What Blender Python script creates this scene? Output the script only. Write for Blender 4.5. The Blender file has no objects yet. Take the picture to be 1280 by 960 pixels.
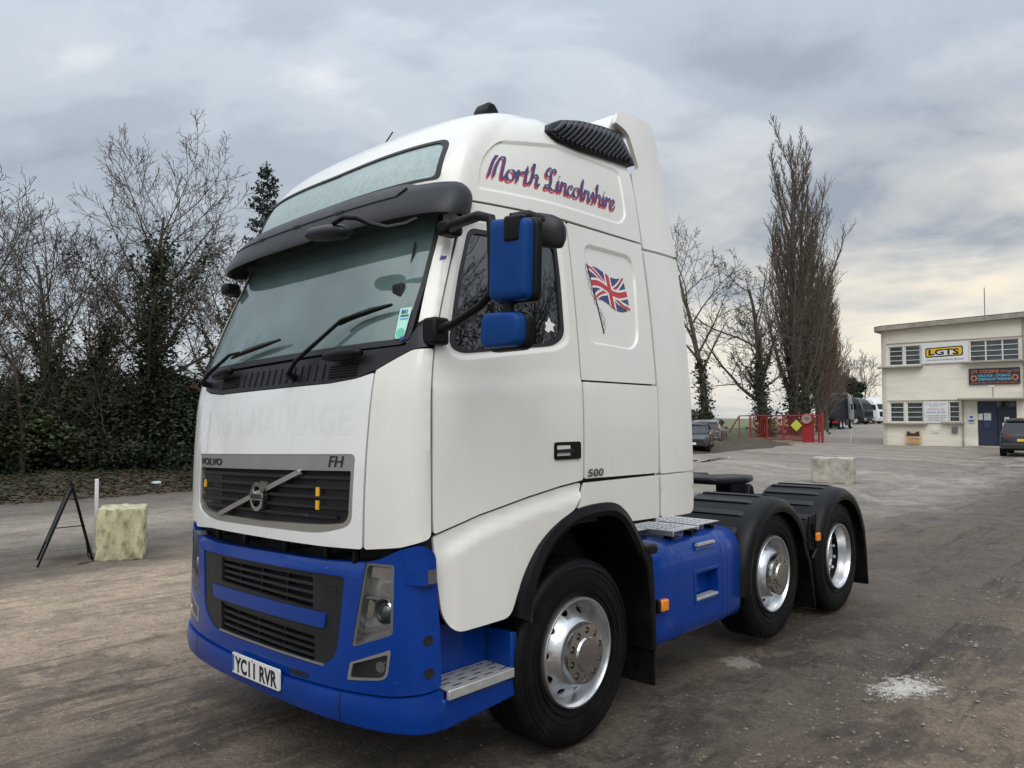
import bpy, bmesh, math, random
import numpy as np
from mathutils import Vector, Matrix
from mathutils.geometry import delaunay_2d_cdt
sc = bpy.context.scene
COL = sc.collection
R_ = math.radians
# ------------------------------------------------------------------ camera
CAM_YAW = R_(42.5); CAM_TILT = math.atan(42/961.0); CAM_POS = (3.81, -3.38, 1.83)
cd = bpy.data.cameras.new('camera'); cam = bpy.data.objects.new('camera', cd); COL.objects.link(cam)
cd.sensor_width = 36.0; cd.lens = 961/1280*36; cd.clip_start = .05; cd.clip_end = 3000
cam.location = CAM_POS
cam.rotation_euler = (math.pi/2+CAM_TILT, 0, CAM_YAW)
sc.camera = cam
sc.cycles.max_bounces = 6; sc.cycles.diffuse_bounces = 2; sc.cycles.glossy_bounces = 3; sc.cycles.transparent_max_bounces = 10
sc.render.resolution_x = 1024; sc.render.resolution_y = 768
# ------------------------------------------------------------------ sky, sun, exposure
SUN_EL = R_(48); SUN_AZ = R_(135)        # azimuth from +Y towards +X
wd = bpy.data.worlds.new('World'); sc.world = wd; wd.use_nodes = True
def build_world():
    nt = wd.node_tree; nt.nodes.clear(); N = nt.nodes.new; L = nt.links.new
    out = N('ShaderNodeOutputWorld'); bg = N('ShaderNodeBackground'); L(bg.outputs[0], out.inputs[0])
    sky = N('ShaderNodeTexSky'); sky.sky_type = 'NISHITA'; sky.sun_disc = False
    sky.sun_elevation = SUN_EL; sky.sun_rotation = SUN_AZ
    sc_ = N('ShaderNodeVectorMath'); sc_.operation = 'SCALE'; sc_.inputs['Scale'].default_value = .10
    L(sky.outputs[0], sc_.inputs[0])
    tc = N('ShaderNodeTexCoord'); sep = N('ShaderNodeSeparateXYZ'); L(tc.outputs['Generated'], sep.inputs[0])
    def math_(op, a, b=None, c=None, clamp=False):
        m = N('ShaderNodeMath'); m.operation = op; m.use_clamp = clamp
        for i, v in enumerate((a, b, c)):
            if v is None: continue
            if isinstance(v, (int, float)): m.inputs[i].default_value = v
            else: L(v, m.inputs[i])
        return m.outputs[0]
    z = math_('MAXIMUM', sep.outputs[2], 0.0)
    den = math_('ADD', z, .16)
    px = math_('DIVIDE', sep.outputs[0], den); py = math_('DIVIDE', sep.outputs[1], den)
    cmb = N('ShaderNodeCombineXYZ'); L(px, cmb.inputs[0]); L(py, cmb.inputs[1])
    def noise(scale, detail, rough, dist, vec=cmb.outputs[0], off=(0,0,0)):
        mp = N('ShaderNodeMapping'); L(vec, mp.inputs[0]); mp.inputs['Location'].default_value = off
        n = N('ShaderNodeTexNoise'); n.inputs['Scale'].default_value = scale; n.inputs['Detail'].default_value = detail
        n.inputs['Roughness'].default_value = rough; n.inputs['Distortion'].default_value = dist
        L(mp.outputs[0], n.inputs['Vector']); return n.outputs['Fac']
    def ramp(fac, stops, interp='EASE'):
        r = N('ShaderNodeValToRGB'); r.color_ramp.interpolation = interp; L(fac, r.inputs[0])
        els = r.color_ramp.elements
        while len(els) < len(stops): els.new(.5)
        for e, (p, c) in zip(els, stops): e.position = p; e.color = (*c, 1)
        return r.outputs[0]
    def mix(fac, a, b, mode='MIX'):
        m = N('ShaderNodeMix'); m.data_type = 'RGBA'; m.blend_type = mode
        for s, v in ((m.inputs[0], fac), (m.inputs[6], a), (m.inputs[7], b)):
            if isinstance(v, (int, float)): s.default_value = v
            elif isinstance(v, tuple): s.default_value = (*v, 1)
            else: L(v, s)
        return m.outputs[2]
    n1 = noise(.55, 7, .54, .5, off=(-2.4, 7.1, 0))
    n2 = noise(1.9, 8, .55, .5, off=(7.7, 2.3, 0))
    nn = math_('ADD', math_('MULTIPLY', n1, .68), math_('MULTIPLY', n2, .32))
    cloud = ramp(nn, [(.39, (.31, .35, .41)), (.465, (.40, .45, .515)), (.53, (.50, .55, .61)), (.62, (.70, .725, .75))])
    # warmth of the low winter sun behind the cloud, towards +Y and low down
    d = N('ShaderNodeVectorMath'); d.operation = 'DOT_PRODUCT'; L(tc.outputs['Generated'], d.inputs[0])
    v = Vector((-.22, 1.0, .13)).normalized(); d.inputs[1].default_value = v
    glow = math_('POWER', math_('MAXIMUM', d.outputs['Value'], 0.0), 9.0)
    lowel = N('ShaderNodeMapRange'); lowel.interpolation_type = 'SMOOTHSTEP'; lowel.inputs[1].default_value = .12; lowel.inputs[2].default_value = .40; lowel.inputs[3].default_value = 1.0; lowel.inputs[4].default_value = .06; L(z, lowel.inputs[0])
    gl2 = math_('MULTIPLY', math_('MULTIPLY', glow, lowel.outputs[0]), math_('MULTIPLY_ADD', nn, 6.5, -2.6, clamp=True), clamp=True)
    warm = mix(math_('MULTIPLY', gl2, .95, clamp=True), cloud, mix(n1, (.98, .84, .60), (1.05, .95, .78)))
    low = math_('POWER', math_('SUBTRACT', 1.0, z), 9.0)
    hor = mix(math_('MULTIPLY', low, .55), warm, (.70, .70, .69))
    # an overcast sky is brighter towards the zenith
    zb = math_('MULTIPLY_ADD', math_('POWER', z, 2.6), 2.3, .97)
    zc = N('ShaderNodeVectorMath'); zc.operation = 'SCALE'; L(hor, zc.inputs[0]); L(zb, zc.inputs['Scale'])
    fin = mix(.93, sc_.outputs[0], zc.outputs[0])
    L(fin, bg.inputs[0]); bg.inputs[1].default_value = 1.0
build_world()
sd = bpy.data.lights.new('sun', 'SUN'); sun = bpy.data.objects.new('sun', sd); COL.objects.link(sun)
sd.energy = 1.5; sd.angle = R_(50); sd.color = (1.0, .96, .90)
_sv = Vector((math.sin(SUN_AZ)*math.cos(SUN_EL), math.cos(SUN_AZ)*math.cos(SUN_EL), math.sin(SUN_EL)))
sun.rotation_euler = _sv.to_track_quat('Z', 'Y').to_euler()
sc.view_settings.view_transform = 'Standard'; sc.view_settings.look = 'None'
sc.view_settings.exposure = 0.12; sc.view_settings.gamma = 1.0; sc.view_settings.use_curve_mapping = False
# ------------------------------------------------------------------ helpers
rng = random.Random(7)
MATS = {}
def mat(name, col, rough=.5, metal=0.0, var=.08, vscale=6.0, bump=0.0, bscale=40.0, coat=0.0, spec=.5, dirt=None, dirt_amt=.3, dscale=2.0, emit=None, stretch=(1,1,1), sub=0, chips=None):
    if name in MATS: return MATS[name]
    m = bpy.data.materials.new(name); m.use_nodes = True; nt = m.node_tree
    N = nt.nodes.new; L = nt.links.new; b = nt.nodes['Principled BSDF']
    b.inputs['Roughness'].default_value = rough; b.inputs['Metallic'].default_value = metal
    b.inputs['Coat Weight'].default_value = coat; b.inputs['Coat Roughness'].default_value = .08
    b.inputs['Specular IOR Level'].default_value = spec
    tc = N('ShaderNodeTexCoord'); mp = N('ShaderNodeMapping'); L(tc.outputs['Object'], mp.inputs[0]); mp.inputs['Scale'].default_value = stretch
    n = N('ShaderNodeTexNoise'); n.inputs['Scale'].default_value = vscale; n.inputs['Detail'].default_value = 5; L(mp.outputs[0], n.inputs[0])
    r = N('ShaderNodeValToRGB'); L(n.outputs[0], r.inputs[0])
    c = np.array(col)
    r.color_ramp.elements[0].position = .3; r.color_ramp.elements[0].color = (*(c*(1-var)), 1)
    r.color_ramp.elements[1].position = .7; r.color_ramp.elements[1].color = (*np.minimum(c*(1+var), 1), 1)
    o = r.outputs[0]
    if dirt is not None:
        n2 = N('ShaderNodeTexNoise'); n2.inputs['Scale'].default_value = dscale; n2.inputs['Detail'].default_value = 8; n2.inputs['Roughness'].default_value = .65
        L(mp.outputs[0], n2.inputs[0])
        r2 = N('ShaderNodeValToRGB'); L(n2.outputs[0], r2.inputs[0])
        r2.color_ramp.elements[0].position = .48; r2.color_ramp.elements[0].color = (0,0,0,1)
        r2.color_ramp.elements[1].position = .72; r2.color_ramp.elements[1].color = (dirt_amt,)*3+(1,)
        mx = N('ShaderNodeMix'); mx.data_type = 'RGBA'; L(r2.outputs[0], mx.inputs[0]); L(o, mx.inputs[6]); mx.inputs[7].default_value = (*dirt, 1)
        o = mx.outputs[2]
        ad = N('ShaderNodeMath'); ad.operation = 'MULTIPLY_ADD'; L(r2.outputs[0], ad.inputs[0]); ad.inputs[1].default_value = .5; ad.inputs[2].default_value = rough; ad.use_clamp = True
        L(ad.outputs[0], b.inputs['Roughness'])
    if chips:      # small stone chips
        vo = N('ShaderNodeTexVoronoi'); vo.inputs['Scale'].default_value = 46; L(tc.outputs['Object'], vo.inputs[0]); se = N('ShaderNodeSeparateColor'); L(vo.outputs['Color'], se.inputs[0])
        a = N('ShaderNodeMath'); a.operation = 'LESS_THAN'; L(vo.outputs['Distance'], a.inputs[0]); a.inputs[1].default_value = .13
        c2 = N('ShaderNodeMath'); c2.operation = 'GREATER_THAN'; L(se.outputs[0], c2.inputs[0]); c2.inputs[1].default_value = 1-chips[3]
        d = N('ShaderNodeMath'); d.operation = 'MULTIPLY'; L(a.outputs[0], d.inputs[0]); L(c2.outputs[0], d.inputs[1])
        mx = N('ShaderNodeMix'); mx.data_type = 'RGBA'; L(d.outputs[0], mx.inputs[0]); L(o, mx.inputs[6]); mx.inputs[7].default_value = (*chips[:3], 1); o = mx.outputs[2]
    L(o, b.inputs['Base Color'])
    if bump:
        n3 = N('ShaderNodeTexNoise'); n3.inputs['Scale'].default_value = bscale; n3.inputs['Detail'].default_value = 4; L(mp.outputs[0], n3.inputs[0])
        bp = N('ShaderNodeBump'); bp.inputs['Strength'].default_value = bump; bp.inputs['Distance'].default_value = .01
        L(n3.outputs[0], bp.inputs['Height']); L(bp.outputs[0], b.inputs['Normal'])
    if emit: b.inputs['Emission Color'].default_value = (*emit[:3], 1); b.inputs['Emission Strength'].default_value = emit[3]
    MATS[name] = m; return m
def glass(name, tint=(.5,.55,.55), film=None, film_amt=0.0, rough=.02, ior=1.5, vscale=5.0, fvar=(.55,1.35)):
    if name in MATS: return MATS[name]
    m = bpy.data.materials.new(name); m.use_nodes = True; nt = m.node_tree; nt.nodes.clear(); N = nt.nodes.new; L = nt.links.new
    out = N('ShaderNodeOutputMaterial'); tr = N('ShaderNodeBsdfTransparent'); tr.inputs[0].default_value = (*tint, 1)
    gl = N('ShaderNodeBsdfGlossy'); gl.inputs['Roughness'].default_value = rough
    fr = N('ShaderNodeFresnel'); fr.inputs[0].default_value = ior
    base = tr.outputs[0]
    if film:
        df = N('ShaderNodeBsdfDiffuse'); df.inputs[0].default_value = (*film, 1)
        tc = N('ShaderNodeTexCoord'); n = N('ShaderNodeTexNoise'); n.inputs['Scale'].default_value = vscale; n.inputs['Detail'].default_value = 6
        L(tc.outputs['Object'], n.inputs[0])
        mr = N('ShaderNodeMapRange'); mr.inputs[1].default_value = .3; mr.inputs[2].default_value = .7; mr.inputs[3].default_value = film_amt*fvar[0]; mr.inputs[4].default_value = min(1, film_amt*fvar[1])
        L(n.outputs[0], mr.inputs[0])
        mf = N('ShaderNodeMixShader'); L(mr.outputs[0], mf.inputs[0]); L(base, mf.inputs[1]); L(df.outputs[0], mf.inputs[2]); base = mf.outputs[0]
    mx = N('ShaderNodeMixShader'); L(fr.outputs[0], mx.inputs[0]); L(base, mx.inputs[1]); L(gl.outputs[0], mx.inputs[2]); L(mx.outputs[0], out.inputs[0])
    MATS[name] = m; return m
def mesh(name, v, f, m, smooth=True, sharp=40):
    me = bpy.data.meshes.new(name)
    v = np.asarray(v, float).reshape(-1, 3)
    me.from_pydata(v.tolist() if len(v) < 60000 else v.tolist(), [], f if isinstance(f, list) else f.tolist()); me.update()
    if smooth:
        me.polygons.foreach_set('use_smooth', [True]*len(me.polygons))
        if sharp: me.set_sharp_from_angle(angle=R_(sharp))
    for q in (m if isinstance(m, (list, tuple)) else [m]):
        if q: me.materials.append(q)
    return me
WLOC = {}
def link(name, me, parent=None, loc=None, rot=None):
    o = bpy.data.objects.new(name, me); COL.objects.link(o)
    if loc is not None: o.location = loc
    if rot is not None: o.rotation_euler = rot
    if parent is not None:
        o.parent = parent
        p = parent; chain = []
        while p is not None: chain.append(p); p = p.parent
        mw = Matrix.Identity(4)
        for p in reversed(chain): mw = mw @ p.matrix_parent_inverse @ p.matrix_basis
        o.matrix_parent_inverse = mw.inverted()     # parts are given in world coordinates
    return o
def thing(name, label, cat, loc=(0,0,0), group=None, rot=None):
    o = link(name, None, None, loc, rot); tag(o, label, cat, group); o.empty_display_size = .2; return o
def tag(o, label, cat, group=None):
    o['label'] = label; o['category'] = cat
    if group: o['group'] = group
    return o
def copy_tree(o, parent=None):
    c = o.copy(); COL.objects.link(c)
    if parent is not None: c.parent = parent; c.matrix_parent_inverse = o.matrix_parent_inverse.copy()
    for ch in list(o.children): copy_tree(ch, c)
    return c
def bev(o, w, seg=2, ang=40):
    b = o.modifiers.new('bevel', 'BEVEL'); b.width = w; b.segments = seg; b.limit_method = 'ANGLE'; b.angle_limit = R_(ang); return o
def solid(o, t, off=-1):
    bm = bmesh.new(); bm.from_mesh(o.data)
    for e in bm.edges:
        if e.is_boundary: e.smooth = False
    bm.to_mesh(o.data); bm.free()
    s = o.modifiers.new('solid', 'SOLIDIFY'); s.thickness = t; s.offset = off; return o
class MB:
    def __init__(s): s.v = []; s.f = []
    def add(s, v, f):
        n = len(s.v); s.v.extend([tuple(map(float, p)) for p in v]); s.f.extend([tuple(int(i)+n for i in q) for q in f]); return s
    def box(s, a, b):
        x0,y0,z0 = a; x1,y1,z1 = b
        return s.add([(x0,y0,z0),(x1,y0,z0),(x1,y1,z0),(x0,y1,z0),(x0,y0,z1),(x1,y0,z1),(x1,y1,z1),(x0,y1,z1)],
                     [(0,3,2,1),(4,5,6,7),(0,1,5,4),(1,2,6,5),(2,3,7,6),(3,0,4,7)])
    def hexa(s, p):      # 8 corner points, bottom ring then top ring
        return s.add(p, [(0,3,2,1),(4,5,6,7),(0,1,5,4),(1,2,6,5),(2,3,7,6),(3,0,4,7)])
    def prism(s, poly, fn, a, b):      # poly list of 2D, fn(p2, t) -> 3D
        n = len(poly); v = [fn(p, a) for p in poly]+[fn(p, b) for p in poly]
        f = [tuple(range(n-1, -1, -1)), tuple(range(n, 2*n))]+[(i, (i+1) % n, n+(i+1) % n, n+i) for i in range(n)]
        return s.add(v, f)
    def tube(s, path, r, n=8, cap=True):
        P = [Vector(p) for p in path]; rs = r if hasattr(r, '__len__') else [r]*len(P)
        t0 = (P[1]-P[0]).normalized(); up = Vector((0,0,1)) if abs(t0.z) < .9 else Vector((1,0,0))
        u = t0.cross(up).normalized(); rings = []
        for i, p in enumerate(P):
            t = (P[min(i+1, len(P)-1)]-P[max(i-1, 0)]).normalized()
            u = (u-t*u.dot(t)).normalized(); w = t.cross(u)
            rings += [tuple(p+(u*math.cos(2*math.pi*k/n)+w*math.sin(2*math.pi*k/n))*rs[i]) for k in range(n)]
        f = [(i*n+k, i*n+(k+1) % n, (i+1)*n+(k+1) % n, (i+1)*n+k) for i in range(len(P)-1) for k in range(n)]
        if cap: f += [tuple(range(n-1, -1, -1)), tuple(range((len(P)-1)*n, len(P)*n))]
        return s.add(rings, f)
    def lathe(s, prof, c=(0,0,0), n=48, ax='x', cap=False):     # prof: list of (radius, along axis)
        v = []
        for r, a in prof:
            for k in range(n):
                t = 2*math.pi*k/n; p = (a, r*math.cos(t), r*math.sin(t)) if ax == 'x' else (r*math.cos(t), r*math.sin(t), a)
                v.append((p[0]+c[0], p[1]+c[1], p[2]+c[2]))
        f = [(i*n+k, i*n+(k+1) % n, (i+1)*n+(k+1) % n, (i+1)*n+k) for i in range(len(prof)-1) for k in range(n)]
        if cap: f += [tuple(range(n)), tuple(range((len(prof)-1)*n, len(prof)*n))]
        return s.add(v, f)
    def sweep(s, secs, closed=True, cap=True):      # list of rings (same length) of 3D points
        n = len(secs[0]); v = [p for q in secs for p in q]
        rngk = range(n) if closed else range(n-1)
        f = [(i*n+k, i*n+(k+1) % n, (i+1)*n+(k+1) % n, (i+1)*n+k) for i in range(len(secs)-1) for k in rngk]
        if cap and closed: f += [tuple(range(n-1, -1, -1)), tuple(range((len(secs)-1)*n, len(secs)*n))]
        return s.add(v, f)
    def build(s, name, m, parent=None, smooth=True, sharp=40, bevel=0, loc=None, fix=True, post=None):
        v = np.array(s.v)
        if post is not None: v = post(v)
        me = mesh(name, v, s.f, m, smooth, sharp)
        if fix:
            bm = bmesh.new(); bm.from_mesh(me); bmesh.ops.recalc_face_normals(bm, faces=bm.faces); bm.to_mesh(me); bm.free()
            if smooth and sharp: me.set_sharp_from_angle(angle=R_(sharp))
        o = link(name, me, parent, loc)
        if bevel: bev(o, bevel)
        return o
def rpoly(pts, r, n=5):
    out = []; N = len(pts); P = [np.array(p, float) for p in pts]
    rr = r if hasattr(r, '__len__') else [r]*N
    for i in range(N):
        a, b, c = P[i-1], P[i], P[(i+1) % N]; k = rr[i]
        if k <= 0: out.append(tuple(b)); continue
        la, lc = np.linalg.norm(a-b), np.linalg.norm(c-b)
        p0 = b+(a-b)/la*min(k, la*.48); p1 = b+(c-b)/lc*min(k, lc*.48)
        for t in np.linspace(0, 1, n+1): out.append(tuple((1-t)**2*p0+2*t*(1-t)*b+t*t*p1))
    return out
def dens(poly, d, closed=True):
    out = []; n = len(poly)
    for i in range(n if closed else n-1):
        a = np.array(poly[i]); b = np.array(poly[(i+1) % n]); k = max(1, int(math.ceil(np.linalg.norm(b-a)/d)))
        for j in range(k): out.append(a+(b-a)*j/k)
    if not closed: out.append(np.array(poly[-1]))
    return np.array(out)
def inside(P, poly):
    P = np.asarray(P); q = np.asarray(poly); r = np.roll(q, -1, 0); res = np.zeros(len(P), bool)
    for (x0, y0), (x1, y1) in zip(q, r):
        c = (y0 > P[:,1]) != (y1 > P[:,1])
        if not c.any(): continue
        xx = x0+(P[:,1]-y0)*(x1-x0)/((y1-y0) if y1 != y0 else 1e-12)
        res ^= c & (P[:,0] < xx)
    return res
def sdist(P, poly):      # positive inside
    q = np.asarray(poly); r = np.roll(q, -1, 0); d = np.full(len(P), 1e9)
    for a, b in zip(q, r):
        ab = b-a; t = np.clip(((P-a)@ab)/max(ab@ab, 1e-12), 0, 1); d = np.minimum(d, np.linalg.norm(P-a-t[:,None]*ab, axis=1))
    return np.where(inside(P, poly), d, -d)
def cdt(outline, holes=(), loops=(), sp=.05, bsp=.03):
    ob = dens(outline, bsp); hs = [dens(h, bsp) for h in holes]; ls = [dens(l, bsp) for l in loops]
    pts = []; edges = []
    for lp in [ob]+hs+ls:
        n = len(pts); pts += [tuple(p) for p in lp]; edges += [(n+i, n+(i+1) % len(lp)) for i in range(len(lp))]
    B = np.array(pts); lo = ob.min(0); hi = ob.max(0)
    xs = np.arange(lo[0]+sp*.5, hi[0], sp); ys = np.arange(lo[1]+sp*.5, hi[1], sp*.87)
    G = np.array([(x+(j % 2)*sp*.5, y) for j, y in enumerate(ys) for x in xs]).reshape(-1, 2)
    if len(G):
        ok = inside(G, ob)
        for h in hs: ok &= ~inside(G, h)
        G = G[ok]
        if len(G):
            dm = np.array([np.min(np.hypot(B[:,0]-g[0], B[:,1]-g[1])) for g in G]); G = G[dm > sp*.42]
    allp = [Vector(p) for p in pts]+[Vector(tuple(g)) for g in G]
    vo, eo, fo, *_ = delaunay_2d_cdt(allp, edges, [], 0, 1e-7)
    V = np.array([tuple(p) for p in vo]); F = np.array([tuple(q) for q in fo])
    cen = V[F].mean(1); ok = inside(cen, ob)
    for h in hs: ok &= ~inside(cen, h)
    F = F[ok]
    a, b, c = V[F[:,0]], V[F[:,1]], V[F[:,2]]
    ar = (b[:,0]-a[:,0])*(c[:,1]-a[:,1])-(b[:,1]-a[:,1])*(c[:,0]-a[:,0])
    F[ar < 0] = F[ar < 0][:, ::-1]
    F = F[np.abs(ar) > 1e-12]
    return V, F
def text2d(body, size=1.0, bold=0.0, shear=0.0, align='LEFT', sub=0, space=1.0):
    cu = bpy.data.curves.new('t', 'FONT'); cu.body = body; cu.size = size; cu.offset = bold; cu.shear = shear; cu.align_x = align; cu.space_character = space; cu.resolution_u = 3
    ob = bpy.data.objects.new('t', cu); COL.objects.link(ob); bpy.context.view_layer.update()
    me = bpy.data.meshes.new_from_object(ob.evaluated_get(bpy.context.evaluated_depsgraph_get()))
    bm = bmesh.new(); bm.from_mesh(me); bmesh.ops.triangulate(bm, faces=bm.faces)
    for _ in range(sub):
        es = [e for e in bm.edges if e.calc_length() > size*.12]
        if es: bmesh.ops.subdivide_edges(bm, edges=es, cuts=1); bmesh.ops.triangulate(bm, faces=bm.faces)
    V = np.array([v.co[:2] for v in bm.verts]).reshape(-1, 2); F = [tuple(v.index for v in f.verts) for f in bm.faces]
    bm.free(); bpy.data.objects.remove(ob); bpy.data.curves.remove(cu); bpy.data.meshes.remove(me)
    if len(V):
        F2 = np.array(F); a, b, c = V[F2[:,0]], V[F2[:,1]], V[F2[:,2]]
        ar = (b[:,0]-a[:,0])*(c[:,1]-a[:,1])-(b[:,1]-a[:,1])*(c[:,0]-a[:,0]); F2[ar < 0] = F2[ar < 0][:, ::-1]; F = F2.tolist()
    return V, F
def sstep(t): t = np.clip(t, 0, 1); return t*t*(3-2*t)
# value noise for ground relief
_nr = np.random.RandomState(3); _NG = _nr.rand(256, 256)
def vnoise(x, y):
    xi = np.floor(x).astype(int); yi = np.floor(y).astype(int); fx = sstep(x-xi); fy = sstep(y-yi)
    g = lambda a, b: _NG[a % 256, b % 256]
    return (g(xi, yi)*(1-fx)+g(xi+1, yi)*fx)*(1-fy)+(g(xi, yi+1)*(1-fx)+g(xi+1, yi+1)*fx)*fy-.5
GZ = .05
def rise(x, y):      # the lane climbs gently towards the far yard
    d = np.hypot(np.asarray(x)-3.8, np.asarray(y)+3.4); return GZ+.0105*np.clip(d-36, 0, 85)
def rz(x, y): return float(rise(x, y))
# ================================================================== GROUND
def ground_mat():
    m = bpy.data.materials.new('yard_surface'); m.use_nodes = True; nt = m.node_tree; N = nt.nodes.new; L = nt.links.new; b = nt.nodes['Principled BSDF']
    tc = N('ShaderNodeTexCoord'); sep = N('ShaderNodeSeparateXYZ'); L(tc.outputs['Object'], sep.inputs[0])
    def M(op, a, b_=None, c=None, clamp=False):
        q = N('ShaderNodeMath'); q.operation = op; q.use_clamp = clamp
        for i, v in enumerate((a, b_, c)):
            if v is None: continue
            if isinstance(v, (int, float)): q.inputs[i].default_value = v
            else: L(v, q.inputs[i])
        return q.outputs[0]
    def noise(scale, detail=5, rough=.55, st=(1,1,1), off=(0,0,0), dist=0, rot=0):
        mp = N('ShaderNodeMapping'); L(tc.outputs['Object'], mp.inputs[0]); mp.inputs['Scale'].default_value = st; mp.inputs['Location'].default_value = off; mp.inputs['Rotation'].default_value = (0,0,rot)
        n = N('ShaderNodeTexNoise'); n.inputs['Scale'].default_value = scale; n.inputs['Detail'].default_value = detail; n.inputs['Roughness'].default_value = rough; n.inputs['Distortion'].default_value = dist
        L(mp.outputs[0], n.inputs[0]); return n.outputs[0]
    def ramp(f, stops, interp='LINEAR'):
        r = N('ShaderNodeValToRGB'); r.color_ramp.interpolation = interp; L(f, r.inputs[0]); e = r.color_ramp.elements
        while len(e) < len(stops): e.new(.5)
        for q, (p, c) in zip(e, stops): q.position = p; q.color = (*(c if hasattr(c, '__len__') else (c,)*3), 1)
        return r.outputs[0]
    def mix(f, a, b_, mode='MIX'):
        q = N('ShaderNodeMix'); q.data_type = 'RGBA'; q.blend_type = mode
        for s, v in ((q.inputs[0], f), (q.inputs[6], a), (q.inputs[7], b_)):
            if isinstance(v, (int, float)): s.default_value = v
            elif isinstance(v, tuple): s.default_value = (*v, 1)
            else: L(v, s)
        return q.outputs[2]
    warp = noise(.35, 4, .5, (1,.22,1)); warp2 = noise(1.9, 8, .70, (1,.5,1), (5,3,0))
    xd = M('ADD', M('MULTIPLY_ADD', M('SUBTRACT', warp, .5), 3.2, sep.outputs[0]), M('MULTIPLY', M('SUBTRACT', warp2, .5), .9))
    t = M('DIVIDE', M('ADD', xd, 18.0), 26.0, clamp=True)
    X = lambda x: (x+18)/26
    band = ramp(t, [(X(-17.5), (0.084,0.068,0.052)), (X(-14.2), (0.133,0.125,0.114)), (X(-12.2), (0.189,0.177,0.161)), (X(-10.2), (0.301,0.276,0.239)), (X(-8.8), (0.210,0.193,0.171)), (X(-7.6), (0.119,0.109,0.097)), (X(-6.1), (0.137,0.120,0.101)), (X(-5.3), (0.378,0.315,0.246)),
                      (X(-3.3), (0.361,0.299,0.234)), (X(-2.0), (0.249,0.205,0.163)), (X(-.6), (0.153,0.127,0.103)), (X(1.0), (0.106,0.091,0.075)), (X(1.9), (0.114,0.096,0.078)), (X(2.7), (0.200,0.161,0.123)), (X(5), (0.224,0.182,0.138))])  # shade under the truck painted in as darker stops, then the damp wheel track
    # further up the yard: worn grey asphalt crossed by curving wheel tracks
    rad = N('ShaderNodeVectorMath'); rad.operation = 'DISTANCE'; L(tc.outputs['Object'], rad.inputs[0]); rad.inputs[1].default_value = (-22, -6, 0)
    rr = M('MULTIPLY_ADD', M('SUBTRACT', warp, .5), 5.0, rad.outputs['Value'])
    cmb = N('ShaderNodeCombineXYZ'); L(M('MULTIPLY', rr, .55), cmb.inputs[0]); L(M('MULTIPLY', warp, .6), cmb.inputs[1])
    tn = N('ShaderNodeTexNoise'); tn.inputs['Scale'].default_value = 1.0; tn.inputs['Detail'].default_value = 7; tn.inputs['Roughness'].default_value = .62; L(cmb.outputs[0], tn.inputs[0])
    far = ramp(tn.outputs[0], [(.28, (0.133,0.124,0.116)), (.44, (0.210,0.194,0.177)), (.58, (0.273,0.253,0.227)), (.74, (0.329,0.302,0.268))])
    fy = M('MULTIPLY_ADD', M('SUBTRACT', noise(.25, 3, .5), .5), 6.0, sep.outputs[1])
    mf = N('ShaderNodeMapRange'); mf.interpolation_type = 'SMOOTHSTEP'; mf.inputs[1].default_value = 7.5; mf.inputs[2].default_value = 14; L(fy, mf.inputs[0])
    ml = N('ShaderNodeMapRange'); ml.interpolation_type = 'SMOOTHSTEP'; ml.inputs[1].default_value = -10.0; ml.inputs[2].default_value = -4; L(sep.outputs[0], ml.inputs[0])
    mr_ = N('ShaderNodeMapRange'); mr_.interpolation_type = 'SMOOTHSTEP'; mr_.inputs[1].default_value = -.5; mr_.inputs[2].default_value = .9; mr_.inputs[3].default_value = 1; mr_.inputs[4].default_value = 0; L(M('MULTIPLY_ADD', M('SUBTRACT', warp2, .5), 1.6, M('MULTIPLY_ADD', sep.outputs[1], .035, sep.outputs[0])), mr_.inputs[0])
    my_ = N('ShaderNodeMapRange'); my_.interpolation_type = 'SMOOTHSTEP'; my_.inputs[1].default_value = 20; my_.inputs[2].default_value = 30; L(fy, my_.inputs[0])
    mleft = M('MAXIMUM', M('MULTIPLY', mf.outputs[0], ml.outputs[0]), M('GREATER_THAN', sep.outputs[1], 18.0))
    mf2 = M('MULTIPLY', mleft, M('MAXIMUM', mr_.outputs[0], my_.outputs[0]))
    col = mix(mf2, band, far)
    # long damp streaks and blotches
    st1 = noise(1.0, 9, .70, (1,.50,1), (2.7,9.1,0), .3); st2 = noise(4.2, 10, .76, (1,.8,1), (7.2,1.4,0), .5)
    damp = ramp(M('ADD', M('MULTIPLY', st1, .6), M('MULTIPLY', st2, .4)), [(.492, 0), (.535, 1)])
    md = N('ShaderNodeMapRange'); md.inputs[1].default_value = -6.5; md.inputs[2].default_value = -2.0; md.inputs[3].default_value = .12; md.inputs[4].default_value = 1.0; L(sep.outputs[0], md.inputs[0])
    damp_m = M('MULTIPLY', damp, md.outputs[0])
    col = mix(M('MULTIPLY', damp_m, .72), col, mix(1.0, col, (.40,.38,.37), 'MULTIPLY'))
    mott = noise(2.6, 12, .78, (1,.9,1), (1.1,4.0,0)); col = mix(.75, col, mix(1.0, col, ramp(mott, [(.30, .50), (.5, 1.0), (.70, 1.42)]), 'MULTIPLY'))
    fine = noise(26, 6, .75); col = mix(.8, col, mix(1.0, col, ramp(fine, [(.30, .58), (.5, 1.0), (.72, 1.48)]), 'MULTIPLY'))
    vo = N('ShaderNodeTexVoronoi'); vo.inputs['Scale'].default_value = 34; L(tc.outputs['Object'], vo.inputs[0])
    vo2 = N('ShaderNodeTexVoronoi'); vo2.inputs['Scale'].default_value = 90; L(tc.outputs['Object'], vo2.inputs[0])
    sepc = N('ShaderNodeSeparateColor'); L(vo.outputs['Color'], sepc.inputs[0]); sepc2 = N('ShaderNodeSeparateColor'); L(vo2.outputs['Color'], sepc2.inputs[0])
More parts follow.
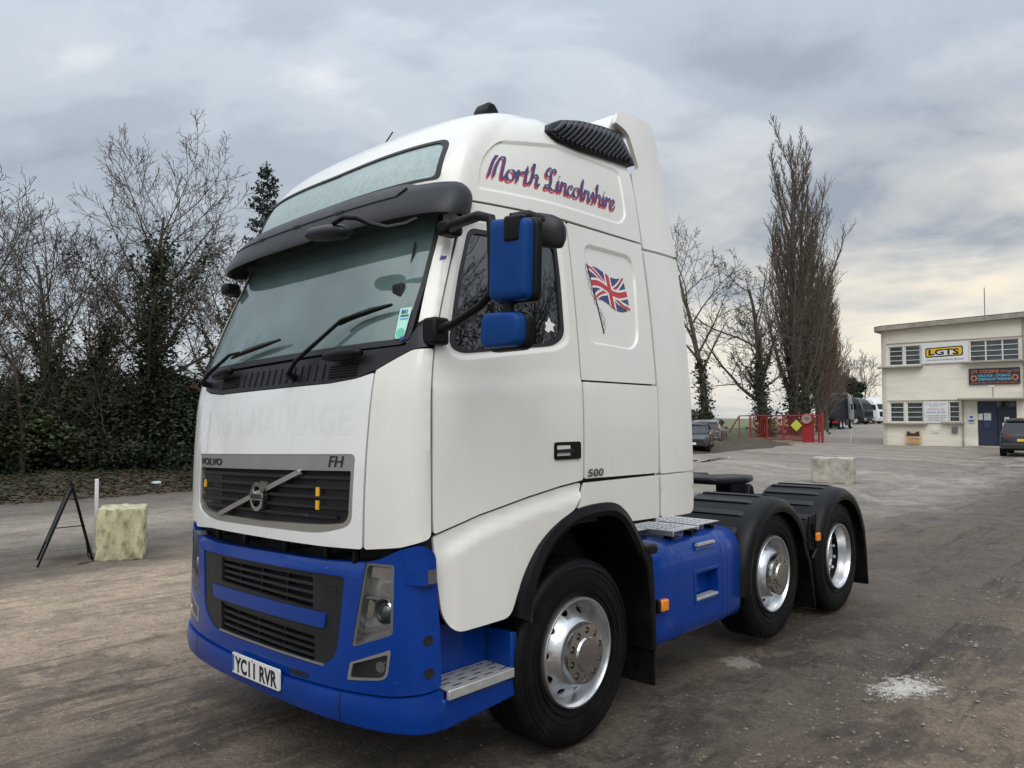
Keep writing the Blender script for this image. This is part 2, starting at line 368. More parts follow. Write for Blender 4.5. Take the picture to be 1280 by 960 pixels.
    chip = M('MULTIPLY', M('LESS_THAN', vo.outputs['Distance'], .30), M('GREATER_THAN', sepc.outputs[0], .955)); chip2 = M('MULTIPLY', M('LESS_THAN', vo2.outputs['Distance'], .36), M('GREATER_THAN', sepc2.outputs[0], .90))
    col = mix(M('MULTIPLY', chip, .55), col, (.40,.36,.30)); col = mix(M('MULTIPLY', chip2, .38), col, (.34,.31,.27))
    # worn rut lines, and a pale patch with a ragged edge
    rl = noise(1.5, 6, .55, (1,.07,1), (3.3,6.1,0)); ln = ramp(M('ABSOLUTE', M('SUBTRACT', rl, .5)), [(0.0, 1), (.010, .75), (.022, 0)]); brk = ramp(noise(1.3, 6, .6, (1,.6,1), (9,2,0)), [(.46, 0), (.56, 1)])
    col = mix(M('MULTIPLY', M('MULTIPLY', ln, brk), M('SUBTRACT', .62, M('MULTIPLY', mf2, .62))), col, mix(1.0, col, (.34,.32,.31), 'MULTIPLY'))
    al = ramp(M('ABSOLUTE', M('SUBTRACT', tn.outputs[0], .52)), [(0.0, 1), (.004, .7), (.010, 0)]); col = mix(M('MULTIPLY', M('MULTIPLY', al, mf2), .55), col, mix(1.0, col, (.42,.40,.38), 'MULTIPLY'))
    dl = N('ShaderNodeVectorMath'); dl.operation = 'DISTANCE'; mp = N('ShaderNodeMapping'); L(tc.outputs['Object'], mp.inputs[0]); mp.inputs['Scale'].default_value = (1.25,.85,0); L(mp.outputs[0], dl.inputs[0]); dl.inputs[1].default_value = (2.24*1.25, 2.14*.85, 0)
    lime = ramp(M('ADD', M('MULTIPLY', dl.outputs['Value'], 2.3), M('MULTIPLY', M('SUBTRACT', noise(13, 9, .78, (1,1,0)), .5), 2.5)), [(.16, 1), (.42, .55), (.60, 0)]); col = mix(M('MULTIPLY', lime, .9), col, (.66,.65,.63))  # mask of the pale patch, broken up by noise towards its edge
    d2 = N('ShaderNodeVectorMath'); d2.operation = 'DISTANCE'; L(tc.outputs['Object'], d2.inputs[0]); d2.inputs[1].default_value = (1.19, 1.95, .05)
    pal = ramp(M('ADD', M('MULTIPLY', d2.outputs['Value'], 3.6), M('MULTIPLY', M('SUBTRACT', noise(11, 7, .7, (1,1,0)), .5), 1.3)), [(.30, 1), (.52, 0)]); col = mix(M('MULTIPLY', pal, .6), col, (.36,.34,.32))
    grit = noise(150, 3, .7); col = mix(.75, col, mix(1.0, col, ramp(grit, [(.32, .50), (.5, 1.0), (.68, 1.55)]), 'MULTIPLY'))
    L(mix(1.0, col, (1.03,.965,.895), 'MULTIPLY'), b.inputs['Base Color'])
    ro = M('SUBTRACT', .80, M('MULTIPLY', damp_m, .34)); ro = M('SUBTRACT', ro, M('MULTIPLY', mf2, .16)); L(M('ADD', ro, M('MULTIPLY', M('SUBTRACT', fine, .5), .25)), b.inputs['Roughness'])
    h = M('ADD', M('MULTIPLY', noise(7, 8, .7), .9), M('ADD', M('MULTIPLY', fine, .55), M('MULTIPLY', noise(80, 3, .6), .22)))
    h = M('ADD', h, M('MULTIPLY', chip, .25)); h = M('ADD', h, M('MULTIPLY', noise(5, 6, .65, (1,.25,1)), .8))
    hs = M('MULTIPLY', h, M('SUBTRACT', 1.0, M('MULTIPLY', mf2, .55)))
    bp = N('ShaderNodeBump'); bp.inputs['Strength'].default_value = .9; bp.inputs['Distance'].default_value = .04; L(hs, bp.inputs['Height']); L(bp.outputs[0], b.inputs['Normal'])
    b.inputs['Specular IOR Level'].default_value = .35
    return m
def axis(a, b, step, far_):
    c = list(np.arange(a, b, step)); s = step; x = b
    while x < far_: c.append(x); s *= 1.16; x += s
    c.append(far_); s = step; x = a-s
    lo = []
    while x > -far_: lo.append(x); s *= 1.16; x -= s
    lo.append(-far_); return np.array(lo[::-1]+c)
gx = axis(-8.5, 6.5, .06, 900.0); gy = axis(-4.5, 11.0, .06, 900.0)
GX, GY = np.meshgrid(gx, gy)
def relief(x, y):
    w = np.exp(-np.maximum(0, np.hypot(x-1, (y-3))-9)**2/30)
    h = .030*vnoise(x*.9+7, y*.35+3)+.014*vnoise(x*2.7, y*1.1+5)+.010*vnoise(x*6.5+2, y*4.2)
    rough = sstep((x-1.5)/.8)
    h = h+rough*(.034*vnoise(x*3.1+11, y*2.2)+.024*vnoise(x*8, y*7)+.018*vnoise(x*17, y*15))
    for c, d, wd_ in ((1.55,.022,.10),(1.95,-.020,.14),(1.15,-.015,.16),(2.35,.018,.12)):
        cc = c+.10*np.sin(y*.55)+.02*y*.3; h = h+d*np.exp(-((x-cc)/wd_)**2)*(.5+vnoise(x*3, y*2.6)+.5)
    return h*w
under = np.exp(-(np.maximum(0, np.abs(GX)-1.3)/.25)**2)*((GY > -1) & (GY < 5))
GZv = rise(GX, GY)+relief(GX, GY)*(1-.65*under)-.004*under
nx, ny = len(gx), len(gy); idx = np.arange(nx*ny).reshape(ny, nx)
Fq = np.stack([idx[:-1,:-1], idx[:-1,1:], idx[1:,1:], idx[1:,:-1]], -1).reshape(-1, 4)
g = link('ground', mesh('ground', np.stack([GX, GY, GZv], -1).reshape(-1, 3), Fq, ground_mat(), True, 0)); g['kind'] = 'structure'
def gheight(x, y): return float(rise(x, y)+relief(np.array(float(x)), np.array(float(y))))
# puddles
WATER = mat('muddy_water', (.16,.155,.145), .06, var=.2, spec=1.0, coat=1.0)
def puddle(cx, cy, rx, ry, seed, dz=.006, rot=0):
    r = random.Random(seed); n = 40; ph = [r.uniform(0, 6.28) for _ in range(6)]
    pts = []
    for k in range(n):
        t = 2*math.pi*k/n; q = 1+.18*math.sin(2*t+ph[0])+.14*math.sin(3*t+ph[1])+.10*math.sin(5*t+ph[2])+.07*math.sin(9*t+ph[3])
        x, y = rx*q*math.cos(t), ry*q*math.sin(t); pts.append((cx+x*math.cos(rot)-y*math.sin(rot), cy+x*math.sin(rot)+y*math.cos(rot)))
    z = np.mean([gheight(x, y) for x, y in pts])+dz
    m = MB(); m.add([(x, y, z) for x, y in pts]+[(cx, cy, z)], [(k, (k+1) % n, n) for k in range(n)]); o = m.build('puddle', WATER, smooth=False); o['kind'] = 'structure'; return o
puddle(-11.9, 26.6, .22, 1.9, 5, .012, .18); puddle(-12.0, 24.2, .30, 1.2, 6, .012, .3)
# pale crumbs strewn over the patch on the gravel
PALE_CRUMB = mat('pale_crumbs', (.62,.62,.60), .7, var=.25, vscale=30, bump=.4, bscale=60)
def crumbs(name, m_, n, place_, smin, smax, seed, kind='stuff', flat=.6):
    r = np.random.RandomState(seed); base = np.array([(1,0,0),(-1,0,0),(0,1,0),(0,-1,0),(0,0,1),(0,0,-1)], float); fb = np.array([(0,2,4),(2,1,4),(1,3,4),(3,0,4),(2,0,5),(1,2,5),(3,1,5),(0,3,5)])
    V = []; Fc = []; XY = np.array([place_(r) for _ in range(n)]); ZH = rise(XY[:,0], XY[:,1])+relief(XY[:,0], XY[:,1])
    for i in range(n):
        x, y = XY[i]; s = smin+(smax-smin)*r.rand()**2.5; a = r.rand()*6.28; c_, s_ = math.cos(a), math.sin(a)
        v = base*(s*(.6+.8*r.rand(6, 1)))*np.array((1, .6+.6*r.rand(), flat)); v = np.stack([v[:,0]*c_-v[:,1]*s_, v[:,0]*s_+v[:,1]*c_, v[:,2]], 1)
        V.append(v+np.array((x, y, ZH[i]+s*flat*.3))); Fc.append(fb+6*i)
    o = link(name, mesh(name, np.vstack(V), np.vstack(Fc), m_, False)); o['kind'] = kind; return o
o = crumbs('pale_crumbs', PALE_CRUMB, 500, lambda r: (2.24+.11*r.randn()+.02, 2.14+.16*r.randn()), .002, .008, 5, flat=.5); o['label'] = 'pale powdery patch on the gravel'
STONE = mat('gravel_stone', (.20,.175,.145), .8, var=.45, vscale=9)
crumbs('gravel', STONE, 5200, lambda r: (1.75+3.3*r.rand()**.8, -1.9+12*r.rand()), .003, .019, 9)
crumbs('gravel', mat('dark_gravel', (.15,.135,.115), .85, var=.5, vscale=9), 3600, lambda r: (-6+7.0*r.rand(), -3.2+9*r.rand()), .002, .011, 10)
crumbs('soil_clods', mat('soil_clod', (.11,.094,.078), .95, var=.4, vscale=9), 1500, lambda r: (1.45+.42*r.randn()*(.6+.4*r.rand())+.06*(4), -.5+12*r.rand()), .003, .013, 12, flat=.6)
# ---- verge on the far left with leaf litter, grass by the gate, field beyond
SOIL = mat('leafy_soil', (.060,.044,.030), .9, var=.55, vscale=5, bump=.9, bscale=14, dirt=(.045,.055,.022), dirt_amt=.8, dscale=1.1)
GRASS = mat('grass', (.060,.075,.030), .85, var=.45, vscale=3, bump=.9, bscale=22, dirt=(.10,.085,.05), dirt_amt=.6, dscale=.7)
def sheet(name, m_, x0, x1, y0, y1, nx_, ny_, hf):
    xs = np.linspace(x0, x1, nx_); ys = np.linspace(y0, y1, ny_); A, B_ = np.meshgrid(xs, ys); Z = hf(A, B_); i = np.arange(nx_*ny_).reshape(ny_, nx_)
    o = link(name, mesh(name, np.stack([A, B_, Z], -1).reshape(-1, 3), np.stack([i[:-1,:-1], i[:-1,1:], i[1:,1:], i[1:,:-1]], -1).reshape(-1, 4), m_, True, 0)); o['kind'] = 'structure'; return o
sheet('verge', SOIL, -40, -13.6, -14, 42, 110, 220, lambda x, y: GZ-.03+.42*sstep((-14.3-x+.9*vnoise(y*.45, x*.2))/3.2)+.12*vnoise(x*1.3, y*1.3)*sstep((-14.6-x)/1.0)+.05*vnoise(x*4, y*4)*sstep((-14.6-x)/1.0)+np.maximum(0, rise(x, y)-GZ))
sheet('grass_verge', GRASS, -34, -15.0, 46.6, 88, 70, 120, lambda x, y: rise(x, y)-.08+.24*sstep((-15.8-x+.8*vnoise(y*.5, x*.3)-.36*(y-46.6))/1.6)*sstep((y-46.9)/1.2)+.10*vnoise(x*1.7, y*1.7)*sstep((-16-x)/1.0))
sheet('field', mat('field_grass', (.12,.135,.055), .9, var=.3, vscale=.4), -420, -34.5, 44, 420, 30, 40, lambda x, y: rise(x, y)+.03)
LITM = mat('leaf_litter', (.085,.052,.028), .85, var=.5, vscale=2)
def litter(name, m_, n, x0, x1, y0, y1, hf, sz, seed):
    r = np.random.RandomState(seed); x = x0+(x1-x0)*r.rand(n); y = y0+(y1-y0)*r.rand(n); z = hf(x, y)+.012; a = r.rand(n)*6.28; s_ = sz*(.5+r.rand(n)); V = []
    for dx, dy, dz in ((1,0,.0),(0,.55,.25),(-1,0,.1),(0,-.55,.2)): V.append(np.stack([x+s_*(dx*np.cos(a)-dy*np.sin(a)), y+s_*(dx*np.sin(a)+dy*np.cos(a)), z+s_*dz*r.rand(n)*1.5], 1))
    V = np.stack(V, 1).reshape(-1, 3); i = np.arange(n)*4; o = link(name, mesh(name, V, np.stack([i, i+1, i+2, i+3], 1), m_, False)); o['kind'] = 'stuff'
vh = lambda x, y: GZ-.03+.42*sstep((-14.3-x+.9*vnoise(y*.45, x*.2))/3.2)+.12*vnoise(x*1.3, y*1.3)*sstep((-14.6-x)/1.0)+.05*vnoise(x*4, y*4)*sstep((-14.6-x)/1.0)
litter('leaf_litter', LITM, 9000, -18.8, -14.4, -3, 12, vh, .055, 3)
litter('grass_tufts', mat('verge_grass', (.045,.060,.022), .8, var=.4, vscale=2), 7000, -18.5, -14.9, -3, 12, lambda x, y: vh(x, y)+.03, .05, 4)
# ================================================================== PLANTS
BARK = mat('bark', (.085,.070,.055), .9, var=.35, vscale=4, bump=.6, bscale=25, dirt=(.07,.085,.035), dirt_amt=.5, dscale=1.5)
TWIG = mat('twig_bark', (.075,.058,.043), .9, var=.25, vscale=3)
POPB = mat('poplar_bark', (.120,.092,.070), .9, var=.3, vscale=2)
BROWNT = mat('brown_twigs', (.155,.108,.076), .9, var=.3, vscale=1.5)
def leafmat(name, c, var=.5):
    return mat(name, c, .55, var=var, vscale=1.4, spec=.4)
IVY = leafmat('ivy_leaf', (.022,.034,.013)); HOLLY = leafmat('dark_shrub_leaf', (.018,.028,.012)); LAUREL = leafmat('pale_shrub_leaf', (.045,.062,.022)); YEW = leafmat('conifer_needle', (.020,.032,.017)); DRYL = leafmat('dry_leaf', (.11,.075,.035))
class Tree:
    def __init__(s, seed): s.r = np.random.RandomState(seed); s.lv = {}
    def grow(s, p, d, L_, r0, P):
        p = np.array(p, float).reshape(-1, 3); d = np.array(d, float).reshape(-1, 3); L_ = np.array(L_, float).reshape(-1); r0 = np.array(r0, float).reshape(-1); rr = s.r
        for lev in range(len(P['seg'])):
            n = P['seg'][lev]; d = d/np.linalg.norm(d, axis=1)[:,None]; q = [p]
            for i in range(n):
                d = d+rr.randn(*d.shape)*P['wob'][lev]+np.array((0,0,P['up'][lev])); d /= np.linalg.norm(d, axis=1)[:,None]; q.append(q[-1]+d*(L_/n)[:,None])
            Q = np.stack(q, 1); Rd = r0[:,None]*(1-np.linspace(0, 1, n+1)[None]*P['taper'][lev]); s.lv.setdefault(lev, []).append((Q, Rd))
            if lev+1 >= len(P['seg']): return
            B = len(p); cnt = np.maximum(1, np.round(P['kids'][lev]*(.75+.5*rr.rand(B)))).astype(int); ix = np.repeat(np.arange(B), cnt); st = np.cumsum(cnt)-cnt; ki = np.arange(len(ix))-st[ix]
            t = np.minimum(.99, P['t0'][lev]+(1-P['t0'][lev])*((ki+.3+.5*rr.rand(len(ix)))/cnt[ix])); f = t*n; jj = np.minimum(n-1, f.astype(int)); a0 = Q[ix, jj]; a1 = Q[ix, jj+1]; pos = a0+(a1-a0)*(f-jj)[:,None]
            dd = a1-a0; dd /= np.linalg.norm(dd, axis=1)[:,None]; ref = np.where(np.abs(dd[:,2:3]) < .95, np.array((0,0,1.)), np.array((1.,0,0))); a = np.cross(dd, ref); a /= np.linalg.norm(a, axis=1)[:,None]; b = np.cross(dd, a)
            ga = rr.rand(B)[ix]*6.28+ki*2.4+.5*rr.randn(len(ix)); an = np.radians(P['ang'][lev]*(.75+.5*rr.rand(len(ix))))
            d = dd*np.cos(an)[:,None]+(a*np.cos(ga)[:,None]+b*np.sin(ga)[:,None])*np.sin(an)[:,None]
            r0 = (Rd[ix,0]+(Rd[ix,-1]-Rd[ix,0])*t)*P['rr'][lev]; L_ = L_[ix]*P['len'][lev]*(1-P['fall'][lev]*t)*(.7+.6*rr.rand(len(ix))); p = pos
    def tubes(s, levels, rmin):
        V = []; Fc = []; base = 0
        for lev in levels:
            for Q, Rd in s.lv.get(lev, []):
                B, n, _ = Q.shape; k = 7 if lev == 0 else 5 if lev == 1 else 3; Rd = np.maximum(Rd, rmin*(1 if lev < 3 else .75))
                T = np.gradient(Q, axis=1); T /= np.linalg.norm(T, axis=2, keepdims=True)+1e-9
                ref = np.where(np.abs(T[:,:1,2:3]) < .9, np.array((0,0,1.)), np.array((1.,0,0))); U = np.cross(T, np.broadcast_to(ref, T.shape)); U /= np.linalg.norm(U, axis=2, keepdims=True)+1e-9; W = np.cross(T, U); an = 2*np.pi*np.arange(k)/k
                ring = Q[:,:,None,:]+Rd[:,:,None,None]*(U[:,:,None,:]*np.cos(an)[None,None,:,None]+W[:,:,None,:]*np.sin(an)[None,None,:,None])
                V.append(ring.reshape(-1, 3)); i = np.arange(B*n*k).reshape(B, n, k); j = np.roll(i, -1, 2); Fc.append(np.stack([i[:,:-1], j[:,:-1], j[:,1:], i[:,1:]], -1).reshape(-1, 4)+base); base += B*n*k
        return np.vstack(V), np.vstack(Fc)
def leaves(P, size, seed, flat=.5):
    r = np.random.RandomState(seed); n = len(P); a = r.randn(n, 3); a /= np.linalg.norm(a, axis=1)[:,None]; a[:,2] *= flat; b = np.cross(a, r.randn(n, 3)); b /= np.linalg.norm(b, axis=1)[:,None]; a /= np.linalg.norm(a, axis=1)[:,None]
    s = size*(.55+.9*r.rand(n, 1)); c = np.cross(a, b)*.25
    V = np.stack([P-a*s, P-b*s*.55+c*s, P+a*s, P+b*s*.55+c*s], 1).reshape(-1, 3); i = np.arange(n)*4
    return V, np.stack([i, i+1, i+2, i+3], 1)
DEC = dict(seg=(9,7,5,3,2), wob=(.06,.075,.085,.09,.10), up=(.02,.06,.045,.03,.02), taper=(.8,.85,.8,.7,.5), kids=(11,8,5,3), t0=(.25,.18,.15,.15), ang=(44,38,36,36), len=(.60,.50,.46,.48), fall=(.50,.45,.35,.3), rr=(.50,.48,.5,.6))
def tree_obj(name, label, cat, loc, T, P, H, r0, mat_trunk, mat_twig, rmin=.006, ivy=None, group=None, d0=(0,0,1), seed=0, stems=1):
    root = thing(name, label, cat, loc, group); p = []; d = []; L_ = []; rs = []
    for k in range(stems):
        a = T.r.rand()*6.28; off = np.array((math.cos(a), math.sin(a), 0))*.35*(k > 0); p.append(np.array(loc)+off*.6-np.array((0,0,.15))); d.append(np.array(d0)+off*.7); L_.append(H*(1 if k == 0 else .8)); rs.append(r0*(1 if k == 0 else .75))
    T.grow(p, d, L_, rs, P); V, Fc = T.tubes((0, 1), rmin); link('trunk', mesh('trunk', V, Fc, mat_trunk, True, 0), root)
    V, Fc = T.tubes((2, 3, 4), rmin); link('crown', mesh('crown', V, Fc, mat_twig, True, 0), root)
    if ivy:
        zmax, n, spread, sz, bm_ = ivy; r = T.r; pts = []
        for lev, share in ((0, .72), (1, .28)):
            Q, Rd = T.lv[lev][0]; m_ = int(n*share*2); b = r.randint(0, len(Q), m_); f = r.rand(m_)*(Q.shape[1]-1); j = np.minimum(Q.shape[1]-2, f.astype(int)); pp = Q[b,j]+(Q[b,j+1]-Q[b,j])*(f-j)[:,None]
            hz = (pp[:,2]-loc[2])/zmax; ok = (hz < 1) & (r.rand(m_) > hz*.55); pp = pp[ok]; hz = hz[ok]; lump = .45+.85*np.abs(np.sin(pp[:,2]*2.1+b[ok]*1.7))
            pts.append(pp+r.randn(len(pp), 3)*((spread*(1 if lev == 0 else .55)*(1-.45*hz)*lump)[:,None]+Rd[b[ok], j[ok]][:,None]*.5))
        V, Fc = leaves(np.vstack(pts), sz, seed); o = link('ivy', mesh('ivy', V, Fc, bm_, False), root); o['kind'] = 'stuff'
    return root
def shrub(name, label, loc, rx, ry, h, n, sz, m_, seed, nst=26, group=None, cat='shrub'):
    root = thing(name, label, cat, loc, group); r = np.random.RandomState(seed)
    cl = []; 
    for k in range(nst):
        z = h*r.rand()**.8; w = math.sqrt(max(.05, 1-(z/h)**2.2)); a = r.rand()*6.28; q = math.sqrt(r.rand()); cl.append((rx*w*q*math.cos(a), ry*w*q*math.sin(a), z, (.16+.30*r.rand())*min(rx, 1.4)))
    cl = np.array(cl); ci = r.randint(0, nst, n); off = r.randn(n, 3); off /= np.linalg.norm(off, axis=1)[:,None]; off *= (r.rand(n, 1)**.45); P = cl[ci,:3]+off*cl[ci,3:4]*np.array((1,1,.8))*1.6; P[:,2] = np.abs(P[:,2])
    V, Fc = leaves(P+np.array(loc), sz, seed+1); o = link('foliage', mesh('foliage', V, Fc, m_, False), root); o['kind'] = 'stuff'
    T = Tree(seed+2); PP = dict(DEC, seg=(5,4,3), kids=(5,5), t0=(.2,.2), wob=(.2,.22,.2), up=(.04,.03,.02))
    T.grow([np.array(loc)+r.randn(3)*np.array((rx*.25, ry*.25, 0)) for k in range(9)], [(r.randn()*.5, r.randn()*.5, 1) for k in range(9)], [h*(.75+.6*r.rand()) for k in range(9)], [.022]*9, PP)
    V, Fc = T.tubes((0, 1, 2), .006); link('stems', mesh('stems', V, Fc, TWIG, True, 0), root); return root
def L3(x, y): return (x, y, GZ+.33)
GL_ = 'bare trees along the left verge'
tree_obj('bare_tree', 'tallest bare tree on the left, dark ivy up its trunk', 'tree', L3(-19.0, 6.0), Tree(11), dict(DEC, kids=(17,9,6,3), len=(.66,.5,.46,.48), t0=(.25,.12,.15,.15)), 7.4, .17, BARK, TWIG, .0075, (6.4, 9000, .30, .06, IVY), GL_)
tree_obj('bare_tree', 'bare leaning tree at the left edge of the picture', 'tree', L3(-19.3, 1.5), Tree(12), dict(DEC, kids=(16,10,6,3), len=(.66,.5,.46,.48)), 6.3, .14, BARK, TWIG, .0075, (3.6, 4600, .26, .06, IVY), GL_, (-.10,-.14,1))
tree_obj('bare_tree', 'bare forked tree between the left edge and the tallest tree', 'tree', L3(-18.7, 3.7), Tree(13), dict(DEC, kids=(14,9,6,3), len=(.66,.5,.46,.48)), 5.6, .13, BARK, TWIG, .0075, (4.0, 5600, .26, .06, IVY), GL_, (.05,-.20,1), stems=2)
tree_obj('bare_tree', 'slender bare tree just left of the conifer', 'tree', L3(-19.8, 8.2), Tree(14), dict(DEC, kids=(16,10,6,3), up=(.03,.09,.06,.04,.03), len=(.60,.5,.46,.48)), 6.3, .13, BARK, TWIG, .0075, (5.0, 5000, .28, .06, IVY), GL_, (.03,.05,1))
tree_obj('bare_tree', 'thin bare tree far back behind the left verge', 'tree', L3(-25.5, 7.0), Tree(15), dict(DEC, kids=(11,7,5,3)), 5.6, .12, BARK, TWIG, .009, None, GL_)
tree_obj('bare_tree', 'bare tree far back at the left edge of the picture', 'tree', L3(-24.5, 2.4), Tree(18), dict(DEC, kids=(11,7,5,3)), 4.8, .12, BARK, TWIG, .009, None, GL_)
tree_obj('bare_tree', 'low spreading bare tree right behind the folding sign', 'tree', L3(-18.0, 2.5), Tree(16), dict(DEC, kids=(10,7,5,3), t0=(.12,.2,.2,.15), ang=(52,44,40,38)), 3.6, .09, BARK, TWIG, .006, (2.4, 2600, .22, .055, IVY), GL_, stems=3)
tree_obj('bare_tree', 'brown twiggy thicket tree beside the truck front', 'tree', L3(-17.9, 8.6), Tree(17), dict(DEC, kids=(12,8,5,3), t0=(.10,.15,.2,.15), ang=(34,36,38,38)), 4.6, .08, BARK, BROWNT, .006, (3.4, 4200, .30, .055, IVY), GL_, stems=4)
k_ = 0
for (x, y, rx, h, n, m_, lab) in ((-18.6,.6,1.7,2.52,8100,HOLLY,'dense dark evergreen shrub at the left edge of the picture'),(-18.9,3.1,1.6,2.10,7200,LAUREL,'looser paler green shrub behind the folding sign'),(-18.3,4.6,1.4,1.93,7200,HOLLY,'dark rounded shrub behind the white post'),(-18.5,6.4,1.6,2.35,8550,HOLLY,'dark shrub below the tallest bare tree'),(-18.4,8.0,1.6,2.44,8550,IVY,'dark shrub close to the truck front on the left'),(-19.4,9.9,1.8,2.86,8550,HOLLY,'tall dark shrub hidden partly behind the truck'),(-20.6,2.0,1.8,2.52,7200,IVY,'tall ivy-dark shrub behind the leaning tree'),(-20.8,5.0,2.0,2.73,8100,HOLLY,'tall dark shrub deep behind the forked tree'),(-20.8,7.4,2.0,3.08,8550,IVY,'tall dark shrub deep behind the slender tree'),(-18.2,-1.4,1.6,2.35,5400,HOLLY,'dark shrub just beyond the left edge')):
    shrub('verge_shrub', lab, L3(x, y), rx, rx, h, int(n*1.35), .062, m_, 40+k_, group='shrubs along the left verge'); k_ += 3
# conifer
def conifer(name, label, loc, H, seed):
    root = thing(name, label, 'tree', loc); r = np.random.RandomState(seed); T = Tree(seed); T.lv[0] = [(np.array([[(loc[0], loc[1], loc[2]+H*t) for t in np.linspace(0, 1, 8)]]), .11*(1-np.linspace(0, .95, 8))[None])]; br = []
    pts = []
    for k in range(150):
        t = .06+.93*(k/150); z = loc[2]+H*t; Lb = (1.75*(1-t)**.8+.10)*(.6+.7*r.rand()); a = k*2.4+r.randn()*.4; d = np.array((math.cos(a), math.sin(a), .35-.6*(1-t)+.25*r.randn()*.5)); q = [np.array((loc[0], loc[1], z))]
        for i in range(4): q.append(q[-1]+d*Lb/4); d = d+np.array((0,0,.10))
        q = np.array(q); br.append(q)
        for i in range(int(70*Lb+12)): f = r.rand()**.7*3.99; j = int(f); pts.append(q[j]+(q[j+1]-q[j])*(f-j)+r.randn(3)*np.array((.10,.10,.07))*(1.1-t*.5)+np.array((0,0,-.06)))
    T.lv[2] = [(np.array(br), np.tile(.012*np.linspace(1, .3, 5), (len(br), 1)))]; V, Fc = T.tubes((0, 2), .005); link('trunk', mesh('trunk', V, Fc, BARK, True, 0), root)
    V, Fc = leaves(np.array(pts), .06, seed, 1.2); o = link('needles', mesh('needles', V, Fc, YEW, False), root); o['kind'] = 'stuff'
conifer('conifer', 'dark pointed conifer next to the truck windscreen', L3(-20.4, 10.4), 10.4, 77)
# bare trees and poplars by the far gate
DEC2 = dict(DEC, kids=(12,8,5,3), t0=(.38,.2,.2,.15), ang=(42,40,40,38))
def RZ3(x, y): return (x, y, rz(x, y)+.05)
TR1 = tree_obj('bare_tree', 'tall bare tree with ivy trunk right behind the cab, left of the gate', 'tree', RZ3(-21.7, 43.7), Tree(21), DEC2, 11.5, .30, BARK, TWIG, .017, (5.5, 3000, .16, .11, IVY), 'bare trees by the red gate')
TR2 = tree_obj('bare_tree', 'wide bare tree with ivy trunk rising behind the red gate', 'tree', RZ3(-20.0, 49.6), Tree(29), dict(DEC2, t0=(.22,.2,.2,.15), ang=(46,42,40,38)), 11.0, .36, BARK, TWIG, .017, (6.0, 4600, .22, .11, IVY), 'bare trees by the red gate', (-.16,-.16,1), stems=2)
POP = dict(seg=(10,8,4,2), wob=(.02,.035,.06,.08), up=(.03,.13,.11,.07), taper=(.80,.82,.75,.5), kids=(40,20,5), t0=(.04,.12,.15), ang=(26,22,25), len=(.52,.20,.45), fall=(.66,.35,.3), rr=(.45,.42,.5))
for k, (x, y, H, r0, mt, lab) in enumerate(((-20.5,55.7,20.6,.40,POPB,'tallest leafless poplar, nearest of the row behind the gate'),(-21.8,61.4,19.0,.36,POPB,'second leafless poplar in the row behind the gate'),(-23.3,68.0,16.0,.30,BROWNT,'third, browner poplar in the row behind the gate'),(-25.4,75.6,14.0,.26,BROWNT,'shorter brown twiggy poplar above the dark lorry'),(-28.6,86.2,11.5,.22,BROWNT,'lowest brown poplar, farthest in the row by the lane'))):
    tree_obj('poplar_tree', lab, 'tree', RZ3(x, y), Tree(60+k), POP if k < 2 else dict(POP, kids=(52,20,5), ang=(30,28,30), len=(.42,.26,.5), t0=(.02,.1,.15)), H, r0, BARK, mt, .020, (9, 3200, .40, .14, IVY) if k < 2 else None, 'row of poplars along the lane')
shrub('far_shrub', 'dark evergreen bush beyond the black lorry', RZ3(-38, 118), 4.5, 4.5, 6.5, 5200, .35, YEW, 90)
for k, (x, y, H, lab) in enumerate(((-40,131,9.5,'small pale bare tree left of the office building'),(-46,140,10.5,'taller far bare tree behind the white lorry'),(-33,104,7,'far bare tree rising behind the black lorry'),(7.5,82.0,7.0,'bare tree top showing above the office roof'))):
    tree_obj('far_tree', lab, 'tree', RZ3(x, y), Tree(95+k), dict(DEC, kids=(10,7,5,3)), H, .16, TWIG, TWIG, .022, None, 'small bare trees in the distance')
for k, (x, y, s_) in enumerate(((-60,100,3.0),(-75,125,3.4),(-95,165,4.5),(-52,92,2.4),(-120,190,5.0))): shrub('distant_hedge', ('short hazy hedge left of the far gate','low distant hedge across the field','hazy clump of trees on the field horizon','near clump of hedge by the field edge','long far hedge on the horizon')[k], RZ3(x, y), s_*3.2, s_*2.5, s_*.62, 2600, .30, leafmat('hedge_twigs', (.085,.075,.055)), 200+k, cat='hedge', group='hedges across the field')

def clone(src, label, x, y, rot, sc_=1.0):
    c = copy_tree(src); c.location = (x, y, GZ); c.rotation_euler = (0, 0, rot); c.scale = (sc_,)*3; c['label'] = label; c['group'] = 'bare trees across the yard'; return c
clone(TR1, 'bare tree mirrored at the left in the door window', 12.5, 4.6, 1.0, .85); clone(TR2, 'bare tree mirrored in the middle of the door window', 12.2, 8.2, 2.2, .8); clone(TR1, 'bare tree mirrored at the right in the door window', 10.6, 11.2, 4.0, .8); clone(TR2, 'bare tree mirrored behind the others in the door window', 16.5, 9.5, 5.2, .9)
for k, (src, lab, x, y, a, sc_) in enumerate(((TR1,'first bare tree beyond the left edge of the picture',-18.5,-5,1.3,.62),(TR2,'second bare tree beyond the left edge of the picture',-19.5,-9.5,2.9,.62),(TR1,'third bare tree beyond the left edge of the picture',-18,-14,4.4,.66),(TR2,'fourth bare tree beyond the left edge of the picture',-17,-19,.7,.7),(TR1,'fifth bare tree beyond the left edge of the picture',-11,-22,2.0,.7))): clone(src, lab, x, y, a, sc_)
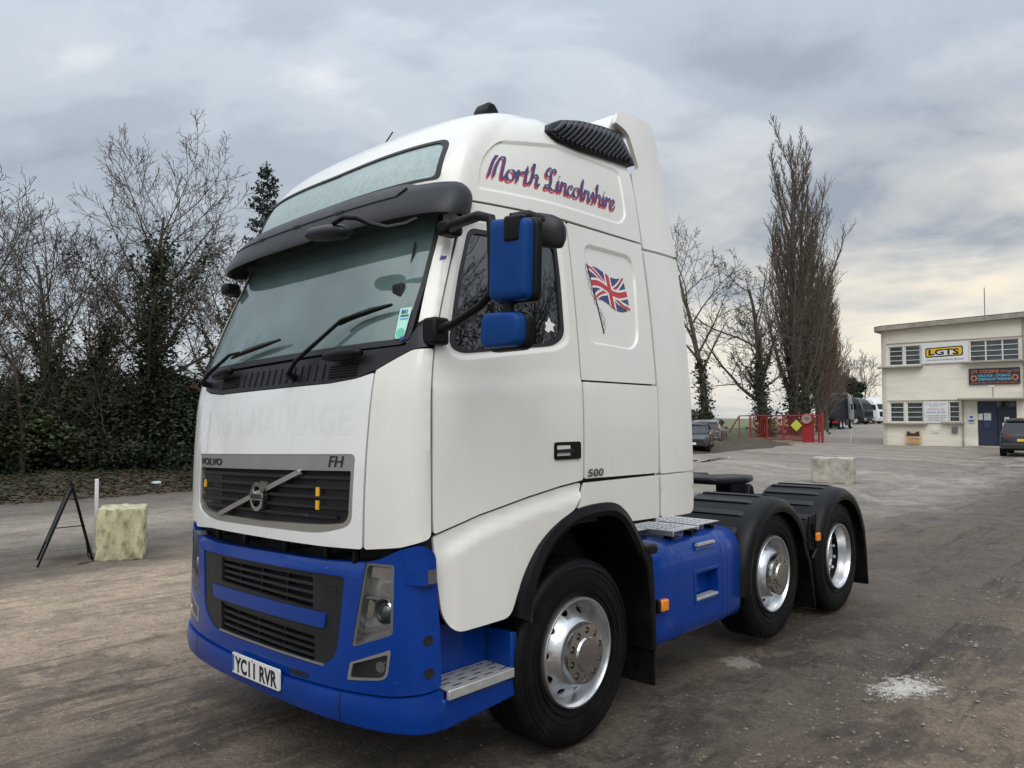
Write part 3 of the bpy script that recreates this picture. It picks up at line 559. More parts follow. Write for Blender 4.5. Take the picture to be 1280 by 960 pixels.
# ================================================================== THE TRUCK
WHITE = mat('white_paint', (.735,.725,.675), .34, var=.03, vscale=1.3, coat=.75, dirt=(.50,.46,.38), dirt_amt=.20, dscale=1.9, stretch=(1,1,.35))
HOODW = mat('hood_white_paint', (.755,.76,.75), .26, var=.015, vscale=1.3, coat=.9, dirt=(.52,.50,.44), dirt_amt=.14, dscale=2.4, stretch=(1,1,.4))
GHOST = mat('ghost_lettering', (.732,.739,.732), .13, var=.02, coat=1.0)
BLUE = mat('blue_paint', (.0008,.034,.225), .28, var=.10, vscale=3, coat=.25, spec=.22, dirt=(.015,.05,.16), dirt_amt=.22, dscale=5.0, chips=(.20,.26,.40,.012))
BLUEM = mat('matt_blue_paint', (.0012,.042,.19), .5, var=.06, spec=.2)
BLACK = mat('black_plastic', (.0042,.0044,.005), .40, var=.2, vscale=12, bump=.06, bscale=160, dirt=(.018,.017,.016), dirt_amt=.3, dscale=4, spec=.2)
GREYB = mat('charcoal_plastic', (.0135,.014,.0165), .38, var=.15, vscale=9, bump=.04, bscale=200, dirt=(.04,.04,.042), dirt_amt=.25, dscale=3, spec=.32)
DEEP = mat('unlit_black', (.006,.006,.007), .75, var=.1)
RUBBER = mat('tyre_rubber', (.0038,.0038,.0042), .5, var=.2, vscale=7, bump=.12, bscale=70, dirt=(.022,.019,.016), dirt_amt=.4, dscale=6, spec=.2)
SEAL = mat('rubber_seal', (.012,.012,.013), .55, var=.1)
SILVER = mat('grille_silver', (.42,.41,.39), .34, metal=.75, var=.05)
ALLOY = mat('wheel_silver', (.66,.67,.68), .28, metal=.9, var=.12, vscale=14, bump=.06, bscale=60, dirt=(.18,.17,.16), dirt_amt=.35, dscale=9)
CHROME = mat('polished_steel', (.60,.60,.59), .13, metal=1.0, var=.05, dirt=(.25,.24,.22), dirt_amt=.25, dscale=8)
TREAD = mat('aluminium_tread', (.60,.60,.58), .42, metal=.6, var=.1, vscale=20, dirt=(.25,.24,.22), dirt_amt=.35, dscale=14)
AMBER = mat('amber_lens', (.85,.25,.02), .2, var=.05, coat=.5)
ORANGE = mat('amber_strip', (.80,.42,.03), .3, var=.05)
PLATE = mat('plate_white', (.72,.72,.70), .35, var=.03, dirt=(.4,.38,.33), dirt_amt=.2, dscale=9)
INK = mat('black_ink', (.012,.012,.014), .4, var=.1)
NAVY = mat('navy_vinyl', (.045,.052,.17), .35, var=.06)
RED = mat('red_vinyl', (.50,.035,.05), .35, var=.06)
VWHITE = mat('white_vinyl', (.76,.76,.74), .35, var=.02)
INTER = mat('cab_trim', (.055,.058,.06), .8, var=.15)
INTERL = mat('cab_trim_pale', (.22,.23,.23), .85, var=.12)
WSG = glass('windscreen_glass', (.74,.86,.84), film=(.42,.64,.62), film_amt=.24, vscale=.9, ior=2.25)
RWG = glass('roof_window_glass', (.25,.32,.32), film=(.52,.66,.65), film_amt=.62, vscale=30, fvar=(.9,1.12), ior=1.9)
SDG = glass('side_glass', (.08,.09,.09), ior=2.4)
CLR = glass('lamp_glass', (.93,.94,.94), ior=1.45)
# ---- the cab skin: rows of z, front centre y, door front y, half width there, half width behind, squareness
CAB = np.array([
(0.60,-1.225,-0.955,1.118,1.247,2.5),(1.00,-1.235,-0.970,1.118,1.247,2.5),(1.25,-1.240,-0.983,1.118,1.247,2.5),(1.50,-1.238,-0.991,1.118,1.246,2.5),
(1.75,-1.222,-0.993,1.117,1.242,2.5),(2.00,-1.187,-0.988,1.113,1.232,2.5),(2.15,-1.150,-0.965,1.103,1.220,2.5),
(2.36,-1.080,-0.903,1.082,1.200,2.4),(2.57,-1.000,-0.824,1.055,1.177,2.4),(2.85,-0.890,-0.710,1.015,1.140,2.4),
(3.00,-0.880,-0.650,1.010,1.120,2.5),(3.15,-0.835,-0.590,1.000,1.098,2.7),(3.30,-0.755,-0.490,0.985,1.072,2.8),
(3.44,-0.630,-0.360,0.955,1.030,2.8),(3.54,-0.470,-0.200,0.910,0.965,2.8),(3.61,-0.280,0.000,0.835,0.870,2.7),
(3.65,-0.100,0.200,0.720,0.740,2.5),(3.67,0.080,0.400,0.540,0.550,2.4)])
BMP = np.array([(0.20,-1.225,-0.95,1.13,1.2,2.6),(0.60,-1.235,-0.96,1.14,1.2,2.6),(1.20,-1.215,-0.98,1.13,1.2,2.6),(2.0,-1.215,-0.98,1.13,1.2,2.6)])
_t = np.linspace(0, math.pi/2, 400); _cx = 1.118*np.sin(_t)**.8; _cy = -.25*np.cos(_t)**.8
_s = np.concatenate([[0], np.cumsum(np.hypot(np.diff(_cx), np.diff(_cy)))]); _s /= _s[-1]
def pchip(z, X, Y):
    h = np.diff(X); dl = np.diff(Y)/h; m = np.zeros(len(X)); m[0] = dl[0]; m[-1] = dl[-1]
    for i in range(1, len(X)-1): m[i] = 0 if dl[i-1]*dl[i] <= 0 else (dl[i-1]*h[i]+dl[i]*h[i-1])/(h[i-1]+h[i])
    z = np.clip(z, X[0], X[-1]); k = np.clip(np.searchsorted(X, z)-1, 0, len(X)-2); t = (z-X[k])/h[k]
    return (2*t**3-3*t**2+1)*Y[k]+(t**3-2*t**2+t)*h[k]*m[k]+(-2*t**3+3*t**2)*Y[k+1]+(t**3-t**2)*h[k]*m[k+1]
def SK(u, z, T=CAB):
    u = np.asarray(u, float); z = np.asarray(z, float); u, z = np.broadcast_arrays(u, z)
    Y0, Ye, We, W, n = [pchip(z, T[:,0], T[:,i]) for i in range(1, 6)]
    s = np.sign(u); a = np.abs(u); th = np.interp(np.minimum(a, 1), _s, _t)
    xf = We*np.sin(th)**(2/n); yf = Ye-(Ye-Y0)*np.maximum(np.cos(th), 0)**(2/n)
    yF = np.maximum(0.0, Ye+.05)
    ys = np.where(a <= 2, Ye+(yF-Ye)*(a-1), yF+(.77-yF)*(a-2))
    t = np.clip((ys-Ye)/np.maximum(.05, -Ye), 0, 1); xs = W-(W-We)*(1-t)**1.6
    fr = a <= 1
    return np.stack([np.where(fr, xf, xs)*np.where(s == 0, 1, s), np.where(fr, yf, ys), z], -1)
def UY(y, z):      # side coordinate from y
    Ye = pchip(np.asarray(z, float), CAB[:,0], CAB[:,2]); yF = np.maximum(0, Ye+.05); y = np.asarray(y, float)
    return np.where(y < yF, 1+(y-Ye)/(yF-Ye), 2+(y-yF)/(.77-yF))
def SKO(u, z, off, T=CAB):
    e = 2e-3; du = SK(u+e, z, T)-SK(u-e, z, T); dz = SK(u, np.asarray(z)+e, T)-SK(u, np.asarray(z)-e, T)
    n = np.cross(du, dz); n /= np.linalg.norm(n, axis=-1)[..., None]+1e-12
    return SK(u, z, T)+n*np.asarray(off)[..., None] if np.ndim(off) else SK(u, z, T)+n*off
def LEAN(v):      # the cab sits a little lower on its far side
    v = np.array(v, float).reshape(-1, 3)
    k = sstep((v[:,2]-.5)/1.1)*(1-sstep((v[:,1]-.9)/.9)); v[:,2] += .024*(v[:,0]-1.1)*k; return v
def lean1(p): return tuple(LEAN([p])[0])
TRUCK = thing('tractor_unit', 'large white and blue three-axle lorry tractor unit with high-roof sleeper cab', 'truck', (0, 1.8, GZ))
def inset(lp, d):      # positive moves inwards (counter-clockwise loops)
    A = dens(lp, .03); t = np.roll(A, -1, 0)-np.roll(A, 1, 0); t /= np.linalg.norm(t, axis=1)[:,None]+1e-9
    ar = np.sum(A[:,0]*np.roll(A[:,1], -1)-np.roll(A[:,0], -1)*A[:,1]); n = np.stack([-t[:,1], t[:,0]], 1)*(1 if ar > 0 else -1)
    return [tuple(p) for p in A+n*d]
def skin(name, m, outline, parent=None, holes=(), off=0.0, T=CAB, thick=.018, sp=.05, bsp=.025, emboss=(), mirror=False, sharp=50, crease=None):
    loops = []
    for lp, dep, wid in emboss:
        loops += [lp]+[inset(lp, q) for q in (-.008, wid, wid+.008)]
    V, F = cdt(outline, holes, loops, sp, bsp)
    o = np.full(len(V), off)
    for lp, dep, wid in emboss: o += dep*sstep(sdist(V, np.array(lp))/wid)
    if crease is not None: o += crease(V)
    u = -V[:,0] if mirror else V[:,0]
    P = SKO(u, V[:,1], o if not mirror else o, T)
    if mirror:
        F = F[:, ::-1]
    F = F.tolist(); sh = len(F)
    if thick:
        Q = SKO(u, V[:,1], o-thick, T); cnt = {}
        for f in F:
            for a, b in ((f[0], f[1]), (f[1], f[2]), (f[2], f[0])):
                k = (min(a, b), max(a, b)); cnt[k] = None if k in cnt else (a, b)
        es = [e for e in cnt.values() if e]; vs = sorted({i for e in es for i in e}); ix = {v: len(P)+i for i, v in enumerate(vs)}; n = len(vs)
        P = np.vstack([P, P[vs], Q[vs]]); F += [(ix[b], ix[a], ix[a]+n, ix[b]+n) for a, b in es]
    me = mesh(name, LEAN(P), F, m, True, sharp)
    return link(name, me, parent or TRUCK)
def decal(name, m, V, F, fn, off, parent, T=CAB, mirror=False):
    uz = fn(np.asarray(V, float)); P = SKO(uz[:,0], uz[:,1], off, T)
    me = mesh(name, LEAN(P), [tuple(f) for f in F], m, True, 0); return link(name, me, parent)
# ---- liner that darkens the gaps between panels
WSO = rpoly([(-.862,2.150),(.862,2.182),(.885,2.50),(.888,2.93),(-.888,2.93),(-.885,2.48)], [.06,.06,.01,.05,.05,.01])      # windscreen opening
WINO = rpoly([(1.085,2.175),(1.16,2.140),(1.80,2.215),(1.893,2.275),(1.886,2.60),(1.872,2.80),(1.42,2.80),(1.078,2.803),(1.070,2.55)], [.05,.06,.05,.05,0,.05,0,.05,0])
WINL = [(-x, z) for x, z in WINO][::-1]
RWO = rpoly([(-.845,3.045),(.845,3.055),(.83,3.305),(.35,3.300),(0,3.290),(-.35,3.295),(-.83,3.300)], [.02,.03,.07,0,0,0,.07])
V, F = cdt([(-3,1.19),(-2.62,1.19),(-2.5,1.34),(-1.7,1.36),(-1.42,1.06),(-1.35,.98),(-1.03,.98),(-1.0,1.22),(1.0,1.22),(1.03,.98),(1.35,.98),(1.42,1.06),(1.7,1.36),(2.5,1.34),(2.62,1.19),(3,1.19),(3,3.6),(-3,3.6)], [WSO, WINO, WINL, [(-.8,3.07),(.8,3.07),(.78,3.27),(-.78,3.27)]], (), .09, .05)
link('cab_liner', mesh('cab_liner', LEAN(SKO(V[:,0], V[:,1], -.032)), F.tolist(), DEEP, True, 60), TRUCK)
# ---- front panel with grille opening
GRO = rpoly([(-.655,1.655),(.655,1.665),(.645,1.325),(.47,1.272),(-.47,1.262),(-.645,1.318)], [.02,.03,.05,.12,.12,.05])
hood = skin('front_panel', HOODW, rpoly([(-.70,1.195),(-.47,1.213),(.47,1.213),(.697,1.218),(.714,2.050),(.617,2.026),(.46,2.012),(-.46,2.004),(-.617,2.018),(-.714,2.045)], [.03,0,0,.015,.01,.03,0,0,.03,.01]), holes=[GRO], sp=.05,
            crease=lambda V: .006*np.exp(-((sdist(V, np.array(GRO))+.018)/.012)**2))
tv, tf = text2d("OGG'S HAULAGE", .215, bold=.006, sub=2, space=1.06)
w0 = tv[:,0].max()
decal('ghost_lettering', GHOST, tv, tf, lambda V: np.stack([-.675+V[:,0]/w0*1.29, 1.765+V[:,1]*1.0], 1), .0004, hood)
for s in (1, -1):
    skin('corner_panel', WHITE, rpoly([(.709,1.218),(.869,1.236),(.992,1.272),(.994,2.155),(.893,2.150),(.722,2.060)], [.015,0,.03,.02,.02,.01]), mirror=s < 0)
# ---- grille: silver frame, black slats, bar and badge
gfr = skin('grille', SILVER, GRO, holes=[rpoly([(-.632,1.574),(.632,1.584),(.622,1.335),(.455,1.315),(0,1.300),(-.455,1.305),(-.622,1.328)], [.01,.01,.05,.1,0,.1,.05])], off=-.004, thick=.03, sp=.035, bsp=.02)
skin('grille_backing', DEEP, [(-.66,1.27),(.66,1.27),(.66,1.66),(-.66,1.66)], parent=gfr, off=-.07, thick=0, sp=.1)
for k, zc in enumerate((1.545, 1.497, 1.448, 1.399, 1.352)):
    wide = .055 if k in (1, 2, 3) else .04
    zl = lambda z: z
    hw = .628 if zc > 1.37 else .55
    o = skin('grille_slat', GREYB, rpoly([(-hw,zc-.008),(hw,zc-.004),(hw,zc+.012),(-hw,zc+.008)], .004, 2), parent=gfr, off=-.014 if k % 2 == 0 else -.010, thick=.022, sp=.06)
for s in (-1, 1):
    for (z0, z1) in ((1.36, 1.39), (1.408, 1.44), (1.457, 1.488), (1.506, 1.536)):
        skin('grille_blank', GREYB, [(s*.40-.0, z0), (s*.40+.215*s, z0), (s*.40+.215*s, z1), (s*.40, z1)] if s > 0 else [(-.615, z0), (-.40, z0), (-.40, z1), (-.615, z1)], parent=gfr, off=-.030, thick=.012, sp=.08)
for u in (-.24, -.08, .08, .24):
    skin('grille_rib', BLACK, [(u-.003,1.31),(u+.003,1.31),(u+.003,1.58),(u-.003,1.58)], parent=gfr, off=-.035, thick=.02, sp=.08)
a = np.array((-.365, 1.308)); b = np.array((.318, 1.5735)); dd = (b-a)/np.linalg.norm(b-a); nn_ = np.array((-dd[1], dd[0]))*.013
skin('grille_bar', SILVER, [tuple(a-nn_), tuple(b-nn_), tuple(b+nn_), tuple(a+nn_)], parent=gfr, off=.008, thick=.018, sp=.05)
ce = np.array((.012, 1.432))
ell = lambda r, n=28: [(ce[0]+r*.72*math.cos(2*math.pi*k/n), ce[1]+r*math.sin(2*math.pi*k/n)) for k in range(n)]
em = skin('badge', CHROME, ell(.078), holes=[ell(.056)], parent=gfr, off=.020, thick=.03, sp=.03, bsp=.012)
skin('badge_band', CHROME, rpoly([(ce[0]-.052,ce[1]-.018),(ce[0]+.052,ce[1]-.018),(ce[0]+.052,ce[1]+.018),(ce[0]-.052,ce[1]+.018)], .004, 2), parent=gfr, off=.024, thick=.03, sp=.03)
skin('badge_arrow', CHROME, [(ce[0]+.035,ce[1]+.052),(ce[0]+.066,ce[1]+.030),(ce[0]+.07,ce[1]+.085),(ce[0]+.03,ce[1]+.085)], parent=gfr, off=.022, thick=.02, sp=.03)
tv, tf = text2d('VOLVO', .030, bold=.0012, align='CENTER', sub=0)
decal('badge_lettering', INK, tv, tf, lambda V: np.stack([ce[0]+V[:,0]*.85, ce[1]-.010+V[:,1]], 1), .026, gfr)
tv, tf = text2d('VOLVO', .058, bold=.0022, sub=1)
decal('maker_lettering', INK, tv, tf, lambda V: np.stack([-.638+V[:,0]*1.38, 1.592+V[:,1]*.95], 1), -.001, gfr)
tv, tf = text2d('FH', .078, bold=.0008, shear=.15, sub=1)
decal('model_lettering', INK, tv, tf, lambda V: np.stack([.495+V[:,0]*.98, 1.601+V[:,1]], 1), -.001, gfr)
for (u, z) in ((-.575, 1.478), (.435, 1.478), (.435, 1.412)):
    skin('amber_strip', ORANGE, [(u-.009,z-.022),(u+.009,z-.022),(u+.009,z+.022),(u-.009,z+.022)], parent=gfr, off=-.004, thick=.008, sp=.05)
# ---- black cowl below the windscreen, with pillar trims
cow = skin('cowl', GREYB, rpoly([(-.72,2.050),(-.617,2.024),(-.46,2.010),(.46,2.018),(.617,2.032),(.722,2.066),(.893,2.156),(.972,2.166),(.980,2.292),(.915,2.285),(.872,2.235),(.855,2.172),(.46,2.160),(0,2.148),(-.46,2.140),(-.860,2.145),(-.87,2.23),(-.915,2.28),(-.980,2.285),(-.972,2.160),(-.893,2.150)], [0,.02,0,0,.02,0,.02,.02,.02,.03,.03,.02,0,0,0,.02,.03,.03,.02,.02,.02]), off=-.002, thick=.02)
for (u0, u1) in ((.44, .615), (-.48, -.30)):
    vb = skin('air_vent', DEEP, rpoly([(u0,2.035),(u1,2.04),(u1,2.105),(u0,2.10)], .006, 2), parent=cow, off=.002, thick=.004)
    for k in range(5): skin('vent_slat', BLACK, [(u0+.004,2.042+k*.013),(u1-.004,2.045+k*.013),(u1-.004,2.050+k*.013),(u0+.004,2.047+k*.013)], parent=cow, off=.008, thick=.006, sp=.08)
for u in np.linspace(-.25, .40, 13):
    skin('cowl_rib', GREYB, [(u-.004,2.035),(u+.004,2.035),(u+.004,2.118),(u-.004,2.118)], parent=cow, off=.004, thick=.006, sp=.1)
# ---- windscreen
skin('windscreen_seal', SEAL, WSO, holes=[rpoly([(-.836,2.185),(.836,2.210),(.862,2.50),(.866,2.90),(-.866,2.90),(-.862,2.48)], [.06,.06,.01,.04,.04,.01])], off=-.006, thick=.015)
ws = skin('windscreen', WSG, [(-.855,2.160),(.855,2.190),(.880,2.50),(.884,2.92),(-.884,2.92),(-.880,2.48)], off=-.013, thick=0, sp=.07)
for s in (-1, 1):
    skin('pillar', WHITE, rpoly([(.892,2.285),(.915,2.298),(.992,2.302),(.992,2.60),(.985,2.845),(.895,2.90),(.890,2.50)], [0,.01,.005,0,.01,0,0]), off=-.002, mirror=s < 0, thick=.02)
# permit sticker and tape
st = skin('permit_sticker', mat('pale_green_paper', (.42,.72,.62), .5), rpoly([(.792,2.205),(.838,2.212),(.848,2.365),(.790,2.362)], [.022,.022,.003,.003]), parent=ws, off=.0, thick=0, sp=.03)
skin('sticker_disc', mat('green_paper', (.12,.52,.38), .5), [(.816+.020*math.cos(t), 2.236+.024*math.sin(t)) for t in np.linspace(0, 6.283, 20)[:-1]], parent=ws, off=.002, thick=0, sp=.03)
tv, tf = text2d('IM1', .030, bold=.001)
decal('sticker_lettering', NAVY, tv, tf, lambda V: np.stack([.800+V[:,0]*.75, 2.332+V[:,1]], 1), .002, ws)
for (zz, cc) in ((2.318, NAVY), (2.303, mat('pale_blue_ink', (.12,.40,.62), .5))): skin('sticker_line', cc, [(.80,zz),(.84,zz),(.84,zz+.008),(.80,zz+.008)], parent=ws, off=.002, thick=0, sp=.05)
for (u, z, d) in ((.945, 2.615, .018), (.835, 2.205, .014)): skin('blue_tape', mat('blue_tape', (.01,.02,.22), .4), [(u-d,z-.012),(u+d*.7,z-.002),(u+d,z+.010),(u-.2*d,z+.008),(u-d*.8,z+.014)], off=.002, thick=0, sp=.03, bsp=.01)
# wipers
def wiper(pts_uz, blade):
    m = MB(); P = [SKO(np.array([u]), np.array([z]), np.array([o]))[0] for u, z, o in pts_uz]
    m.tube([lean1(p) for p in P], [.014,.012,.010,.007][:len(P)] if len(P) == 4 else .011, 6)
    o = m.build('wiper', BLACK, TRUCK)
    b = MB(); Q = [lean1(SKO(np.array([u]), np.array([z]), np.array([.026]))[0]) for u, z in blade]; b.tube(Q, [.008]+[.016]*(len(Q)-2)+[.008], 5); b.build('wiper_blade', BLACK, o)
    h = MB(); h.tube([lean1(SKO(np.array([pts_uz[0][0]]), np.array([pts_uz[0][1]]), np.array([q]))[0]) for q in (-.01, .05)], .02, 10); h.build('wiper_pivot', BLACK, o)
wiper([(.20,2.060,.05),(.24,2.13,.05),(.50,2.318,.045),(.60,2.345,.035)], [(.47,2.305),(.55,2.335),(.65,2.355),(.76,2.372)])
wiper([(-.66,2.075,.05),(-.60,2.13,.05),(-.42,2.225,.045),(-.34,2.235,.035)], [(-.42,2.212),(-.30,2.235),(-.15,2.255),(.02,2.275)])
# close-view mirror pods folded on the cowl
for (u0, z0, u1, z1, r) in ((.435, 2.135, .66, 2.140, .030), (-.53, 2.105, -.34, 2.128, .030)):
    m = MB(); pts = [lean1(SKO(np.array([u0+(u1-u0)*t]), np.array([z0+(z1-z0)*t]), np.array([.045]))[0]) for t in np.linspace(0, 1, 9)]
    m.tube(pts, [r*.45]+[r*(.75+.35*math.sin(math.pi*t)) for t in np.linspace(.12, .88, 7)]+[r*.6], 10); m.build('cowl_grab_handle', BLACK, TRUCK, sharp=80)
# ---- interior: floor, dash, wheel, seats, lockers, back wall
m = MB(); m.box((-1.08,-.95,1.22), (1.08,.74,1.27)); m.build('cab_floor', INTER, TRUCK, post=LEAN)
m = MB(); m.prism([(-1.05,2.08),(-.98,2.14),(-.72,2.12),(-.62,1.98),(-.62,1.3),(-1.05,1.3)], lambda p, x: (x, p[0], p[1]), -.98, .98); m.build('dashboard', INTER, TRUCK, bevel=.03, post=LEAN)
m = MB(); c0 = Vector((-.45,-.52,2.12)); ax = Vector((0,.55,.83)).normalized(); uu = Vector((1,0,0)); ww = ax.cross(uu)
m.tube([c0+(uu*math.cos(t)+ww*math.sin(t))*.21 for t in np.linspace(0, 2*math.pi, 29)], .016, 8, cap=False)
m.tube([c0+uu*.2, c0-uu*.2], .014, 6); m.tube([c0, c0-ax*.3], .03, 8); m.build('steering_wheel', DEEP, TRUCK, post=LEAN)
for sx in (-.5, .5):
    m = MB(); m.box((sx-.25,-.38,1.55), (sx+.25,.12,1.70)); m.prism([(.02,1.66),(.14,1.66),(.24,2.30),(.14,2.32)], lambda p, x: (x, p[0], p[1]), sx-.24, sx+.24); m.box((sx-.13,.12,2.32), (sx+.13,.24,2.52))
    m.build('cab_seat', INTER, TRUCK, bevel=.04, post=LEAN)
m = MB(); m.box((-1.05,.70,1.25), (1.05,.73,3.3)); m.build('cab_back_curtain', INTERL, TRUCK, post=LEAN)
m = MB(); m.box((-.98,-.80,2.86), (.98,-.30,2.90))
for k in range(5): m.box((-.92+k*.37,-.64,2.68), (-.92+k*.37+.34,-.32,2.86))
m.box((-.96,-.62,2.655), (.96,-.30,2.68)); m.build('overhead_lockers', INTER, TRUCK, bevel=.01, post=LEAN)
m = MB(); m.tube([lean1((.86,-.88,2.72)), lean1((.86,-.93,2.5)), lean1((.84,-.97,2.44))], .006, 6); m.build('camera_cable', DEEP, TRUCK)
m = MB(); m.box((.80,-.985,2.34), (.88,-.955,2.50)); m.build('dash_camera', DEEP, TRUCK, bevel=.012, post=LEAN)
# ---- sun visor
def vis_ring(u):
    a = abs(u); e = sstep((a-.93)/.09)
    k_ = 1-sstep((a-.68)/.10); prof = [(3.005+.025*k_,.015),(3.012+.022*k_,.042),(2.992,.080),(2.945,.110),(2.87,.130),(2.802,.138),(2.780,.132),(2.85,.108),(2.93,.085),(2.985,.030)]
    out = []
    for z, o in prof:
        zz = z+(2.905-z)*e*.45; oo = o*(1-.55*e)
        out.append(SKO(np.array([u]), np.array([zz]), np.array([oo]))[0])
    return out
us = np.concatenate([np.linspace(-1.02,-.9,9), np.linspace(-.86,.86,34), np.linspace(.9,1.02,9)])
m = MB(); m.sweep([vis_ring(u) for u in us]); visor = m.build('sun_visor', GREYB, TRUCK, sharp=55, post=LEAN)
skin('visor_seam', SEAL, [(-.80,2.944),(.70,2.944),(.735,2.985),(.729,2.988),(.695,2.949),(-.80,2.949)], parent=visor, off=.1095, thick=.02, sp=.06, crease=lambda V: -.022*sstep((V[:,1]-2.95)/.04)+.004)
for u in (-.42,-.05,.33): skin('visor_clip', SEAL, rpoly([(u-.03,2.940),(u+.03,2.940),(u+.03,2.953),(u-.03,2.953)], .004, 2), parent=visor, off=.116, thick=.02, sp=.1)
# front close-proximity mirror hanging from the visor
m = MB(); cpos = Vector((.53,-1.17,2.775)); ring = []
for k, (t, r) in enumerate(((-.17,.012),(-.165,.035),(-.12,.058),(0,.066),(.11,.060),(.15,.040),(.16,.012))):
    ring.append([tuple(cpos+Vector((t*.98, t*.06+r*.95*math.cos(q)*.9, r*.62*math.sin(q)-t*.10))) for q in np.linspace(0, 2*math.pi, 14)[:-1]])
m.sweep(ring); fm = m.build('front_mirror', GREYB, TRUCK, sharp=80, post=LEAN)
m = MB(); m.tube([(.62,-1.205,2.80),(.70,-1.20,2.815),(.78,-1.18,2.80),(.84,-1.14,2.765),(.90,-1.09,2.745),(.95,-1.02,2.765),(.96,-.96,2.80)], .013, 8); m.build('mirror_bracket', BLACK, fm, post=LEAN)
# ---- doors
def belt(V):      # raised belt line pressed into the side
    zb = np.interp(V[:,0], [1.0,1.27,1.58,2.0,3.0], [1.982,2.002,2.019,2.032,2.034]); return .009*sstep((zb-V[:,1]+.002)/.016)*(1-sstep((zb-V[:,1]-.12)/.5))
DOORP = rpoly([(1.004,1.288),(1.264,1.362),(1.570,1.427),(1.802,1.466),(1.992,1.487),(1.993,2.868),(1.42,2.858),(1.018,2.838),(1.004,2.60)], [.02,0,0,0,.015,.05,0,.04,0])
WFR = rpoly([(1.056,2.160),(1.14,2.105),(1.82,2.190),(1.925,2.240),(1.915,2.60),(1.900,2.832),(1.42,2.832),(1.052,2.828),(1.044,2.55)], [.05,.06,.05,.05,0,.05,0,.05,0])
for s in (1, -1):
    d = skin('door', WHITE, DOORP, holes=[WINO], mirror=s < 0, sp=.05, emboss=[(WFR, -.014, .018)], crease=belt)
    skin('window_seal', SEAL, WINO, parent=d, holes=[[tuple(np.mean(WINO, 0)+(np.array(p)-np.mean(WINO, 0))*np.array((.93, .93))) for p in WINO]], off=-.012, mirror=s < 0, thick=.02)
    skin('window', SDG, WINO, parent=d, off=-.022, mirror=s < 0, thick=0, sp=.08)
    if s > 0: skin('window_smudge', VWHITE, [(1.735,2.300),(1.765,2.285),(1.785,2.300),(1.815,2.292),(1.805,2.318),(1.825,2.335),(1.790,2.345),(1.775,2.372),(1.757,2.345),(1.738,2.340),(1.748,2.320)], parent=d, off=-.020, thick=0, sp=.03, bsp=.01)
    h = skin('door_handle', BLACK, rpoly([(1.755,1.604),(1.965,1.604),(1.965,1.697),(1.755,1.697)], .016, 3), parent=d, off=.012, mirror=s < 0, thick=.02, emboss=[(rpoly([(1.772,1.618),(1.890,1.618),(1.890,1.684),(1.772,1.684)], .01, 2), -.011, .008)], sp=.03, bsp=.01)
    skin('handle_grip', GREYB, rpoly([(1.772,1.640),(1.905,1.640),(1.905,1.660),(1.772,1.658)], .004, 2), parent=d, off=.016, mirror=s < 0, thick=.01, sp=.04)
    # lower door skirt with its slanting ridge
    SKT = rpoly([(1.006,1.276),(1.264,1.351),(1.570,1.416),(1.802,1.455),(1.988,1.474),(1.955,1.40),(1.90,1.335),(1.78,1.285),(1.60,1.150),(1.49,.985),(1.43,.845),(1.10,.820),(1.04,.90),(1.018,1.10)], [.02,0,0,0,.03,0,.02,.06,.08,.05,.05,.06,.05,0])
    def ridge(V):
        zc = np.interp(V[:,0], [1.0,1.10,1.264,1.570,1.80,2.0], [1.175,1.210,1.282,1.352,1.390,1.42]); t = V[:,1]-zc
        return .026*(1-sstep((t+.012)/.03))*sstep((V[:,0]-1.02)/.09)-.010
    skin('door_skirt', WHITE, SKT, mirror=s < 0, sp=.035, crease=ridge)
    # sleeper side and sill panel
    sl = skin('sleeper_panel', WHITE, rpoly([(2.008,1.492),(2.990,1.485),(2.992,2.022),(2.006,2.024)], .012, 2), mirror=s < 0, sp=.06, crease=belt)
    EMB = rpoly([(2.115,2.250),(2.70,2.235),(2.80,2.30),(2.845,2.70),(2.82,2.835),(2.18,2.835)], [.09,.07,.08,.0,.09,.09])
    su = skin('sleeper_upper_panel', WHITE, rpoly([(2.007,2.036),(2.992,2.034),(2.992,2.932),(2.007,2.932)], .012, 2), mirror=s < 0, emboss=[(EMB, -.014, .012)], sp=.045)
    if s > 0: SLEEP = su; SLEEPL = sl
    skin('side_rail', WHITE, rpoly([(1.012,2.852),(1.42,2.872),(1.993,2.882),(1.994,2.935),(1.012,2.940)], .01, 2), mirror=s < 0, off=-.004)
    skin('sill_panel', WHITE, rpoly([(2.004,1.470),(2.985,1.472),(2.985,1.212),(2.60,1.218),(2.50,1.278),(2.30,1.322),(2.00,1.318),(1.93,1.315),(1.965,1.38)], [.02,.01,.02,.02,.08,.08,.02,.02,.02]), mirror=s < 0, off=.004, sp=.05)
tv, tf = text2d('500', .060, bold=.0014, shear=.12, sub=1)
decal('power_lettering', mat('badge_grey', (.06,.06,.065), .3, metal=.3), tv, tf, lambda V: np.stack([UY(.018+V[:,0]*1.62, 1.5+0*V[:,0]), 1.502+V[:,1]*.95], 1), .013, SLEEPL)
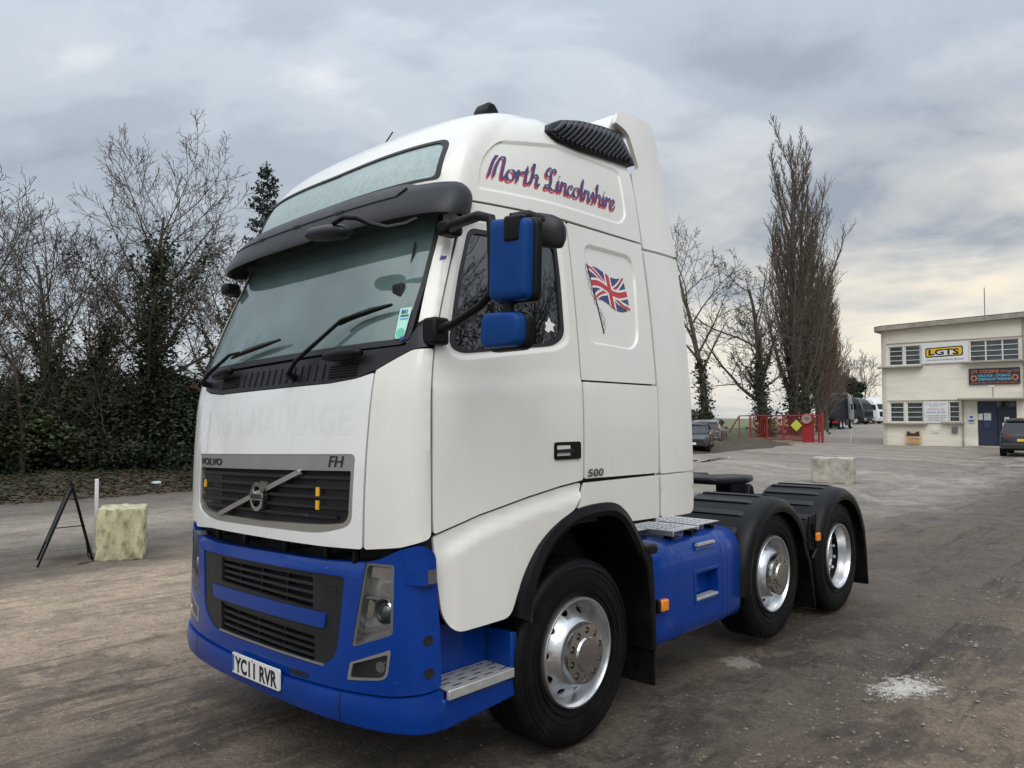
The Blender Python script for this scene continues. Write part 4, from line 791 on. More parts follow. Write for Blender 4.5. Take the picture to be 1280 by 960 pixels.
# ---- roof shell
ROOFO = [(-2.995,2.945),(-1.0,2.950),(-.9,2.945),(.9,2.945),(1.0,2.950),(2.995,2.945),(2.995,3.655),(-2.995,3.655)]
REMB = rpoly([(1.06,3.020),(2.72,3.028),(2.825,3.09),(2.83,3.405),(2.04,3.402),(1.10,3.325),(1.03,3.22)], [.05,.05,.05,.05,0,.08,.05])
REML = [(-x, z) for x, z in REMB][::-1]
roof = skin('roof', WHITE, ROOFO, holes=[RWO], sp=.06, emboss=[(REMB, -.011, .010), (REML, -.011, .010)], thick=.02)
k = np.linspace(-3, 3, 61); top = SK(k, np.full(61, 3.655)); m = MB(); m.add(list(map(tuple, LEAN(top)))+[lean1((0,.45,3.685))], [(i, i+1, 61) for i in range(60)]+[(60,0,61)]); m.build('roof_cap', WHITE, roof, sharp=70, fix=False)
skin('roof_window_seal', SEAL, RWO, parent=roof, holes=[[tuple(np.array((0,3.175))+(np.array(p)-np.array((0,3.175)))*np.array((.965,.86))) for p in RWO]], off=.002, thick=.02)
skin('roof_window', RWG, RWO, parent=roof, off=-.006, thick=0, sp=.07)
for s in (-1, 1):
    m = MB(); c = (.69*s,-.20,3.590); m.prism([(-.052,0),(.052,0),(.045,.05),(.018,.088),(-.025,.088),(-.048,.04)], lambda p, x: (c[0]+x, c[1]+p[0]*1.2, c[2]+p[1]), -.055, .055); m.build('roof_marker_lamp', BLACK, roof, bevel=.014, post=LEAN)
m = MB(); m.tube([lean1((0,-.42,3.555)), lean1((.02,-.36,3.66))], .005, 6); m.build('aerial', BLACK, roof)
# ---- script lettering on the roof side
GL = {'N': ([[(0,-.05),(.12,.8),(.28,1.6),(.42,1.95),(.56,1.85)],[(.42,0),(.50,.9),(.72,1.7),(.98,1.98),(1.16,1.80),(1.12,1.1),(1.08,.35),(1.22,.04),(1.48,.40)]],1.42),
 'o': ([[(.55,.98),(.22,.85),(.08,.42),(.25,.04),(.55,.06),(.78,.45),(.68,.86),(.42,.96)],[(.66,.82),(.95,.80)]],.88),
 'r': ([[(.02,.55),(.2,1.05),(.20,.5),(.14,0)],[(.18,.5),(.42,.92),(.62,.98),(.64,.78)]],.66),
 't': ([[(.32,1.65),(.26,.7),(.28,.12),(.48,.03),(.68,.3)],[(.02,1.08),(.62,1.14)]],.62),
 'h': ([[(.10,1.5),(.32,1.98),(.26,1.0),(.14,0)],[(.18,.5),(.48,.98),(.74,.84),(.70,.28),(.84,.02),(1.04,.3)]],.98),
 'L': ([[(1.0,1.62),(.86,1.98),(.58,1.85),(.50,1.3),(.55,.65),(.34,.12),(.06,.02),(0,.28),(.28,.34),(.72,.02),(1.02,.04),(1.25,.4)],[(.50,1.25),(.12,1.15),(-.02,1.55),(.25,1.98),(.45,1.9)]],1.15),
 'i': ([[(.05,.6),(.22,1.0),(.20,.3),(.30,.02),(.48,.3)],[(.26,1.42),(.34,1.52)]],.46),
 'n': ([[(.02,.65),(.2,1.02),(.18,.5),(.12,0)],[(.16,.5),(.44,.98),(.68,.85),(.64,.28),(.76,.02),(.95,.3)]],.88),
 'c': ([[(.66,.75),(.50,.98),(.22,.82),(.10,.4),(.26,.03),(.52,.04),(.80,.4)]],.74),
 'l': ([[(.05,.7),(.30,1.98),(.22,.9),(.20,.2),(.32,.02),(.50,.3)]],.46),
 's': ([[(0,.1),(.34,1.05),(.50,.5),(.40,.06),(.12,.04)],[(.44,.3),(.7,.35)]],.62),
 'e': ([[(.14,.42),(.5,.55),(.60,.82),(.40,.98),(.16,.72),(.10,.35),(.26,.03),(.52,.04),(.80,.4)]],.76), ' ': ([], .62)}
def smooth_line(p, k=6):
    p = np.array(p, float); q = np.vstack([2*p[0]-p[1], p, 2*p[-1]-p[-2]]); out = []
    for i in range(1, len(q)-2):
        for t in np.linspace(0, 1, k, endpoint=False):
            out.append(.5*((2*q[i])+(-q[i-1]+q[i+1])*t+(2*q[i-1]-5*q[i]+4*q[i+1]-q[i+2])*t*t+(-q[i-1]+3*q[i]-3*q[i+1]+q[i+2])*t**3))
    out.append(p[-1]); return np.array(out)
def script(txt, w, pen=R_(18), shear=.28):
    V = []; F = []; K = []; x = 0; k = 0
    for ch in txt:
        strokes, adv = GL[ch]
        for stq in strokes:
            L_ = smooth_line(stq); L_ = L_+np.array((x, 0)); L_[:,0] += shear*L_[:,1]
            t = np.gradient(L_, axis=0); ang = np.arctan2(t[:,1], t[:,0]); n = np.stack([-np.sin(ang), np.cos(ang)], 1)
            ww_ = w*(.22+.78*np.abs(np.sin(ang-pen))); e = np.minimum(1, np.minimum(np.arange(len(L_)), np.arange(len(L_))[::-1])/2.0)*.7+.3; ww_ = ww_*e
            b0 = len(V); V += list(map(tuple, L_+n*ww_[:,None]))+list(map(tuple, L_-n*ww_[:,None])); m_ = len(L_)
            F += [(b0+i, b0+m_+i, b0+m_+i+1, b0+i+1) for i in range(m_-1)]; K += [k % 4]*2*m_; k += 1
        x += adv
    return np.array(V), F, np.array(K), x
sv, sf, sk, sw = script('North Lincolnshire', .128)
def place(V, dy, dz): 
    y = -.520+V[:,0]/sw*1.045+dy; z = 3.105+V[:,1]*.066+dz+.012*np.clip(V[:,0]/sw, 0, 1); return np.stack([UY(y, z), z], 1)
ls = decal('shadow_lettering', RED, sv, sf, lambda V: place(V, -.013, -.017), -.0098+sk*.0003, roof)
ls['label'] = 'red drop shadow of the script lettering'
ls = decal('roof_lettering', NAVY, sv, sf, lambda V: place(V, 0, 0), -.0082+sk*.0003, roof); ls['label'] = 'dark blue script lettering on the roof side'
# ---- flag decal
def fl(s, t):
    s = np.asarray(s, float); t = np.asarray(t, float)
    y = .180+(.345*s+.045*(1-t)*0+.045*(1-t)*(.6+.4*s)); z = 2.500+.200*t+.022*np.sin(6.0*s+.6)*(1-.2*t)-.020*s; return np.stack([UY(y, z), z], -1)
def fpoly(name, m, poly, off):
    V, F = cdt(poly, (), (), .12, .08); return decal(name, m, V, F.tolist(), lambda q: fl(q[:,0], q[:,1]), off, SLEEP)
O = -.0128
fpoly('flag_field', NAVY, [(0,0),(1,0),(1,1),(0,1)], O)
for nm, mm, wd_, of in (('flag_white_diagonal', VWHITE, .085, .0007), ('flag_red_diagonal', RED, .034, .0014)):
    fpoly(nm, mm, [(0,0),(wd_,0),(1,1-wd_*1.6),(1,1),(1-wd_,1),(0,wd_*1.6)], O+of)
    fpoly(nm, mm, [(0,1),(0,1-wd_*1.6),(1-wd_,0),(1,0),(1,wd_*1.6),(wd_,1)], O+of+.0003)
for nm, mm, wd_, of in (('flag_white_cross', VWHITE, .15, .0021), ('flag_red_cross', RED, .085, .0028)):
    h = wd_; v = wd_*.62
    fpoly(nm, mm, [(0,.5-h),(.5-v,.5-h),(.5-v,0),(.5+v,0),(.5+v,.5-h),(1,.5-h),(1,.5+h),(.5+v,.5+h),(.5+v,1),(.5-v,1),(.5-v,.5+h),(0,.5+h)], O+of)
def strip(name, m, pts, w, off):
    L_ = np.array(pts); t = np.gradient(L_, axis=0); t /= np.linalg.norm(t, axis=1)[:,None]; n = np.stack([-t[:,1], t[:,0]], 1)*w; k = len(L_)
    V = np.vstack([L_+n, L_-n]); F = [(i, k+i, k+i+1, i+1) for i in range(k-1)]
    return decal(name, m, V, F, lambda q: np.stack([UY(q[:,0], q[:,1]), q[:,1]], 1), off, SLEEP)
strip('flag_pole', INK, [(.168+.104*t, 2.722-.404*t) for t in np.linspace(0, 1, 8)], .0055, O+.001)
tt = np.linspace(0, 1, 60)
for ph in (0, math.pi): strip('flag_cord', INK, [(.160+.104*t+.013*math.sin(26*t+ph)-.014*math.sin(math.pi*min(1, t*1.7))+.035*math.sin(math.pi*max(0, t*2.4-1.4)), 2.715-.395*t) for t in tt], .0013, O+.0015+ph*1e-4)
# ---- air intake on the cab shoulder
INP = rpoly([(-.055,3.470),(.0,3.535),(.11,3.592),(.31,3.650),(.56,3.692),(.765,3.708),(.805,3.60),(.832,3.478),(.56,3.455),(.23,3.425),(.0,3.425)], [.02,.03,.05,.05,.03,.02,.02,.02,.02,.03,.04])
def inx(p, o): return (1.068-(p[1]-3.43)*.34-.05*max(0, .12-p[0])+o, p[0], p[1])
m = MB(); m.prism(INP, lambda p, o: inx(p, o), -.16, 0.0); ink = m.build('air_intake', BLACK, TRUCK, sharp=50, bevel=.012, post=LEAN)
cI = np.array((.40, 3.56)); INS = np.array([tuple(cI+(np.array(p)-cI)*np.array((.93, .84))) for p in INP])
for k in range(26):
    y0 = -.32+k*.043; tt = np.linspace(0, .5, 120); L_ = np.stack([y0+tt*.80, 3.40+tt*.62], 1); ok = inside(L_, INS)
    if ok.sum() < 14: continue
    a, b = L_[ok][0], L_[ok][-1]; m = MB(); n = 8; secs = []
    for t in np.linspace(0, 1, n):
        p = a+(b-a)*t; e = .5+.5*min(1, 6*min(t, 1-t)); bow = .006*math.sin(math.pi*t)
        secs.append([inx((p[0]-.010, p[1]+.008), -.004), inx((p[0]-.003, p[1]+.002), (.016+bow)*e), inx((p[0]+.006, p[1]-.005), (.016+bow)*e), inx((p[0]+.013, p[1]-.010), -.004)])
    m.sweep(secs); m.build('intake_rib', GREYB, ink, sharp=50, post=LEAN)
# ---- side deflectors behind the cab
def defl_x(y, z):
    a = np.interp(z, [1.1,1.5,2.0,2.3,2.55,2.9,3.45,3.75,3.9], [1.247,1.246,1.232,1.206,1.182,1.134,1.03,.985,.95]); t = (y-.78)/.41
    return a+.010*math.sin(math.pi*min(1, max(0, t)))-.0
for s in (1, -1):
    for nm, pts in (('side_deflector', rpoly([(.785,1.478),(1.192,1.482),(1.192,2.896),(.785,2.896)], [.02,.02,.02,.02])),
                    ('upper_deflector', rpoly([(.788,2.912),(1.19,2.915),(1.205,2.985),(1.188,3.06),(1.188,3.83),(1.168,3.868),(.93,3.872),(.76,3.85),(.70,3.75),(.785,3.735),(.835,3.70),(.897,3.482),(.845,3.450),(.800,3.425)], [.01,.02,.02,.02,.03,.03,.06,.03,.02,.03,.03,.02,.01,.01])),
                    ('lower_deflector', rpoly([(.790,1.206),(1.190,1.204),(1.192,1.468),(.785,1.466)], [.02,.06,.02,.01]))):
        V, F = cdt(pts, (), (), .08, .04); P = np.array([(s*defl_x(y, z)-(0 if z < 3.5 else s*.0), y, z) for y, z in V])
        if s < 0: F = F[:, ::-1]
        ob = link(nm, mesh(nm, LEAN(P), F.tolist(), WHITE, True, 60), TRUCK); solid(ob, .03, -1)
m = MB(); m.prism([(.60,3.60),(.76,3.838),(.93,3.866),(1.168,3.862),(1.15,3.82),(.9,3.72)], lambda p, x: (x, p[0], p[1]), -.93, .93); m.build('roof_deflector', WHITE, TRUCK, bevel=.02, post=LEAN)
_w = [(1.18,1.225),(2.0,1.205),(2.36,1.175),(2.85,1.115),(3.15,1.07),(3.44,1.0),(3.6,.84)]; m = MB(); m.prism([(w, z) for z, w in _w]+[(-w, z) for z, w in _w[::-1]], lambda p, y: (p[0], y, p[1]), .765, .782); m.build('cab_rear_wall', WHITE, TRUCK, post=LEAN)
# ---- bumper (blue), lower lip, lamps, plate
def bskin(name, m, outline, parent=None, **k): return skin(name, m, outline, parent, T=BMP, **k)
HLO = rpoly([(.690,1.156),(.829,1.155),(.823,.838),(.622,.752)], [.02,.015,.02,.02])
FGO = rpoly([(.619,.682),(.816,.772),(.802,.648),(.775,.628),(.604,.598)], [.01,.015,.03,.02,.01])
mir = lambda P: [(-x, z) for x, z in P][::-1]
SUR = rpoly([(-.585,1.055),(.575,1.075),(.545,.70),(.46,.628),(-.40,.612),(-.52,.70)], [.02,.02,.06,.05,.08,.06])
GAPZ = 1.145
bo = rpoly([(-1.005,.565),(-.82,.545),(-.58,.535),(0,.520),(.58,.545),(.82,.562),(1.012,.590),(1.015,.845),(1.005,1.200),(.944,1.248),(.853,1.226),(.76,1.175),(.66,1.150),(.42,1.136),(0,1.128),(-.42,1.120),(-.66,1.13),(-.76,1.155),(-.853,1.20),(-.944,1.225),(-1.005,1.18)], [.02,0,0,0,0,0,.02,0,.03,.03,.03,.03,.02,0,0,0,.02,.03,.03,.03,.03])
def bfold(V):      # shelf at the top edge rolls back
    return -.03*sstep((V[:,1]-1.105)/.045)*(np.abs(V[:,0]) < .68)
bum = bskin('bumper', BLUE, bo, holes=[SUR, HLO, mir(HLO), FGO, mir(FGO)], sp=.05, thick=.05, crease=bfold)
def bsk(a): return a
lip = bskin('bumper_lip', BLUE, rpoly([(-1.012,.42),(-.85,.400),(-.58,.395),(0,.395),(.58,.400),(.853,.405),(1.014,.400),(1.016,.580),(.82,.552),(.58,.536),(0,.511),(-.58,.526),(-.82,.536),(-1.012,.556)], [.03,0,0,0,0,0,.03,.02,0,0,0,0,0,.02]), off=.012, thick=.10, sp=.05, crease=lambda V: .012*np.sin(np.clip((V[:,1]-.39)/.15, 0, 1)*math.pi))
bskin('lip_joint', SEAL, [(-1.01,.545),(0,.500),(.58,.525),(.82,.542),(1.012,.570),(1.012,.60),(.82,.572),(.58,.556),(0,.535),(-1.01,.575)], off=-.022, thick=.0)
for u in (.580, -.580): bskin('lip_seam', SEAL, [(u-.003,.398),(u+.003,.398),(u+.003,.538),(u-.003,.538)], parent=lip, off=.0135, thick=0, crease=lambda V: .012*np.sin(np.clip((V[:,1]-.39)/.15, 0, 1)*math.pi))
bskin('bumper_slot', DEEP, rpoly([(.245,.545),(.37,.550),(.37,.572),(.245,.568)], .005, 2), parent=bum, off=.003, thick=.004)
# radiator gap behind the bumper top
m = MB(); m.box((-.95,-1.08,.95), (.95,-1.0,1.30)); rad = m.build('radiator', DEEP, TRUCK)
m = MB(); m.box((-1.0,-1.0,.35), (1.0,-.93,1.2)); m.build('front_bulkhead', DEEP, TRUCK)
for x in (-.62,-.30,.12,.5,.74):
    m = MB(); m.tube([(x,-1.14,1.11), (x+.02,-1.15,1.20)], .018, 7); m.tube([(x-.03,-1.10,1.13), (x+.14,-1.10,1.16)], .012, 6); m.build('hose', BLACK, rad)
# lower grille with two slotted inserts and a blue bar
gs = bskin('lower_grille', GREYB, SUR, holes=[[(-.365,1.043),(.372,1.062),(.384,.892),(-.352,.905)], [(-.342,.785),(.398,.772),(.404,.636),(-.326,.632)]], off=-.006, thick=.06, sp=.06)
bskin('lower_grille_backing', DEEP, [(-.42,.61),(.44,.61),(.44,1.07),(-.42,1.07)], parent=gs, off=-.062, thick=0, sp=.1)
for (za, zb, zc_, zd, n) in ((1.043, 1.062, .905, .892, 4), (.785, .772, .632, .636, 4)):
    for k in range(n):
        t = (k+.25)/n; zl = za+(zc_-za)*t; zr = zb+(zd-zb)*t; ul = -.365+(.018*t if n else 0); ur = .374+.018*t
        if za < .9: ul += .022; ur += .02
        bskin('lower_grille_slat', GREYB, [(ul,zl-.008),(ur,zr-.008),(ur,zr+.006),(ul,zl+.006)], parent=gs, off=-.016, thick=.028, sp=.08)
    for u in (-.20,-.02,.17):
        bskin('lower_grille_rib', BLACK, [(u-.006,min(zc_, zd)+.0),(u+.006,min(zc_, zd)),(u+.006,za),(u-.006,za)], parent=gs, off=-.028, thick=.02, sp=.08)
for k in range(3): bskin('vent_slot', DEEP, rpoly([(.455,.972+k*.020),(.525,.976+k*.020),(.525,.988+k*.020),(.455,.984+k*.020)], .004, 2), parent=gs, off=-.003, thick=.003)
bskin('grille_bar_panel', BLUE, rpoly([(-.435,.872),(.470,.884),(.468,.812),(-.41,.797)], .012, 3), parent=gs, off=.004, thick=.03, sp=.06)
bskin('grille_trim', SILVER, [(-.34,.618),(.47,.632),(.46,.640),(-.34,.626)], parent=gs, off=.002, thick=.01, sp=.06)
# number plate
PLQ = np.array([(-.150,.444),(.216,.450),(.216,.556),(-.150,.552)])
def plf(V):      # 0..1 -> uz
    return np.stack([-.150+V[:,0]*.366, .444+V[:,1]*.108+V[:,0]*.005], 1)
pl = bskin('number_plate', PLATE, rpoly([tuple(p) for p in PLQ], .008, 3), off=.036, thick=.008, sp=.05)
tv, tf = text2d('YC11 RVR', 1.0, bold=.036, sub=0); tw = tv[:,0].max(); x0 = tv[:,0].min(); th = tv[:,1].max()
decal('plate_lettering', INK, tv, tf, lambda V: plf(np.stack([.07+(V[:,0]-x0)/(tw-x0)*.88, .13+V[:,1]/th*.74], 1)), .0375, pl, T=BMP)
decal('plate_band', mat('plate_band_blue', (.02,.06,.35), .4), [(0.006,.1),(.045,.1),(.045,.9),(.006,.9)], [(0,1,2,3)], plf, .0372, pl, T=BMP)
for (a, b) in ((.42,.93),(.80,.80)): decal('plate_scratch', mat('rust_red', (.45,.10,.05), .5), [(a,b),(a+.03,b-.04),(a+.04,b+.02),(a+.01,b+.05)], [(0,1,2,3)], plf, .0378, pl, T=BMP)
# headlamps and fog lamps
REFL = mat('lamp_reflector', (.62,.63,.64), .12, metal=.95, var=.08, vscale=8)
LGREY = mat('lamp_housing', (.42,.42,.41), .3, metal=.45, var=.1)
def mm(P, s): return P if s > 0 else mir(P)
for s in (1, -1):
    hl = bskin('headlamp', LGREY, mm(HLO, s), holes=[mm([tuple(np.mean(HLO, 0)+(np.array(p)-np.mean(HLO, 0))*np.array((.84,.93))) for p in HLO], s)], off=-.004, thick=.05, sp=.04)
    bskin('lamp_bowl', mat('lamp_bowl', (.68,.69,.70), .28, metal=.7, var=.15, vscale=9), mm(HLO, s), parent=hl, off=-.055, thick=0, sp=.05)
    c = lambda P: mm(P, s)
    bskin('indicator_reflector', REFL, c(rpoly([(.697,1.085),(.815,1.085),(.815,1.135),(.703,1.135)], .008, 2)), parent=hl, off=-.025, thick=.03)
    bskin('beam_reflector', REFL, c(rpoly([(.735,1.005),(.812,1.030),(.812,1.068),(.760,1.065)], .01, 2)), parent=hl, off=-.028, thick=.03)
    bskin('lamp_divider', LGREY, c([(.680,.985),(.815,.985),(.815,.995),(.682,.995)]), parent=hl, off=-.02, thick=.03)
    bskin('dip_reflector', REFL, c(rpoly([(.672,.90),(.70,.89),(.722,.94),(.715,.975),(.69,.98)], .01, 2)), parent=hl, off=-.03, thick=.03)
    bskin('running_strip', REFL, c([(.650,.815),(.812,.865),(.812,.885),(.650,.835)]), parent=hl, off=-.018, thick=.02)
    pc = SKO(np.array([.773*s]), np.array([.935]), np.array([-.03]), BMP)[0]; n_ = SKO(np.array([.773*s]), np.array([.935]), np.array([1.0]), BMP)[0]-SK(np.array([.773*s]), np.array([.935]), BMP)[0]
    n_ = (Vector(n_)*.55+Vector((0,-.45,0))).normalized(); e1 = n_.cross(Vector((0,0,1))).normalized(); e2 = n_.cross(e1)
    def ring(r, d): return [tuple(Vector(pc)+e1*(r*math.cos(q))+e2*(r*math.sin(q))+n_*d) for q in np.linspace(0, 2*math.pi, 25)[:-1]]
    m = MB(); m.sweep([ring(.058,-.02), ring(.058,.012), ring(.050,.018), ring(.046,.006), ring(.044,-.02)], cap=False); m.build('projector_ring', CHROME, hl, post=LEAN)
    m = MB(); m.sweep([ring(.045,-.005), ring(.040,.008), ring(.028,.017), ring(.012,.021), ring(.001,.022)], cap=False); m.build('projector_lens', mat('projector_glass', (.22,.23,.24), .06, metal=.6, coat=1.0), hl, post=LEAN)
    bskin('lamp_cover', CLR, mm(HLO, s), parent=hl, off=-.002, thick=0, sp=.05)
    fg = bskin('fog_lamp', SILVER, mm(FGO, s), holes=[mm([tuple(np.mean(FGO, 0)+(np.array(p)-np.mean(FGO, 0))*np.array((.86,.78))) for p in FGO], s)], off=.002, thick=.03, sp=.03)
    bskin('fog_bowl', mat('fog_bowl', (.05,.05,.055), .2, var=.2, coat=.6), mm(FGO, s), parent=fg, off=-.03, thick=0)
    bskin('fog_reflector', REFL, mm([(.755+.022*math.cos(t), .678+.026*math.sin(t)) for t in np.linspace(0, 6.283, 17)[:-1]], s), parent=fg, off=-.022, thick=.004)
    bskin('fog_cover', CLR, mm(FGO, s), parent=fg, off=-.004, thick=0)
    # corner marker pod
    pod = bskin('corner_marker', BLUE, mm(rpoly([(.872,1.068),(.988,1.066),(.988,1.160),(.955,1.158),(.872,1.102)], .008, 2), s), off=.028, thick=.03, sp=.03, crease=lambda V: -.026*(1-sstep((np.abs(V[:,0])-.87)/.09)))
    bskin('marker_lens', mat('dark_lens', (.08,.085,.09), .15, coat=.6), mm(rpoly([(.957,1.074),(.986,1.074),(.986,1.138),(.957,1.134)], .005, 2), s), parent=pod, off=.034, thick=.008)
    for z in (.814, .667):
        bskin('tow_cap', DEEP, mm([(.961+.014*math.cos(t), z+.017*math.sin(t)) for t in np.linspace(0, 6.283, 17)[:-1]], s), parent=bum, off=.006, thick=.012)
        bskin('tow_cap_rim', SEAL, mm([(.961+.019*math.cos(t), z+.023*math.sin(t)) for t in np.linspace(0, 6.283, 17)[:-1]], s), parent=bum, off=.003, thick=.006)
    # entry step: box, side panel, tread
    X = lambda x: s*x
    m = MB(); m.prism([(-.955,.395),(-.958,.540),(-.90,.530),(-.455,.530),(-.445,.43)], lambda p, x: (X(x), p[0], p[1]), .72, 1.165); stp = m.build('entry_step', BLUE, TRUCK, bevel=.012)
    m = MB(); m.prism([(-.99,.52),(-.452,.52),(-.452,.762),(-.60,.775),(-.93,.86),(-.99,.90)], lambda p, x: (X(x), p[0], p[1]), .965, .985); m.build('step_back_panel', BLUE, stp, bevel=.01)
    m = MB(); m.prism([(-.50,.53),(-.455,.53),(-.455,.748),(-.50,.755)], lambda p, x: (X(x), p[0], p[1]), .985, 1.168); m.build('step_end_panel', BLUE, stp, bevel=.01)
    tr = MB(); V_, F_ = cdt([(-.935,.965),(-.50,.975),(-.50,1.175),(-.935,1.175)], [[(-.905+i*.105+(j % 2)*.03, .99+j*.045), (-.905+i*.105+.062+(j % 2)*.03, .99+j*.045), (-.905+i*.105+.062+(j % 2)*.03, .99+j*.045+.020), (-.905+i*.105+(j % 2)*.03, .99+j*.045+.020)] for i in range(4) for j in range(4)], (), .1, .1)
    b0 = [(X(p[1]), p[0], .578) for p in V_]; tr.add(b0, F_.tolist()); td = tr.build('step_tread', TREAD, stp, smooth=False, fix=False); solid(td, .005, -1 if s < 0 else 1)
    m = MB(); m.box((min(X(1.165), X(1.185)), -.94, .535), (max(X(1.165), X(1.185)), -.495, .580)); m.build('step_nosing', TREAD, stp, bevel=.004)
# ---- wheel arches
for s in (1, -1):
    X = lambda x: s*x
    cy, cz = .02, .55
    secs = []
    arc = [(-.50,.83,1),(-.47,.985,1),(-.36,1.160,1),(-.20,1.275,1),(-.02,1.325,1),(.24,1.330,1),(.37,1.275,1),(.47,1.175,1),(.555,1.06,1)]
    P = smooth_line([(a, b) for a, b, _ in arc], 6)
    for i, (y, z) in enumerate(P):
        d = np.array((y-cy, z-cz)); d /= np.linalg.norm(d); o0 = .03; i0 = -.055
        secs.append([(X(1.20), y+d[0]*o0, z+d[1]*o0), (X(1.262), y+d[0]*(o0-.012), z+d[1]*(o0-.012)), (X(1.278), y+d[0]*i0*.45, z+d[1]*i0*.45), (X(1.262), y+d[0]*i0, z+d[1]*i0), (X(.78), y+d[0]*i0*.9, z+d[1]*i0*.9), (X(.78), y+d[0]*(-.01), z+d[1]*(-.01))])
    m = MB(); m.sweep(secs); fl_ = m.build('wheel_arch', BLACK, TRUCK, sharp=45)
    m = MB(); m.prism([(.535,1.085),(.60,1.06),(.665,.98),(.69,.70),(.70,.42),(.655,.42),(.645,.70),(.60,.93),(.52,1.04)], lambda p, x: (X(x), p[0], p[1]), .80, 1.268); m.build('rear_guard', BLACK, fl_, bevel=.012)
    m = MB(); m.box((min(X(.82), X(1.262)), .668, .215), (max(X(.82), X(1.262)), .684, .44)); m.build('mud_flap', RUBBER, fl_)
    m = MB(); m.box((min(X(1.12), X(1.268)), .585, 1.00), (max(X(1.12), X(1.268)), .72, 1.06)); m.build('guard_bracket', BLACK, fl_, bevel=.015)
    m = MB(); m.prism([(-.40,.60),(-.40,.82),(-.45,.84),(-.45,.60)], lambda p, x: (X(x), p[0], p[1]), .80, 1.15); m.build('front_guard', BLACK, fl_)
m = MB(); m.box((-.80,-.93,.62), (.80,.76,1.12)); m.build('engine_block', DEEP, TRUCK)
